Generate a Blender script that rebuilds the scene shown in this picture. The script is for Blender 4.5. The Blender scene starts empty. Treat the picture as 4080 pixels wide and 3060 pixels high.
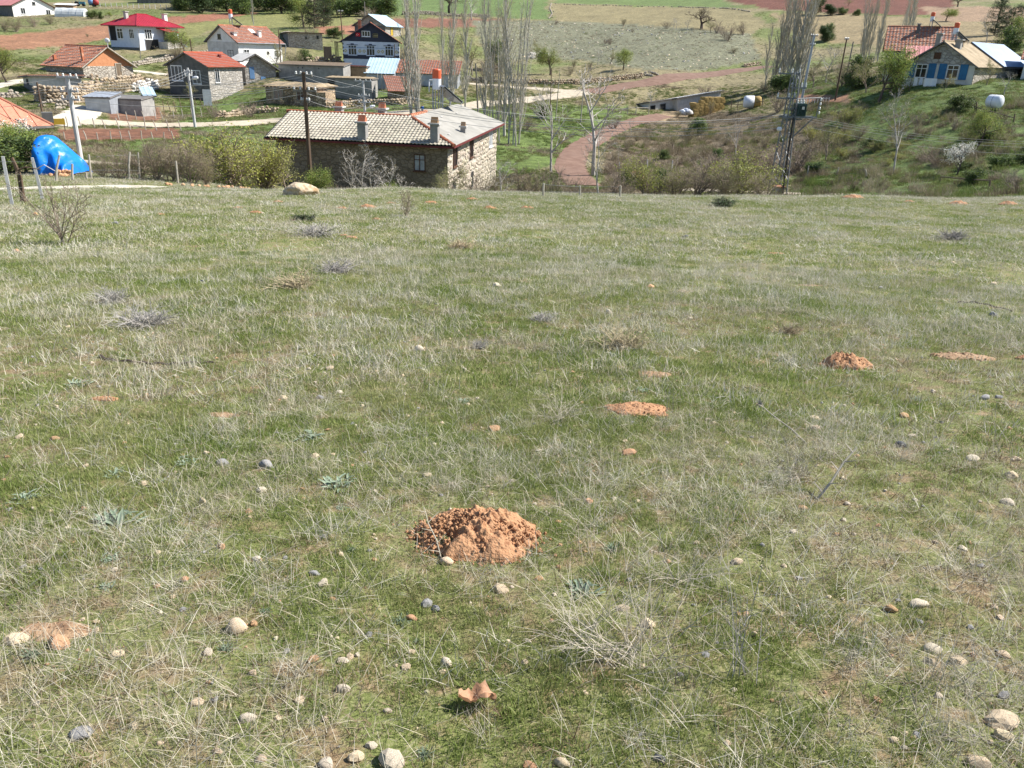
import bpy, bmesh, math, random
import numpy as np
from mathutils import Matrix, Vector, Euler, noise as mnoise

random.seed(7)
RNG = np.random.default_rng(11)
R = math.radians
SC = bpy.context.scene
COL = SC.collection

# ------------------------------------------------------------------ camera, sky, sun, exposure
FPX = 3120.0                                   # focal length in photo pixels (4080 wide)
PITCH, ROLL, EYE = R(23.1), R(1.75), 1.6
CAM_M = Matrix.Rotation(R(90) - PITCH, 3, 'X') @ Matrix.Rotation(ROLL, 3, 'Z')
cam_d = bpy.data.cameras.new('camera')
cam = bpy.data.objects.new('camera', cam_d)
COL.objects.link(cam)
cam.location = (0, 0, EYE)
cam.rotation_euler = CAM_M.to_euler()
cam_d.sensor_width = 36.0
cam_d.lens = 36.0 * FPX / 4080.0
cam_d.clip_start = 0.05
cam_d.clip_end = 4000
SC.camera = cam

SUN_AZ, SUN_EL = 74.0, 44.0                    # clockwise from +Y (view direction), elevation
wd = bpy.data.worlds.new('World')
SC.world = wd
wd.use_nodes = True
nt = wd.node_tree
nt.nodes.clear()
sky = nt.nodes.new('ShaderNodeTexSky')
sky.sky_type = 'NISHITA'
sky.sun_disc = False
sky.sun_elevation = R(SUN_EL)
sky.sun_rotation = R(SUN_AZ)
sky.altitude = 1100
sky.air_density = 1.0
sky.dust_density = 0.7
bg = nt.nodes.new('ShaderNodeBackground')
bg.inputs['Strength'].default_value = 0.09
wo = nt.nodes.new('ShaderNodeOutputWorld')
nt.links.new(sky.outputs[0], bg.inputs[0])
nt.links.new(bg.outputs[0], wo.inputs[0])

sd = bpy.data.lights.new('sun', 'SUN')
sd.energy = 5.0
sd.angle = R(0.53)
sd.color = (1.0, 0.95, 0.87)
sun = bpy.data.objects.new('sun', sd)
COL.objects.link(sun)
_s = Vector((math.sin(R(SUN_AZ)) * math.cos(R(SUN_EL)), math.cos(R(SUN_AZ)) * math.cos(R(SUN_EL)), math.sin(R(SUN_EL))))
sun.rotation_euler = _s.to_track_quat('Z', 'Y').to_euler()

SC.view_settings.view_transform = 'Standard'
SC.view_settings.look = 'None'
SC.view_settings.gamma = 1.0
SC.view_settings.exposure = 0.98
SC.view_settings.use_curve_mapping = False
SC.cycles.max_bounces = 6
SC.cycles.diffuse_bounces = 3
SC.cycles.transparent_max_bounces = 6
SC.cycles.use_adaptive_sampling = True

# ------------------------------------------------------------------ pixel helpers
def ray(px, py):
    d = CAM_M @ Vector(((px - 2040) / FPX, -(py - 1530) / FPX, -1.0))
    return d
def at(px, py, D):
    """point along the pixel's ray at horizontal distance D"""
    d = ray(px, py)
    k = D / math.hypot(d.x, d.y)
    return Vector((d.x * k, d.y * k, EYE + d.z * k))
def proj(p):
    q = CAM_M.transposed() @ (Vector(p) - Vector((0, 0, EYE)))
    return (2040 + FPX * q.x / -q.z, 1530 - FPX * q.y / -q.z)
def depth(p):
    return -(CAM_M.transposed() @ (Vector(p) - Vector((0, 0, EYE)))).z
def azd(az):
    """unit vector for azimuth az (deg clockwise from +Y)"""
    return Vector((math.sin(R(az)), math.cos(R(az)), 0))
def smooth(a, b, x):
    t = np.clip((x - a) / (b - a), 0, 1)
    return t * t * (3 - 2 * t)

# ------------------------------------------------------------------ value noise (numpy)
_perm = RNG.random((256, 256))
def vnoise(x, y):
    xi = np.floor(x).astype(int); yi = np.floor(y).astype(int)
    fx = x - xi; fy = y - yi
    fx = fx * fx * (3 - 2 * fx); fy = fy * fy * (3 - 2 * fy)
    a = _perm[xi & 255, yi & 255]; b = _perm[(xi + 1) & 255, yi & 255]
    c = _perm[xi & 255, (yi + 1) & 255]; d = _perm[(xi + 1) & 255, (yi + 1) & 255]
    return (a * (1 - fx) + b * fx) * (1 - fy) + (c * (1 - fx) + d * fx) * fy
def fbm(x, y, o=4):
    s = 0; a = 0.5; t = 0
    for i in range(o):
        s = s + a * vnoise(x * 2 ** i + 17.3 * i, y * 2 ** i + 9.1 * i); t += a; a *= 0.5
    return s / t

# ------------------------------------------------------------------ terrain: thin-plate surface through (pixel, distance) samples
SLOPE = 0.12
ctrl = [
 (-500,742,33),(0,752,34),(300,748,34.5),(600,752,35.5),(900,757,37),(1200,764,38),(1600,771,39),(2040,775,39.5),(2500,779,40),(3000,782,41),(3500,784,42),(4080,788,42),(4600,792,42),
 (0,705,41),(300,697,42.5),(600,690,46),(700,676,53),(500,655,60),(500,600,68),(500,550,78),(500,492,92),(900,490,93),(900,600,73),(1080,570,82),(100,600,60),(50,520,76),(60,440,96),(100,402,106),(300,440,96),
 (-500,640,48),(-500,500,75),(-500,400,105),
 (1200,800,47),(1500,840,50),(1840,850,52),(1700,800,64),(2040,790,58),(2200,765,62),(2300,700,72),(2300,600,88),(2400,520,105),(2200,480,108),(2100,390,128),(1700,440,105),(1300,470,96),(1200,415,114),(1450,400,120),(1500,720,64),(1300,640,72),(1500,560,85),
 (2600,770,60),(2700,690,76),(2700,600,94),(2700,500,117),(2720,452,130),(3000,440,122),(3000,600,88),(3000,690,74),(3110,778,60),(3400,772,57),(3400,700,68),(3400,600,80),(3400,480,92),(3400,420,105),(3800,782,55),(3800,700,64),(3800,600,73),(3800,500,80),(3965,440,86),(3700,362,96),(4080,420,88),(4080,300,112),(4080,700,62),(3600,345,110),(3612,352,101),(3868,342,99),(3760,352,97),(3950,330,101),(4600,420,88),(4600,700,60),(4600,200,150),
 (844,408,121),(960,285,138),(1100,300,131),(1250,290,140),(1480,295,142),(337,312,126),(560,204,172),(700,205,170),(1180,172,165),(1500,140,190),(1700,320,136),(1900,340,139),(2200,350,140),(2600,300,156),(3000,270,174),(3200,300,152),(3600,250,140),(3500,330,116),(-500,300,126),(-500,180,180),
 (0,200,165),(200,200,168),(200,130,215),(-500,90,240),(100,62,268),(300,30,300),(600,30,292),(300,-40,420),(900,60,262),(900,10,330),(1200,60,262),(1600,60,252),(1500,0,340),(2200,230,190),(2200,90,262),(2200,20,350),(2820,112,236),(2800,30,340),(3000,100,262),(3000,20,330),(3300,60,292),(3300,200,200),(3700,90,262),(3700,20,350),(4080,130,232),(4080,30,330),(4600,60,300),
]
for px in (-600, 200, 1000, 1800, 2600, 3400, 4200, 4700):
    ctrl += [(px, -90, 540), (px, -190, 800), (px, -230, 1300)]
_P = [at(*c) for c in ctrl]
_pts = [(p.x, p.y, p.z) for p in _P]
for a in np.linspace(-60, 60, 9):
    for D in (0.5, 2, 6, 12, 20, 28):
        x, y = D * math.sin(R(a)), D * math.cos(R(a))
        _pts.append((x, y, -SLOPE * y))
_pts = np.array(_pts)
def _uv(x, y):
    return np.stack([np.clip(np.arctan2(x, y), -1.1, 1.1) * 2.2, np.log(np.hypot(x, y) + 4.0)], -1)
_U = _uv(_pts[:, 0], _pts[:, 1])
def _k(d2):
    return 0.5 * d2 * np.log(d2 + 1e-12)
_N = len(_U)
_A = np.zeros((_N + 3, _N + 3))
_A[:_N, :_N] = _k(((_U[:, None] - _U[None]) ** 2).sum(-1)) + np.eye(_N) * 2e-4
_A[:_N, _N] = 1; _A[:_N, _N + 1:] = _U
_A[_N, :_N] = 1; _A[_N + 1:, :_N] = _U.T
_W = np.linalg.solve(_A, np.concatenate([_pts[:, 2], [0, 0, 0]]))
def tps(x, y):
    u = _uv(x, y)
    out = np.empty(len(u))
    for i in range(0, len(u), 20000):
        v = u[i:i + 20000]
        out[i:i + 20000] = _k(((v[:, None] - _U[None]) ** 2).sum(-1)) @ _W[:_N] + _W[_N] + v @ _W[_N + 1:]
    return out
def zfull(x, y):
    D = np.hypot(x, y)
    az = np.abs(np.degrees(np.arctan2(x, y)))
    plane = -SLOPE * np.clip(y, -60, 60)
    w = smooth(24, 34, D) * (1 - smooth(70, 110, az))
    z = plane * (1 - w) + tps(x, y) * w
    near = 0.05 * (fbm(x * 0.9, y * 0.9, 3) - 0.5) + 0.035 * (fbm(x * 3.1 + 5, y * 3.1, 3) - 0.5)
    far = 0.9 * (fbm(x * 0.11 + 3, y * 0.11, 4) - 0.5) * smooth(46, 75, D)
    return z + near + far
GAZ = np.concatenate([np.arange(-180, -50, 5.0), np.arange(-50, 50.01, 0.25), np.arange(55, 180.1, 5.0)])
GD = np.exp(np.linspace(math.log(0.35), math.log(1290.0), 430))
_gx = GD[None] * np.sin(np.radians(GAZ))[:, None]
_gy = GD[None] * np.cos(np.radians(GAZ))[:, None]
GZ = zfull(_gx.ravel(), _gy.ravel()).reshape(_gx.shape)
GZ[-1] = GZ[0]
def zt(x, y):
    x = np.asarray(x, float); y = np.asarray(y, float)
    D = np.clip(np.hypot(x, y), GD[0], GD[-1] * 0.999)
    az = np.degrees(np.arctan2(x, y))
    i = np.clip(np.searchsorted(GAZ, az) - 1, 0, len(GAZ) - 2)
    t = (az - GAZ[i]) / (GAZ[i + 1] - GAZ[i])
    lf = (np.log(D) - math.log(GD[0])) / (math.log(GD[-1]) - math.log(GD[0])) * (len(GD) - 1)
    j = np.clip(lf.astype(int), 0, len(GD) - 2)
    s = (D - GD[j]) / (GD[j + 1] - GD[j])
    return (GZ[i, j] * (1 - t) + GZ[i + 1, j] * t) * (1 - s) + (GZ[i, j + 1] * (1 - t) + GZ[i + 1, j + 1] * t) * s
def z1(x, y):
    return float(zt(np.array([x]), np.array([y]))[0])
_march = np.exp(np.linspace(math.log(0.8), math.log(1200), 2600))
def gp(px, py, Dmin=0.8):
    """where the pixel's ray first meets the ground beyond Dmin"""
    d = ray(px, py)
    k = 1.0 / math.hypot(d.x, d.y)
    Ds = _march[_march >= Dmin]
    zr = EYE + d.z * k * Ds
    zg = zt(d.x * k * Ds, d.y * k * Ds)
    hit = np.nonzero(zr <= zg)[0]
    D = Ds[hit[0]] if len(hit) else Ds[-1]
    x, y = d.x * k * D, d.y * k * D
    return Vector((x, y, z1(x, y)))
def ground(x, y):
    return Vector((x, y, z1(x, y)))

# ------------------------------------------------------------------ mesh helpers
class MB:
    def __init__(s):
        s.v = []; s.f = []; s.m = []; s.mi = 0
    def add(s, vs, fs):
        n = len(s.v)
        s.v += [tuple(v) for v in vs]
        s.f += [tuple(i + n for i in f) for f in fs]
        s.m += [s.mi] * len(fs)
        return s
    def box(s, x0, x1, y0, y1, z0, z1_, M=None):
        vs = [(x0,y0,z0),(x1,y0,z0),(x1,y1,z0),(x0,y1,z0),(x0,y0,z1_),(x1,y0,z1_),(x1,y1,z1_),(x0,y1,z1_)]
        if M is not None: vs = [M @ Vector(v) for v in vs]
        return s.add(vs, [(3,2,1,0),(4,5,6,7),(0,1,5,4),(1,2,6,5),(2,3,7,6),(3,0,4,7)])
    def prism(s, poly, dvec):
        """extrude a closed 3-D polygon by dvec"""
        n = len(poly); d = Vector(dvec)
        vs = [Vector(p) for p in poly] + [Vector(p) + d for p in poly]
        fs = [tuple(range(n))[::-1], tuple(range(n, 2 * n))] + [(i, (i + 1) % n, n + (i + 1) % n, n + i) for i in range(n)]
        return s.add(vs, fs)
    def tube(s, pts, rad, sides=6, cap=True):
        pts = [Vector(p) for p in pts]
        if not hasattr(rad, '__len__'): rad = [rad] * len(pts)
        n0 = len(s.v); vs = []
        for i, p in enumerate(pts):
            t = (pts[min(i + 1, len(pts) - 1)] - pts[max(i - 1, 0)])
            if t.length < 1e-9: t = Vector((0, 0, 1))
            t.normalize()
            a = t.cross(Vector((0.31, 0.95, 0.02)) if abs(t.y) < 0.9 else Vector((1, 0, 0))).normalized()
            b = t.cross(a)
            for k in range(sides):
                w = 2 * math.pi * k / sides
                vs.append(p + (a * math.cos(w) + b * math.sin(w)) * rad[i])
        fs = []
        for i in range(len(pts) - 1):
            for k in range(sides):
                k2 = (k + 1) % sides
                fs.append((i * sides + k, i * sides + k2, (i + 1) * sides + k2, (i + 1) * sides + k))
        if cap:
            fs.append(tuple(range(sides))[::-1]); L = (len(pts) - 1) * sides
            fs.append(tuple(range(L, L + sides)))
        return s.add(vs, fs)
    def lathe(s, prof, sides=16, M=None):
        """prof: list of (r, z)"""
        vs = []
        for r, z in prof:
            for k in range(sides):
                w = 2 * math.pi * k / sides
                vs.append(Vector((r * math.cos(w), r * math.sin(w), z)))
        if M is not None: vs = [M @ v for v in vs]
        fs = []
        for i in range(len(prof) - 1):
            for k in range(sides):
                k2 = (k + 1) % sides
                fs.append((i * sides + k, i * sides + k2, (i + 1) * sides + k2, (i + 1) * sides + k))
        fs.append(tuple(range(sides))[::-1]); L = (len(prof) - 1) * sides
        fs.append(tuple(range(L, L + sides)))
        return s.add(vs, fs)
    def mesh(s, name, mats, shade=False):
        me = bpy.data.meshes.new(name)
        me.from_pydata(s.v, [], s.f)
        if not isinstance(mats, (list, tuple)): mats = [mats]
        for m in mats: me.materials.append(m)
        if len(mats) > 1: me.polygons.foreach_set('material_index', s.m)
        if shade: me.polygons.foreach_set('use_smooth', [True] * len(me.polygons))
        me.update()
        return me
    def build(s, name, mats, parent=None, shade=False):
        return link(name, s.mesh(name, mats, shade), parent)
def link(name, me, parent=None, loc=None, rot=None, scale=None):
    o = bpy.data.objects.new(name, me)
    COL.objects.link(o)
    if parent is not None: o.parent = parent
    if loc is not None: o.location = loc
    if rot is not None: o.rotation_euler = rot
    if scale is not None: o.scale = scale if hasattr(scale, '__len__') else (scale,) * 3
    return o
def tag(o, label=None, cat=None, group=None, kind=None):
    if label: o['label'] = label
    if cat: o['category'] = cat
    if group: o['group'] = group
    if kind: o['kind'] = kind
    return o
def thing(name, label, cat, loc=(0, 0, 0), rotz=0, group=None):
    o = bpy.data.objects.new(name, None)
    COL.objects.link(o)
    o.empty_display_size = 0.2
    o.location = loc; o.rotation_euler = (0, 0, rotz)
    return tag(o, label, cat, group)
def copy_tree(o, parent=None):
    c = o.copy(); COL.objects.link(c); c.parent = parent
    for ch in list(o.children): copy_tree(ch, c)
    return c

# ------------------------------------------------------------------ materials
def srgb(r, g, b):
    f = lambda c: (c / 255 / 12.92) if c / 255 <= 0.04045 else ((c / 255 + 0.055) / 1.055) ** 2.4
    return (f(r), f(g), f(b))
def new_mat(name):
    m = bpy.data.materials.new(name); m.use_nodes = True
    t = m.node_tree
    return m, t, t.nodes['Principled BSDF']
def mat(name, c1, c2=None, scale=3.0, rough=0.85, bump=0.0, bscale=None, metal=0.0, detail=5, coords='Object', stretch=(1, 1, 1), c3=None, contrast=(0.35, 0.65), rand=0.0, transl=0.0, bdist=0.02):
    m, t, b = new_mat(name)
    N, L = t.nodes, t.links
    b.inputs['Roughness'].default_value = rough
    b.inputs['Metallic'].default_value = metal
    b.inputs['Specular IOR Level'].default_value = 0.3
    if c2 is None: c2 = tuple(c * 0.75 for c in c1)
    if coords == 'World':
        g = N.new('ShaderNodeNewGeometry'); src = g.outputs['Position']
    else:
        g = N.new('ShaderNodeTexCoord'); src = g.outputs[coords]
    mp = N.new('ShaderNodeMapping'); mp.inputs['Scale'].default_value = stretch
    L.new(src, mp.inputs[0])
    n = N.new('ShaderNodeTexNoise'); n.inputs['Scale'].default_value = scale; n.inputs['Detail'].default_value = detail; n.inputs['Roughness'].default_value = 0.62
    L.new(mp.outputs[0], n.inputs['Vector'])
    r = N.new('ShaderNodeValToRGB')
    r.color_ramp.elements[0].position = contrast[0]; r.color_ramp.elements[1].position = contrast[1]
    r.color_ramp.elements[0].color = (*c1, 1); r.color_ramp.elements[1].color = (*c2, 1)
    if c3 is not None:
        e = r.color_ramp.elements.new((contrast[0] + contrast[1]) / 2); e.color = (*c3, 1)
    L.new(n.outputs[0], r.inputs[0])
    col = r.outputs[0]
    if rand > 0:
        oi = N.new('ShaderNodeObjectInfo'); hs = N.new('ShaderNodeHueSaturation')
        mr = N.new('ShaderNodeMapRange'); mr.inputs['To Min'].default_value = 1 - rand; mr.inputs['To Max'].default_value = 1 + rand
        L.new(oi.outputs['Random'], mr.inputs['Value']); L.new(mr.outputs[0], hs.inputs['Value'])
        ml = N.new('ShaderNodeMath'); ml.operation = 'MULTIPLY_ADD'; ml.inputs[1].default_value = 0.05 * min(1, rand * 3); ml.inputs[2].default_value = 0.5 - 0.025 * min(1, rand * 3)
        fr = N.new('ShaderNodeMath'); fr.operation = 'FRACT'; m7 = N.new('ShaderNodeMath'); m7.operation = 'MULTIPLY'; m7.inputs[1].default_value = 7.31
        L.new(oi.outputs['Random'], m7.inputs[0]); L.new(m7.outputs[0], fr.inputs[0]); L.new(fr.outputs[0], ml.inputs[0]); L.new(ml.outputs[0], hs.inputs['Hue'])
        L.new(col, hs.inputs['Color']); col = hs.outputs[0]
    L.new(col, b.inputs['Base Color'])
    if bump > 0:
        n2 = N.new('ShaderNodeTexNoise'); n2.inputs['Scale'].default_value = bscale or scale * 4; n2.inputs['Detail'].default_value = 4
        L.new(mp.outputs[0], n2.inputs['Vector'])
        bp = N.new('ShaderNodeBump'); bp.inputs['Strength'].default_value = bump; bp.inputs['Distance'].default_value = bdist
        L.new(n2.outputs[0], bp.inputs['Height']); L.new(bp.outputs[0], b.inputs['Normal'])
    if transl > 0:
        tr = N.new('ShaderNodeBsdfTranslucent'); L.new(col, tr.inputs[0])
        mx = N.new('ShaderNodeMixShader'); mx.inputs[0].default_value = transl
        out = N['Material Output']
        L.new(b.outputs[0], mx.inputs[1]); L.new(tr.outputs[0], mx.inputs[2]); L.new(mx.outputs[0], out.inputs[0])
    return m

# ================================================================== GROUND
def inpoly(px, py, poly):
    c = np.zeros(px.shape, bool); n = len(poly)
    for i in range(n):
        x0, y0 = poly[i]; x1, y1 = poly[(i + 1) % n]
        if y0 == y1: continue
        k = ((y0 > py) != (y1 > py)) & (px < (x1 - x0) * (py - y0) / (y1 - y0) + x0)
        c ^= k
    return c
REG = [  # colour, pixel outline, nearest distance
 ((.12,.165,.05), [(1900,430),(2500,420),(2450,560),(2250,640),(1900,760)], 46),
 ((.10,.14,.045), [(3150,330),(4300,250),(4300,820),(3150,820)], 46),
 ((.15,.12,.08), [(2420,560),(2600,480),(2900,445),(3250,470),(3330,560),(3200,690),(2900,760),(2400,770)], 46),
 ((.115,.16,.05), [(700,380),(1600,330),(1650,480),(600,640),(250,570),(700,500)], 46),
 ((.28,.15,.09), [(-500,200),(0,141),(430,97),(470,99),(455,150),(300,176),(0,206),(-500,270)], 120),
 ((.28,.13,.085), [(640,74),(720,64),(1000,48),(1030,52),(900,76),(700,98),(640,100)], 150),
 ((.2,.2,.08), [(690,106),(900,74),(1200,48),(1420,55),(1410,100),(1100,114),(980,112),(830,124),(740,160)], 140),
 ((.28,.14,.09), [(1260,104),(1420,98),(1420,135),(1270,138)], 150),
 ((.2,.1,.07), [(1560,72),(2000,76),(2000,106),(1560,112)], 150),
 ((.12,.17,.06), [(1350,-320),(1350,30),(1480,58),(1800,60),(2110,76),(2188,78),(2180,30),(2196,-320)], 200),
 ((.13,.175,.065), [(2204,-320),(2206,12),(2400,20),(2960,33),(2880,0),(2860,-320)], 200),
 ((.22,.19,.105), [(2196,15),(2960,36),(3060,85),(2990,142),(2780,127),(2600,106),(2212,88)], 180),
 ((.17,.172,.115), [(1880,85),(2200,82),(2600,104),(2990,136),(3030,235),(2800,282),(2500,272),(2300,236),(1950,236)], 150),
 ((.14,.062,.045), [(2890,-320),(2892,0),(3060,35),(3240,48),(3640,62),(3800,50),(3800,-320)], 200),
 ((.25,.2,.115), [(3060,52),(3300,57),(3640,66),(3900,92),(4300,105),(4300,165),(3500,185),(3200,155)], 160),
 ((.27,.19,.125), [(3660,26),(4300,30),(4300,92),(3740,85)], 180),
 ((.17,.085,.055), [(225,513),(720,511),(722,552),(250,562)], 60),
 ((.3,.23,.145), [(2680,432),(2900,442),(2640,480),(2500,500)], 80),
 ((.25,.14,.09), [(3190,376),(3390,380),(3385,412),(3160,406)], 80),
 ((.19,.105,.07), [(430,440),(640,430),(650,480),(430,488)], 60),
]
_x = _gx.ravel(); _y = _gy.ravel(); _z = GZ.ravel(); _D = np.hypot(_x, _y)
_cm = np.array(CAM_M.transposed())
_q = _cm @ np.stack([_x, _y, _z - EYE])
_ok = _q[2] < -0.01
_px = np.where(_ok, 2040 + FPX * _q[0] / np.where(_ok, -_q[2], 1), -9999)
_py = np.where(_ok, 1530 - FPX * _q[1] / np.where(_ok, -_q[2], 1), -9999)
_jx = _px + 26 * (fbm(_x * 0.2, _y * 0.2, 3) - 0.5); _jy = _py + 9 * (fbm(_x * 0.25 + 40, _y * 0.25, 3) - 0.5)
gc = np.ones((len(_x), 4))
n0 = fbm(_x * 0.06, _y * 0.06, 4)[:, None]
gc[:, :3] = np.array([.14, .165, .06]) * (1 - smooth(.4, .6, n0)) + np.array([.22, .19, .11]) * smooth(.4, .6, n0)
for c, poly, dm in REG:
    k = inpoly(_jx, _jy, poly) & (_D > dm) & _ok
    gc[k, :3] = c
n1 = fbm(_x * 0.35 + 9, _y * 0.35, 4)[:, None]
gc[:, :3] *= 0.72 + 0.56 * n1
gc[:, 3] = 1 - smooth(38, 48, _D)
nA, nD = _gx.shape
V = np.stack([_x, _y, _z], -1)
cz = GZ[:, 0].mean()
V = np.concatenate([V, [[0, 0, cz]]])
ia = np.arange(nA - 1)[:, None]; jd = np.arange(nD - 1)[None]
q = np.stack([ia * nD + jd, ia * nD + jd + 1, (ia + 1) * nD + jd + 1, (ia + 1) * nD + jd], -1).reshape(-1, 4)
faces = [tuple(f) for f in q[:, ::-1].tolist()] if False else q.tolist()
faces += [[len(V) - 1, i * nD, (i + 1) * nD] for i in range(nA - 1)]
gme = bpy.data.meshes.new('ground')
gme.from_pydata(V.tolist(), [], faces)
ca = gme.color_attributes.new('Col', 'FLOAT_COLOR', 'POINT')
ca.data.foreach_set('color', np.concatenate([gc, [[.2, .2, .1, 1]]]).ravel().astype(np.float32))
gme.polygons.foreach_set('use_smooth', [True] * len(gme.polygons))
gme.update()

m, t, b = new_mat('ground_soil_and_turf')
N, L = t.nodes, t.links
b.inputs['Roughness'].default_value = 0.95; b.inputs['Specular IOR Level'].default_value = 0.15
at_ = N.new('ShaderNodeAttribute'); at_.attribute_name = 'Col'
geo = N.new('ShaderNodeNewGeometry')
def nz(scale, det=5, rough=0.6):
    n = N.new('ShaderNodeTexNoise'); n.inputs['Scale'].default_value = scale; n.inputs['Detail'].default_value = det; n.inputs['Roughness'].default_value = rough
    L.new(geo.outputs['Position'], n.inputs['Vector']); return n.outputs[0]
def ramp(src, stops):
    r = N.new('ShaderNodeValToRGB'); e = r.color_ramp.elements
    e[0].position, e[0].color = stops[0][0], (*stops[0][1], 1)
    e[1].position, e[1].color = stops[-1][0], (*stops[-1][1], 1)
    for p, c in stops[1:-1]:
        k = e.new(p); k.color = (*c, 1)
    L.new(src, r.inputs[0]); return r.outputs[0]
def mixc(fac, a, c, mode='MIX'):
    x = N.new('ShaderNodeMix'); x.data_type = 'RGBA'; x.blend_type = mode
    if isinstance(fac, float): x.inputs[0].default_value = fac
    else: L.new(fac, x.inputs[0])
    for s, v in ((6, a), (7, c)):
        if isinstance(v, tuple): x.inputs[s].default_value = (*v, 1)
        else: L.new(v, x.inputs[s])
    return x.outputs[2]
soil = ramp(nz(38, 6, 0.7), [(.3, (.13, .08, .045)), (.5, (.25, .18, .105)), (.7, (.38, .31, .2))])
turf = ramp(nz(60, 6, 0.7), [(.32, (.07, .085, .025)), (.5, (.15, .175, .055)), (.68, (.3, .27, .16))])
msk = ramp(nz(5.0, 6, 0.65), [(.36, (0, 0, 0)), (.5, (1, 1, 1))])
mead = mixc(msk, soil, turf)
mead = mixc(ramp(nz(0.35, 4), [(.4, (0, 0, 0)), (.62, (1, 1, 1))]), mead, mixc(0.35, mead, (.22, .19, .11)))
fv = ramp(nz(1.3, 7, 0.72), [(.3, (.45, .45, .45)), (.5, (.95, .95, .95)), (.72, (1.6, 1.55, 1.45))])
far = mixc(1.0, at_.outputs['Color'], fv, 'MULTIPLY')
col = mixc(at_.outputs['Alpha'], far, mead)
L.new(col, b.inputs['Base Color'])
bp = N.new('ShaderNodeBump'); bp.inputs['Strength'].default_value = 0.7; bp.inputs['Distance'].default_value = 0.02
L.new(nz(45, 5, 0.7), bp.inputs['Height'])
bp2 = N.new('ShaderNodeBump'); bp2.inputs['Strength'].default_value = 0.8; bp2.inputs['Distance'].default_value = 0.25
L.new(nz(1.7, 6, 0.7), bp2.inputs['Height'])
nm = N.new('ShaderNodeMix'); nm.data_type = 'VECTOR'
L.new(at_.outputs['Alpha'], nm.inputs[0]); L.new(bp2.outputs[0], nm.inputs[4]); L.new(bp.outputs[0], nm.inputs[5])
L.new(nm.outputs[1], b.inputs['Normal'])
gme.materials.append(m)
g_o = link('ground', gme)
tag(g_o, 'sloping grassy meadow and rising farmland beyond the village', None, None, 'structure')

# ------------------------------------------------------------------ roads and tracks draped over the ground
def catmull(P, n=12):
    P = [Vector(p) for p in P]; out = []
    Q = [P[0] * 2 - P[1]] + P + [P[-1] * 2 - P[-2]]
    for i in range(1, len(Q) - 2):
        for k in range(n):
            s = k / n
            out.append(0.5 * ((2 * Q[i]) + (Q[i + 1] - Q[i - 1]) * s + (2 * Q[i - 1] - 5 * Q[i] + 4 * Q[i + 1] - Q[i + 2]) * s * s + (3 * Q[i] - Q[i - 1] - 3 * Q[i + 1] + Q[i + 2]) * s ** 3))
    out.append(P[-1]); return out
ROADS = []
def ribbon(name, label, pix, width, material, Dmin=0.8, lift=0.05, strips=((-1, 1),)):
    P = [gp(px, py, Dmin) for px, py in pix]
    C = catmull([Vector((p.x, p.y, 0)) for p in P])
    Lr = [0]
    for i in range(1, len(C)): Lr.append(Lr[-1] + (C[i] - C[i - 1]).length)
    n = max(8, int(Lr[-1] / 0.7)); S = np.linspace(0, Lr[-1], n)
    xs = np.interp(S, Lr, [c.x for c in C]); ys = np.interp(S, Lr, [c.y for c in C])
    ROADS.append((xs, ys, width))
    mb = MB()
    tx = np.gradient(xs); ty = np.gradient(ys); l = np.hypot(tx, ty) + 1e-9; tx /= l; ty /= l
    for a, bb in strips:
        K = 7; base = len(mb.v); vs = []
        for i in range(n):
            wj = width * 0.5 * (0.86 + 0.28 * float(fbm(np.array([S[i] * 0.7 + 3]), np.array([2.2]), 3)[0]))
            wj2 = width * 0.5 * (0.86 + 0.28 * float(fbm(np.array([S[i] * 0.7 + 31]), np.array([7.2]), 3)[0]))
            for k in range(K):
                u = a + (bb - a) * k / (K - 1)
                o = u * (wj if u < 0 else wj2)
                x, y = xs[i] - ty[i] * o, ys[i] + tx[i] * o
                vs.append((x, y, z1(x, y) + lift * (1 - 0.6 * (abs(u) > 0.97))))
        fs = [(i * K + k, (i + 1) * K + k, (i + 1) * K + k + 1, i * K + k + 1) for i in range(n - 1) for k in range(K - 1)]
        fs = [f[::-1] for f in fs]
        mb.add(vs, fs)
    o = mb.build(name, material, None, True)
    return tag(o, label, None, None, 'structure')
M_gravel = mat('pale_gravel', (.50, .44, .34), (.36, .3, .22), 1.6, coords='World', bump=.4, bscale=20)
M_red_track = mat('red_earth_track', (.15, .085, .06), (.215, .135, .098), 1.1, coords='World', bump=.4, bscale=12)
M_chalk = mat('chalky_stone_path', (.62, .57, .48), (.4, .36, .28), 6, coords='World', bump=.6, bscale=30)
ribbon('gravel_road', 'pale gravel village road running behind the tiled stone house', [(290,489),(450,495),(620,497),(900,492),(1110,480),(1350,470),(1560,455),(1720,443),(1860,428),(2010,408),(2180,390),(2330,368)], 3.4, M_gravel, 60)
ribbon('gravel_road', 'pale gravel branch road meeting the red road below the rubble wall', [(1860,332),(2000,343),(2120,352),(2230,362),(2350,366)], 3.0, M_gravel, 100)
ribbon('dirt_road', 'reddish dirt road climbing past the grey scrub hillside', [(2340,367),(2480,346),(2600,327),(2750,303),(2900,287),(3060,264)], 4.4, M_red_track, 110)
ribbon('dirt_track', 'red two-rut track curving up to the hay barn', [(2330,740),(2290,700),(2275,655),(2300,600),(2380,548),(2470,505),(2560,478),(2650,462)], 3.0, M_red_track, 56, 0.06)
ribbon('stone_path', 'chalky white stone path along the top of the meadow', [(-60,756),(60,752),(200,748),(330,746),(470,744),(600,746),(660,748)], 1.5, M_chalk, 20, 0.03)
ribbon('footpath', 'pale path behind the hedge of thin shrubs', [(330,652),(430,655),(560,660),(700,664),(830,668)], 2.6, M_gravel, 48)
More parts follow.
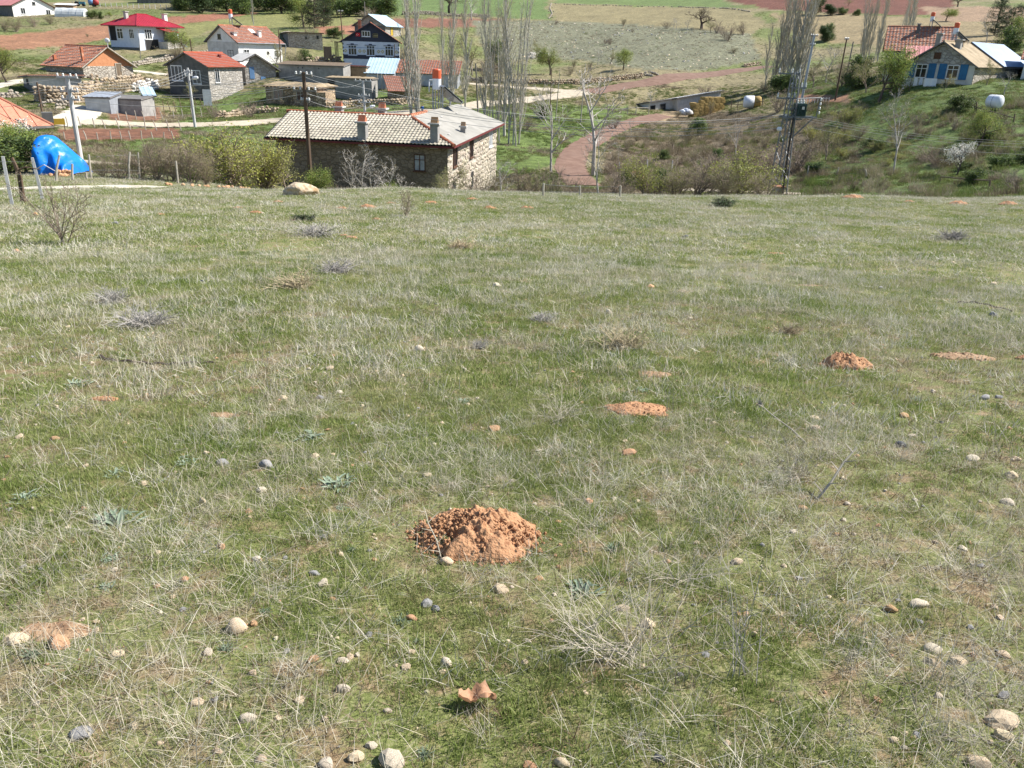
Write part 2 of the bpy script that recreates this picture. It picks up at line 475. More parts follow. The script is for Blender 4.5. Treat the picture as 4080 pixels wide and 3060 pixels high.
ribbon('footpath', 'pale lane passing the foot of the transformer pylon', [(2720,757),(2860,762),(3000,768),(3140,775),(3300,779),(3450,783)], 2.4, M_gravel, 47)
ribbon('footpath', 'short chalky lane beside the wooden pole and metal shed', [(215,500),(280,475),(330,450),(350,425)], 3.2, M_chalk, 70)
ribbon('footpath', 'narrow pale path behind the stone house with orange gable', [(515,284),(580,288),(670,300)], 2.0, M_chalk, 100)
ribbon('footpath', 'narrow pale path climbing beside the lone green tree', [(-40,352),(20,338),(70,326),(120,318)], 1.8, M_chalk, 100)

# ================================================================== BUILDINGS
M_white = mat('whitewashed_plaster', (.78, .77, .74), (.62, .6, .56), 1.2, bump=.15, contrast=(.45, .8))
M_offwhite = mat('weathered_white_plaster_and_shade', (.62, .60, .56), (.42, .40, .37), 1.4, bump=.2, contrast=(.4, .75))  # weathered plaster; also the painted shade on the white house gable
M_greyplaster = mat('grey_cement_render', (.33, .32, .30), (.22, .21, .2), 1.5, bump=.2)
M_darkgrey = mat('dark_grey_weathered_render_and_shade', (.16, .155, .15), (.1, .1, .1), 1.5, bump=.2)  # own render tone, and painted shade on some house sides
M_navy = mat('dark_slate_paint', (.045, .05, .075), (.035, .04, .06), 2)
M_paleblue = mat('pale_blue_white_paint', (.62, .66, .74), (.52, .57, .66), 2)
M_brick = mat('pale_block_masonry', (.66, .63, .58), (.5, .47, .43), 2.0, bump=.3)
M_mud = mat('mud_brick', (.38, .27, .17), (.24, .16, .1), 1.6, bump=.6, bscale=8)
M_mudroof = mat('earth_roof', (.36, .28, .18), (.22, .17, .1), 1.0, bump=.8, bscale=4, bdist=.1)
M_tile_or = mat('orange_clay_tile', (.42, .15, .08), (.55, .27, .17), 2.2, c3=(.34, .11, .055), bump=.3)
M_tile_sal = mat('salmon_clay_tile', (.56, .24, .16), (.48, .19, .12), 5, bump=.4, bscale=18)
M_tile_red = mat('bright_red_orange_tile', (.44, .10, .05), (.36, .08, .04), 2)
M_tile_br = mat('weathered_brown_red_tile', (.30, .11, .065), (.46, .27, .18), 2.4, c3=(.36, .15, .09))
M_redmetal = mat('crimson_sheet_metal', (.36, .025, .04), (.28, .02, .035), 1, rough=.42)
M_pinkroof = mat('faded_pink_sheet_metal', (.55, .24, .22), (.44, .18, .17), .7, rough=.5)
M_bluesheet = mat('pale_blue_sheet_metal', (.45, .58, .68), (.36, .48, .58), .8, rough=.4)
M_bluesteel = mat('blue_grey_sheet_metal', (.13, .24, .42), (.1, .19, .34), .7, rough=.4)
M_galv = mat('galvanised_sheet', (.42, .45, .49), (.3, .32, .35), 1.2, rough=.42, metal=.35)
M_wood = mat('weathered_wood', (.20, .15, .10), (.11, .08, .055), 5, stretch=(1, 1, .15), bump=.3)
M_brownwood = mat('brown_painted_wood', (.12, .06, .035), (.08, .04, .025), 4)
M_pale_wood = mat('bleached_wood', (.46, .42, .36), (.3, .27, .22), 5, stretch=(1, 1, .2), bump=.3)
M_concrete = mat('concrete', (.46, .45, .43), (.36, .35, .33), 4, bump=.2)
M_glass, t, b = new_mat('window_glass'); b.inputs['Base Color'].default_value = (.02, .025, .03, 1); b.inputs['Roughness'].default_value = .08; b.inputs['Specular IOR Level'].default_value = .6
M_curtain = mat('curtained_pane', (.42, .43, .44), (.25, .26, .28), 3, rough=.3)
M_frame = mat('white_window_frame', (.8, .8, .8), (.7, .7, .7), 2, rough=.5)
M_dark = mat('dark_door_paint_and_opening_shade', (.018, .018, .02), (.03, .03, .03), 2)  # dark door paint, also used as painted shade inside openings
M_bluepaint = mat('bright_blue_paint', (.02, .14, .62), (.02, .11, .5), 2, rough=.5)
M_tealblue = mat('teal_blue_shutter_paint', (.03, .16, .33), (.025, .12, .25), 3, rough=.6)
M_maroon = mat('maroon_trim', (.16, .03, .03), (.1, .02, .02), 3, rough=.6)
M_grey_trim = mat('grey_wood_trim', (.2, .19, .18), (.13, .12, .115), 3)
M_black = mat('black_metal', (.02, .02, .022), (.03, .03, .03), 3, rough=.5)
M_orangeband = mat('orange_red_tank_band', (.62, .12, .05), (.55, .1, .04), 3, rough=.45)
M_tankwhite = mat('white_enamel_tank', (.74, .76, .8), (.66, .68, .72), 2, rough=.35)
M_panel = mat('dark_solar_panel_glass', (.03, .03, .035), (.05, .045, .045), 2, rough=.2)
M_yellow = mat('mustard_paint', (.48, .33, .04), (.4, .27, .03), 2)
def stone_mat(name, a, c, mortar, scale=2.6, bump=.9):
    m, t, b = new_mat(name); N, L = t.nodes, t.links
    b.inputs['Roughness'].default_value = .92; b.inputs['Specular IOR Level'].default_value = .2
    tc = N.new('ShaderNodeTexCoord'); mp = N.new('ShaderNodeMapping'); mp.inputs['Scale'].default_value = (1, 1, 1.7)
    L.new(tc.outputs['Object'], mp.inputs[0])
    nn = N.new('ShaderNodeTexNoise'); nn.inputs['Scale'].default_value = 2; L.new(mp.outputs[0], nn.inputs[0])
    ad = N.new('ShaderNodeMix'); ad.data_type = 'VECTOR'; ad.inputs[0].default_value = .12
    L.new(mp.outputs[0], ad.inputs[4]); L.new(nn.outputs['Color'], ad.inputs[5])
    v = N.new('ShaderNodeTexVoronoi'); v.inputs['Scale'].default_value = scale; L.new(ad.outputs[1], v.inputs['Vector'])
    ve = N.new('ShaderNodeTexVoronoi'); ve.feature = 'DISTANCE_TO_EDGE'; ve.inputs['Scale'].default_value = scale; L.new(ad.outputs[1], ve.inputs['Vector'])
    r = N.new('ShaderNodeValToRGB'); r.color_ramp.elements[0].color = (*a, 1); r.color_ramp.elements[1].color = (*c, 1)
    sep = N.new('ShaderNodeSeparateColor'); L.new(v.outputs['Color'], sep.inputs[0]); L.new(sep.outputs[0], r.inputs[0])
    e = N.new('ShaderNodeValToRGB'); e.color_ramp.elements[0].position = .02; e.color_ramp.elements[1].position = .09; L.new(ve.outputs[0], e.inputs[0])
    mx = N.new('ShaderNodeMix'); mx.data_type = 'RGBA'; mx.inputs[6].default_value = (*mortar, 1)
    L.new(e.outputs[0], mx.inputs[0]); L.new(r.outputs[0], mx.inputs[7]); L.new(mx.outputs[2], b.inputs['Base Color'])
    bp = N.new('ShaderNodeBump'); bp.inputs['Strength'].default_value = bump; bp.inputs['Distance'].default_value = .06
    L.new(e.outputs[0], bp.inputs['Height']); L.new(bp.outputs[0], b.inputs['Normal'])
    return m
M_stone = stone_mat('grey_cream_rubble_stone', (.52, .47, .40), (.34, .31, .27), (.24, .2, .16))
M_stone_b = stone_mat('warm_brown_rubble_stone', (.5, .38, .26), (.3, .22, .15), (.17, .12, .08))
M_stone_g = stone_mat('plain_grey_rubble_stone', (.45, .42, .38), (.3, .28, .26), (.3, .27, .23), 2.2)
M_brickor = mat('orange_brick_infill', (.52, .24, .12), (.42, .18, .085), 3, bump=.6, bscale=12)

def slope_sheet(mb, O, U, V, Lu, Lv, mode):
    """a roof slope: O eave corner, unit U along the eave, unit V up the slope"""
    O, U, V = Vector(O), Vector(U), Vector(V); n = U.cross(V).normalized()
    if n.z < 0: n = -n
    if mode in ('tile', 'tile2'):
        pitch = .36; rows = max(3, int(round(Lv / pitch))); pitch = Lv / rows
        per = .27 if mode == 'tile' else .4; cols = max(4, int(Lu / (per / 4)))
        for i in range(rows):
            vs = []
            for e in (0, 1):
                for k in range(cols + 1):
                    u = Lu * k / cols
                    w = .028 * math.sin(2 * math.pi * u / per) + .012 * math.sin(u * 1.7 + i * 2.1)
                    h = .085 + w if e == 0 else .02 + w
                    vs.append(O + U * u + V * (pitch * (i + e * 1.12) - .02) + n * h)
            for k in range(cols + 1):                      # the front lip of the course
                vs.append(vs[k] - n * .07)
            c = cols + 1
            mb.add(vs, [(k, k + 1, c + k + 1, c + k) for k in range(cols)] + [(2 * c + k, 2 * c + k + 1, k + 1, k) for k in range(cols)])
    elif mode == 'sheet':
        per = .5; cols = max(4, int(Lu / (per / 4))); vs = []
        for e in (0, 1):
            for k in range(cols + 1):
                u = Lu * k / cols
                vs.append(O + U * u + V * (Lv * e) + n * (.07 + (.03 if k % 4 == 0 else 0)))
        mb.add(vs, [(k, k + 1, cols + 2 + k, cols + 1 + k) for k in range(cols)])
    else:
        mb.add([O + n * .05, O + U * Lu + n * .05, O + U * Lu + V * Lv + n * .05, O + V * Lv + n * .05], [(0, 1, 2, 3)])
    mb.mi = 1                                              # the boarding under it
    P = [O, O + U * Lu, O + U * Lu + V * Lv, O + V * Lv]
    mb.prism([p + n * .045 for p in P], -n * .13)
    mb.mi = 0

def face_pt(face, u, z, d):
    """R = right-hand wall (y=0), L = left-hand wall (x=0); d metres out of the wall"""
    return Vector((u, -d, z)) if face == 'R' else Vector((-d, u, z))
def face_box(mb, face, u0, u1, z0, z1_, d0, d1):
    if face == 'R': mb.box(u0, u1, -d1, -d0, z0, z1_)
    else: mb.box(-d1, -d0, u0, u1, z0, z1_)
def window(h, face, u, z, w, hh, style='white', cols=2, transom=True, curtain=False, sill=True):
    fm = {'white': M_frame, 'brown': M_brownwood, 'blue': M_bluesteel, 'grey': M_grey_trim, 'pale': M_pale_wood, 'bluegrey': M_paleblue}[style]
    fr = max(.05, .06 * w)
    mb = MB()
    u0, u1, zz = u - w / 2, u + w / 2, z + hh
    face_box(mb, face, u0, u1, z, z + fr, .004, .07); face_box(mb, face, u0, u1, zz - fr, zz, .004, .07)
    face_box(mb, face, u0, u0 + fr, z + fr, zz - fr, .004, .07); face_box(mb, face, u1 - fr, u1, z + fr, zz - fr, .004, .07)
    for k in range(1, cols):
        c = u0 + w * k / cols
        face_box(mb, face, c - fr * .45, c + fr * .45, z + fr, zz - fr, .004, .062)
    if transom:
        face_box(mb, face, u0 + fr, u1 - fr, z + hh * .66, z + hh * .66 + fr * .8, .004, .058)
    if sill: face_box(mb, face, u0 - .08, u1 + .08, z - .07, z - .003, .003, .13)
    o = mb.build('window', fm, h)
    p = MB(); face_box(p, face, u0 + fr * .5, u1 - fr * .5, z + fr * .5, zz - fr * .5, .003, .022)
    p.build('pane', M_curtain if curtain else M_glass, o)
    return o
def door(h, face, u, z, w, hh, material, frame=M_grey_trim):
    mb = MB(); mb.mi = 0
    face_box(mb, face, u - w / 2, u + w / 2, z, z + hh, .003, .05)
    mb.mi = 1
    face_box(mb, face, u - w / 2 - .09, u - w / 2 - .002, z, z + hh + .09, .003, .08); face_box(mb, face, u + w / 2 + .002, u + w / 2 + .09, z, z + hh + .09, .003, .08)
    face_box(mb, face, u - w / 2, u + w / 2, z + hh + .002, z + hh + .09, .003, .08)
    o = mb.build('door', [material, frame], h)
    k = MB(); face_box(k, face, u + w * .32, u + w * .4, z + hh * .45, z + hh * .5, .05, .1); k.build('door_handle', M_galv, o)
    return o
def chimney(h, x, y, z0, z1_, w=.45, material=None, cap=True, pot=None):
    mb = MB(); mb.box(x - w / 2, x + w / 2, y - w / 2, y + w / 2, z0, z1_)
    o = mb.build('chimney', material or M_white, h)
    if cap:
        c = MB(); c.box(x - w * .75, x + w * .75, y - w * .75, y + w * .75, z1_ + .003, z1_ + .1); c.build('chimney_cap', M_concrete, o)
    if pot:
        c = MB(); zz = z1_ + .103; k = w * .45
        c.prism([(x - k, y - k, zz), (x + k, y - k, zz), (x, y - k, zz + k * 1.6)], (0, 2 * k, 0)); c.build('chimney_pot', pot, o)
    return o

def frame_of(px, py, D, azR):
    """near corner on the ground, and the wall directions"""
    n = at(px, py, D)
    return n, azd(azR), azd(azR - 90)
def reach(N, d, px, py):
    """metres along d from N until pixel column px"""
    r = ray(px, py); r = Vector((r.x, r.y)).normalized()
    # N + t d = s r
    det = d.x * (-r.y) + d.y * r.x
    return (-N.x * (-r.y) - r.x * (-(-N.y))) / det if False else ((-N.x) * (-r.y) - (-r.x) * (-N.y)) / (d.x * (-r.y) - (-r.x) * d.y)
def house(name, label, cat, corner, azR, rx, lx, eave_y, rise, ridge='x', wallm=None, roofm=None, mode='tile', trim=None, over=.45, Lx=None, Ly=None, H=None, gable=None, group=None, foot=2.0):
    N, dR, dL = frame_of(*corner, azR)
    px, py, D = corner
    if H is None: H = at(px, eave_y, D).z - N.z
    if Lx is None: Lx = reach(N, dR, rx, eave_y)
    if Ly is None: Ly = reach(N, dL, lx, eave_y)
    h = thing(name, label, cat, N, math.atan2(dR.y, dR.x), group)
    trim = trim or M_grey_trim
    w = MB()
    if ridge == 'shed': w.prism([(0, 0, -foot), (0, Ly, -foot), (0, Ly, H + rise - .02), (0, 0, H - .02)], (Lx, 0, 0))
    else: w.box(0, Lx, 0, Ly, -foot, H)
    w.build('wall', wallm, h)
    if ridge in 'xy':
        for e in (0, 1):
            g = MB()
            if ridge == 'x':
                x0 = e * (Lx - .3); g.prism([(x0, .0, H + .003), (x0, Ly, H + .003), (x0, Ly / 2, H + rise)], (.3, 0, 0))
            else:
                y0 = e * (Ly - .3); g.prism([(0, y0, H + .003), (Lx, y0, H + .003), (Lx / 2, y0, H + rise)], (0, .3, 0))
            g.build('gable_wall', gable or wallm, h)
        r = MB()
        half = (Ly if ridge == 'x' else Lx) / 2
        ln = math.hypot(half, rise); ca, sa = half / ln, rise / ln
        oz = H - over * sa + .1
        if ridge == 'x':
            slope_sheet(r, (-over, -over * ca, oz), (1, 0, 0), (0, ca, sa), Lx + 2 * over, ln + over, mode)
            slope_sheet(r, (Lx + over, Ly + over * ca, oz), (-1, 0, 0), (0, -ca, sa), Lx + 2 * over, ln + over, mode)
            r.tube([(-over, Ly / 2, H + rise + .17), (Lx + over, Ly / 2, H + rise + .17)], .09, 6)
        else:
            slope_sheet(r, (-over * ca, -over, oz), (0, 1, 0), (ca, 0, sa), Ly + 2 * over, ln + over, mode)
            slope_sheet(r, (Lx + over * ca, Ly + over, oz), (0, -1, 0), (-ca, 0, sa), Ly + 2 * over, ln + over, mode)
            r.tube([(Lx / 2, -over, H + rise + .17), (Lx / 2, Ly + over, H + rise + .17)], .09, 6)
        ro = r.build('roof', [roofm, trim], h)
    elif ridge == 'hip':
        r = MB(); o = over; s = min(Lx, Ly) / 2 + o
        z0 = H + .02; A, B, C_, D_ = (-o, -o, z0), (Lx + o, -o, z0), (Lx + o, Ly + o, z0), (-o, Ly + o, z0)
        if Lx >= Ly: E, F = (-o + s, Ly / 2, H + rise), (Lx + o - s, Ly / 2, H + rise)
        else: E, F = (Lx / 2, -o + s, H + rise), (Lx / 2, Ly + o - s, H + rise)
        if Lx >= Ly: fs = [(A, B, F, E), (B, C_, F), (C_, D_, E, F), (D_, A, E)]
        else: fs = [(A, B, E), (B, C_, F, E), (C_, D_, F), (D_, A, E, F)]
        for f in fs: r.add(f, [tuple(range(len(f)))])
        for f in fs:                                      # standing seams up each slope
            a, bb = Vector(f[0]), Vector(f[1]); u = (bb - a).normalized()
            nrm = (bb - a).cross(Vector(f[2]) - a).normalized(); v = nrm.cross(u)
            tot = (bb - a).length; top = [Vector(p) for p in f[2:]]
            for k in range(1, int(tot / .6)):
                q = k * .6
                t0 = (top[-1] - a).dot(u); t1 = (top[0] - a).dot(u); hv = (top[0] - a).dot(v)
                l = hv * (q / t0 if q < t0 else (1 if q <= t1 else (tot - q) / (tot - t1)))
                if l > .2:
                    p = a + u * q
                    r.prism([p - u * .02, p + u * .02, p + u * .02 + nrm * .035, p - u * .02 + nrm * .035], v * l)
        r.mi = 1
        r.box(-o, Lx + o, -o, Ly + o, H - .12, z0 - .004)
        for p, q in ((E, F), (A, E if Lx >= Ly else E), (B, F if Lx >= Ly else E), (C_, F), (D_, E if Lx >= Ly else F)):
            r.mi = 0; r.tube([Vector(p) + Vector((0, 0, .03)), Vector(q) + Vector((0, 0, .03))], .07, 5)
        ro = r.build('roof', [roofm, trim], h)
    elif ridge == 'flat':
        r = MB(); nx, ny = 14, 10
        vs = []; rr = random.Random(name + label)
        for i in range(nx + 1):
            for j in range(ny + 1):
                e = i in (0, nx) or j in (0, ny)
                vs.append((-over + (Lx + 2 * over) * i / nx + rr.uniform(-.06, .06), -over + (Ly + 2 * over) * j / ny + rr.uniform(-.06, .06), H + .16 + (0 if e else rise * (1 - (2 * j / ny - 1) ** 2) + rr.uniform(-.04, .1))))
        r.add(vs, [(i * (ny + 1) + j, (i + 1) * (ny + 1) + j, (i + 1) * (ny + 1) + j + 1, i * (ny + 1) + j + 1) for i in range(nx) for j in range(ny)])
        r.mi = 1; r.box(-over, Lx + over, -over, Ly + over, H + .003, H + .13)
        ro = r.build('roof', [roofm, trim], h)
    elif ridge == 'shed':                                  # low side at y=0 when rise>0
        r = MB(); ln = math.hypot(Ly, rise); ca, sa = Ly / ln, rise / ln
        zz = H + (0 if rise >= 0 else 0)
        slope_sheet(r, (-over, -over * ca, zz - over * sa + .1), (1, 0, 0), (0, ca, sa), Lx + 2 * over, ln + 2 * over, mode)
        ro = r.build('roof', [roofm, trim], h)
    return h, Lx, Ly, H

def solar_heater(base, rotz, s, label, panel_w=2.0):
    o = thing('solar_water_heater', label, 'solar heater', base, rotz, 'rooftop solar water heaters')
    o.scale = (s, s, s)
    f = MB()
    for x in (-.95, .95):
        f.tube([(x, -.8, 0), (x, -.8, .35)], .03, 5); f.tube([(x, .6, -.2), (x, .6, 1.35)], .03, 5)
        f.tube([(x, -.8, .3), (x, .6, 1.35)], .03, 5); f.tube([(x, -.2, .75), (x * .2, .6, .2)], .022, 4)
    f.tube([(-.95, .6, 1.35), (.95, .6, 1.35)], .03, 5)
    for q in ((-.45, .55), (-.05, .55), (-.45, .95), (-.05, .95)): f.tube([(q[0], q[1], -.2), (q[0], q[1], 1.12)], .035, 5)
    f.build('stand', M_galv, o)
    p = MB()
    Mx = Matrix.Translation((0, -.1, .85)) @ Matrix.Rotation(math.atan2(1.05, 1.4), 4, 'X')
    p.box(-panel_w / 2, panel_w / 2, -.85, .85, -.04, .05, Mx); pp = p.build('panel', M_panel, o)
    e = MB(); e.box(-panel_w / 2 - .05, panel_w / 2 + .05, .852, .9, -.05, .07, Mx); e.box(-panel_w / 2 - .05, panel_w / 2 + .05, -.9, -.852, -.05, .07, Mx)
    for x in (-panel_w / 2 - .03, -.02, panel_w / 2 - .01): e.box(x, x + .05, -.85, .85, .053, .075, Mx)
    e.build('panel_frame', M_galv, pp)
    t_ = MB(); t_.lathe([(.02, 1.1), (.27, 1.12), (.3, 1.18), (.3, 1.85)], 16, Matrix.Translation((-.25, .75, 0))); tk = t_.build('tank', M_tankwhite, o, False)
    t_ = MB(); t_.lathe([(.312, 1.852), (.312, 2.4), (.27, 2.46), (.02, 2.5)], 16, Matrix.Translation((-.25, .75, 0))); t_.build('tank_band', M_orangeband, tk)
    g = MB(); g.tube([(.06, .75, 1.75), (1.1, .75, 1.7), (1.2, .75, 1.6), (1.2, .75, .9)], .045, 6); g.build('pipe', M_tankwhite, o)
    return o

# ---- crimson hip-roof house
h, Lx, Ly, H = house('house', 'blue-white house with crimson hip roof and blue side door', 'house', (560, 204, 172), 24, 706, 431, 103, 2.1, 'hip', M_paleblue, M_redmetal, over=.9, trim=M_maroon)
zw = H * .42
b_ = MB(); b_.box(-.01 + .01, Lx, .0, Ly, -1.9, .55); b_ = MB()
face_box(b_, 'L', 0.0, Ly, -1.5, .6, .004, .03); b_.build('plinth', M_darkgrey, h)
window(h, 'L', Ly * .22, zw + .3, 1.2, 1.6, 'white', 3); window(h, 'L', Ly * .62, zw + .2, 1.5, 1.8, 'white', 2)
b_ = MB(); face_box(b_, 'L', Ly * .76, Ly * .985, zw - .1, H - .15, .004, .02); b_.build('porch_opening', M_dark, h)  # flat dark panel; its colour stands for the shade inside the porch
b_ = MB(); face_box(b_, 'L', Ly * .97, Ly * .99, zw - .1, H - .15, .02, .12); face_box(b_, 'L', Ly * .76, Ly * .99, zw - .25, zw - .1, .02, .1); b_.build('porch_post', M_paleblue, h)
window(h, 'R', Lx * .24, zw + .25, 1.7, 1.75, 'white', 3)
door(h, 'R', Lx * .3, -.2, 2.9, 2.2, M_dark)
st = MB(); x0 = Lx * .46
st.mi = 0; st.box(x0, x0 + 1.5, -2.4, -.003, -1.5, zw - .1)
st.mi = 1; st.box(x0 + 1.5, x0 + 1.75, -2.4, -.004, -1.5, H - .5)
st.mi = 0
for k in range(10):
    st.box(x0 + 1.75 + k * .62, x0 + 1.75 + (k + 1) * .62, -2.4, -.004, -2.2, zw - .1 - k * .31)
so = st.build('staircase', [M_offwhite, M_grey_trim], h)
rp = MB(); rp.prism([(x0 + 1.75, -2.45, zw + .6), (x0 + 8.0, -2.45, -1.0), (x0 + 8.0, -2.45, -.9), (x0 + 1.75, -2.45, zw + .75)], (0, .14, 0)); rp.build('handrail', M_bluesteel, so)
rp = MB(); rp.prism([(x0 - .1, -2.9, H - .9), (x0 - .1, -2.9, H - .82), (x0 - .1, -.02, H - .2), (x0 - .1, -.02, H - .28)], (2.7, 0, 0)); rp.build('porch_roof', M_redmetal, so)
bd = MB(); bd.box(x0 + 5.2, x0 + 5.95, -2.46, -2.404, -2.2, -.05); bd.build('side_door', M_bluepaint, so)['label'] = 'bright blue side door'
chimney(h, Lx * .2, Ly * .62, H + .9, H + 2.35, .6, M_concrete); chimney(h, Lx * .92, Ly * .3, H + .5, H + 2.3, .7)

# ---- long stone house with orange roof
h, Lx, Ly, H = house('stone_house', 'low stone house with striped orange tile roof and orange brick gable', 'house', (337, 312, 126), 27, 528, 181, 264, 2.35, 'y', M_stone, M_tile_or, 'tile2', trim=M_pale_wood, gable=M_brickor, over=.5)
door(h, 'R', Lx * .7, .1, .8, 1.7, M_wood, M_pale_wood)
chimney(h, Lx * .12, Ly * .12, H + .3, H + 2.4, .3, M_tile_or, False); chimney(h, Lx * .1, Ly * .85, H + .4, H + 1.2, .35, M_tile_or, False)
sdh = MB(); sdh.tube([(Lx / 2, -.6, H + 2.4), (Lx / 2, -.6, H + 3.1)], .04, 6); sdh.lathe([(.0, 0), (.18, .03), (.3, .1), (.33, .16), (.29, .11), (.02, .03)], 14, Matrix.Translation((Lx / 2 - .1, -.7, H + 3.2)) @ Matrix.Rotation(R(75), 4, 'Y') @ Matrix.Rotation(R(-40), 4, 'X'))
sdh.build('satellite_dish', M_tankwhite, h)

# ---- pale block outbuilding and the ruin beside it
h, Lx, Ly, H = house('outbuilding', 'narrow whitewashed block outbuilding above the stone ruin', 'outbuilding', (140, 385, 112), 50, 322, 62, 305, -.35, 'shed', M_brick, M_tile_br, 'tile', Ly=5.5)
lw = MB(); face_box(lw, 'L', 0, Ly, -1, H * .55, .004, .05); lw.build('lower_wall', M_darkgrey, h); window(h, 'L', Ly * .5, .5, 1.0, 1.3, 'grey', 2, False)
lw = MB(); face_box(lw, 'R', 0, Lx, -2, .9, .004, .12); lw.build('stone_base', M_stone_b, h)
for k in range(4):
    lw = MB(); lw.box(Lx * .72 + k * .7, Lx * .72 + k * .7 + .22, -.9, -.05, H - .15, H + .02); lw.build('rafter', M_wood, h)

# ---- grey two-storey house with bright orange-red roof
h, Lx, Ly, H = house('house', 'grey two-storey house with smooth orange-red roof and white windows', 'house', (844, 408, 121), 22, 962, 668, 266, 1.55, 'x', M_stone_g, M_tile_red, 'tile', trim=M_grey_trim, gable=M_darkgrey)
lw = MB(); face_box(lw, 'L', 0, Ly, -1.5, H, .004, .06); lw.build('dark_front', M_darkgrey, h)  # dark coat puts the shade on this side into the wall colour
window(h, 'L', Ly * .78, H * .56, 2.0, 2.0, 'white', 3); window(h, 'L', Ly * .3, H * .5, 1.5, 1.75, 'white', 2); window(h, 'R', Lx * .24, H * .55, .85, 1.75, 'white', 2, False)
door(h, 'L', Ly * .12, -.6, 1.3, 2.5, M_galv); window(h, 'L', Ly * .58, H * .12, .9, .9, 'grey', 2, False)
chimney(h, Lx * .75, Ly * .32, H + .8, H + 1.5, .35, M_maroon, False)
lean = thing('annex', 'small stone annex with pale ridged gable roof beside the grey house', 'annex', at(985, 372, 128), math.atan2(azd(52).y, azd(52).x))
a = MB(); a.box(0, 4.6, 0, 5, -2, 3.5); a.prism([(0, 0, 3.503), (4.6, 0, 3.503), (1.5, 0, 5.2)], (0, .3, 0)); a.build('wall', M_stone_g, lean)
a = MB(); slope_sheet(a, (5.2, 5.5, 3.15), (0, -1, 0), Vector((-3.7, 0, 2.2)).normalized(), 6.1, 4.3, 'sheet'); slope_sheet(a, (-.5, -.6, 4.3), (0, 1, 0), Vector((2, 0, 1.0)).normalized(), 6.1, 2.3, 'sheet'); a.build('roof', [M_offwhite, M_grey_trim], lean)
for z, u, hh in ((2.0, 1.0, 1.6), (1.3, 2.6, 1.0)):
    a = MB(); face_box(a, 'R', u - .35, u + .35, z, z + hh, .003, .05); a.build('shutter', M_bluesteel, lean)

# ---- white house with rough orange roof
h, Lx, Ly, H = house('house', 'white plastered house with uneven orange clay roof and skylight', 'house', (959, 283, 138), 32, 1121, 826, 168, 2.2, 'x', M_white, M_tile_or, 'tile', trim=M_grey_trim)
lw = MB(); face_box(lw, 'L', 0, Ly, -1.5, H, .004, .04); lw.build('shade_toned_front', M_offwhite, h)  # greyer plaster carries the shade of this gable in its colour
window(h, 'L', Ly * .72, H * .42, 1.35, 1.35, 'white', 3); window(h, 'L', Ly * .26, H * .38, 1.35, 1.4, 'grey', 2); window(h, 'L', Ly * .58, H + .35, .75, .75, 'grey', 1, False)
window(h, 'R', Lx * .17, H * .42, 1.1, 1.4, 'white', 2); window(h, 'R', Lx * .86, H * .5, .75, 1.0, 'white', 2); window(h, 'R', Lx * .66, H * .6, .4, .4, 'grey', 1, False, sill=False)
chimney(h, Lx * .08, Ly * .2, H + .5, H + 1.35, .55); chimney(h, Lx * .62, Ly * .18, H + .5, H + 1.7, .5)
sk = MB(); ln = math.hypot(Ly / 2, 2.2)
sk.add([(Lx * .52, Ly * .28, H + 1.45), (Lx * .62, Ly * .28, H + 1.45), (Lx * .62, Ly * .4, H + 1.98), (Lx * .52, Ly * .4, H + 1.98)], [(0, 1, 2, 3)]); sk.build('skylight', M_white, h)
gut = MB(); gut.tube([(-.4, -.5, H - .1), (Lx + .4, -.5, H - .1), (Lx + .5, -.45, H - .4), (Lx + .3, -.1, H - 2.5)], .06, 6); gut.build('gutter', M_galv, h)
N, dR, dL = frame_of(959, 283, 138, 32)
solar_heater(N + dR * (Lx * .38) + dL * (Ly * .55) + Vector((0, 0, H + 2.2)), R(112), 1.0, 'solar water heater on the rough orange roof of the white house')

# ---- long stone barn behind it
h, Lx, Ly, H = house('barn', 'long low stone barn with pale flat earth roof', 'barn', (1150, 180, 160), 72, 1283, 1085, 130, .25, 'flat', M_stone, M_gravel, over=.35, trim=M_wood)
window(h, 'R', Lx * .52, H * .5, .35, .5, 'grey', 1, False, sill=False); window(h, 'R', Lx * .86, H * .55, .45, .6, 'grey', 1, False, sill=False)
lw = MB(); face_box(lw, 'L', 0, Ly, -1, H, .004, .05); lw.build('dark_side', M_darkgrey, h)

# ---- house with blue roof
h, Lx, Ly, H = house('house', 'grey house with pale blue sheet-metal roof', 'house', (1536, 140, 190), 22, 1597, 1413, 103, 2.05, 'x', M_stone_g, M_bluesheet, 'sheet', over=.55)
lw = MB(); face_box(lw, 'L', 0, Ly, -1.5, H, .004, .04); lw.build('dark_front', M_darkgrey, h)  # darker coat over the stone paints in the shade of the gable
window(h, 'L', Ly * .45, H + .35, .9, .7, 'grey', 1, False); door(h, 'R', Lx * .4, 0, 1, 1.7, M_yellow)

# ---- navy and white house with the flag
h, Lx, Ly, H = house('house', 'dark slate and white house with small red flag on its gable', 'house', (1369, 258, 142), 82, 1590, 1300, 163, 2.75, 'y', M_paleblue, M_tile_or, 'tile', trim=M_navy, gable=M_navy, Ly=9.0, over=.5)
lw = MB(); face_box(lw, 'R', 0, Lx, H * .27, H * .44, .004, .03); lw.build('dark_band', M_navy, h)
for c in (.17, .49, .82):
    window(h, 'R', Lx * c, H * .42, 1.35, 1.5, 'bluegrey', 3)
    a = MB(); u0 = Lx * c; face_box(a, 'R', u0 - .9, u0 + .9, H * .42 + 1.52, H * .42 + 1.6, .004, .1); face_box(a, 'R', u0 - .25, u0 + .25, H * .42 + 1.602, H * .42 + 1.75, .004, .08); a.build('window_hood', M_navy, h)
window(h, 'R', Lx * .42, H + .75, 1.35, .85, 'white', 3, False)
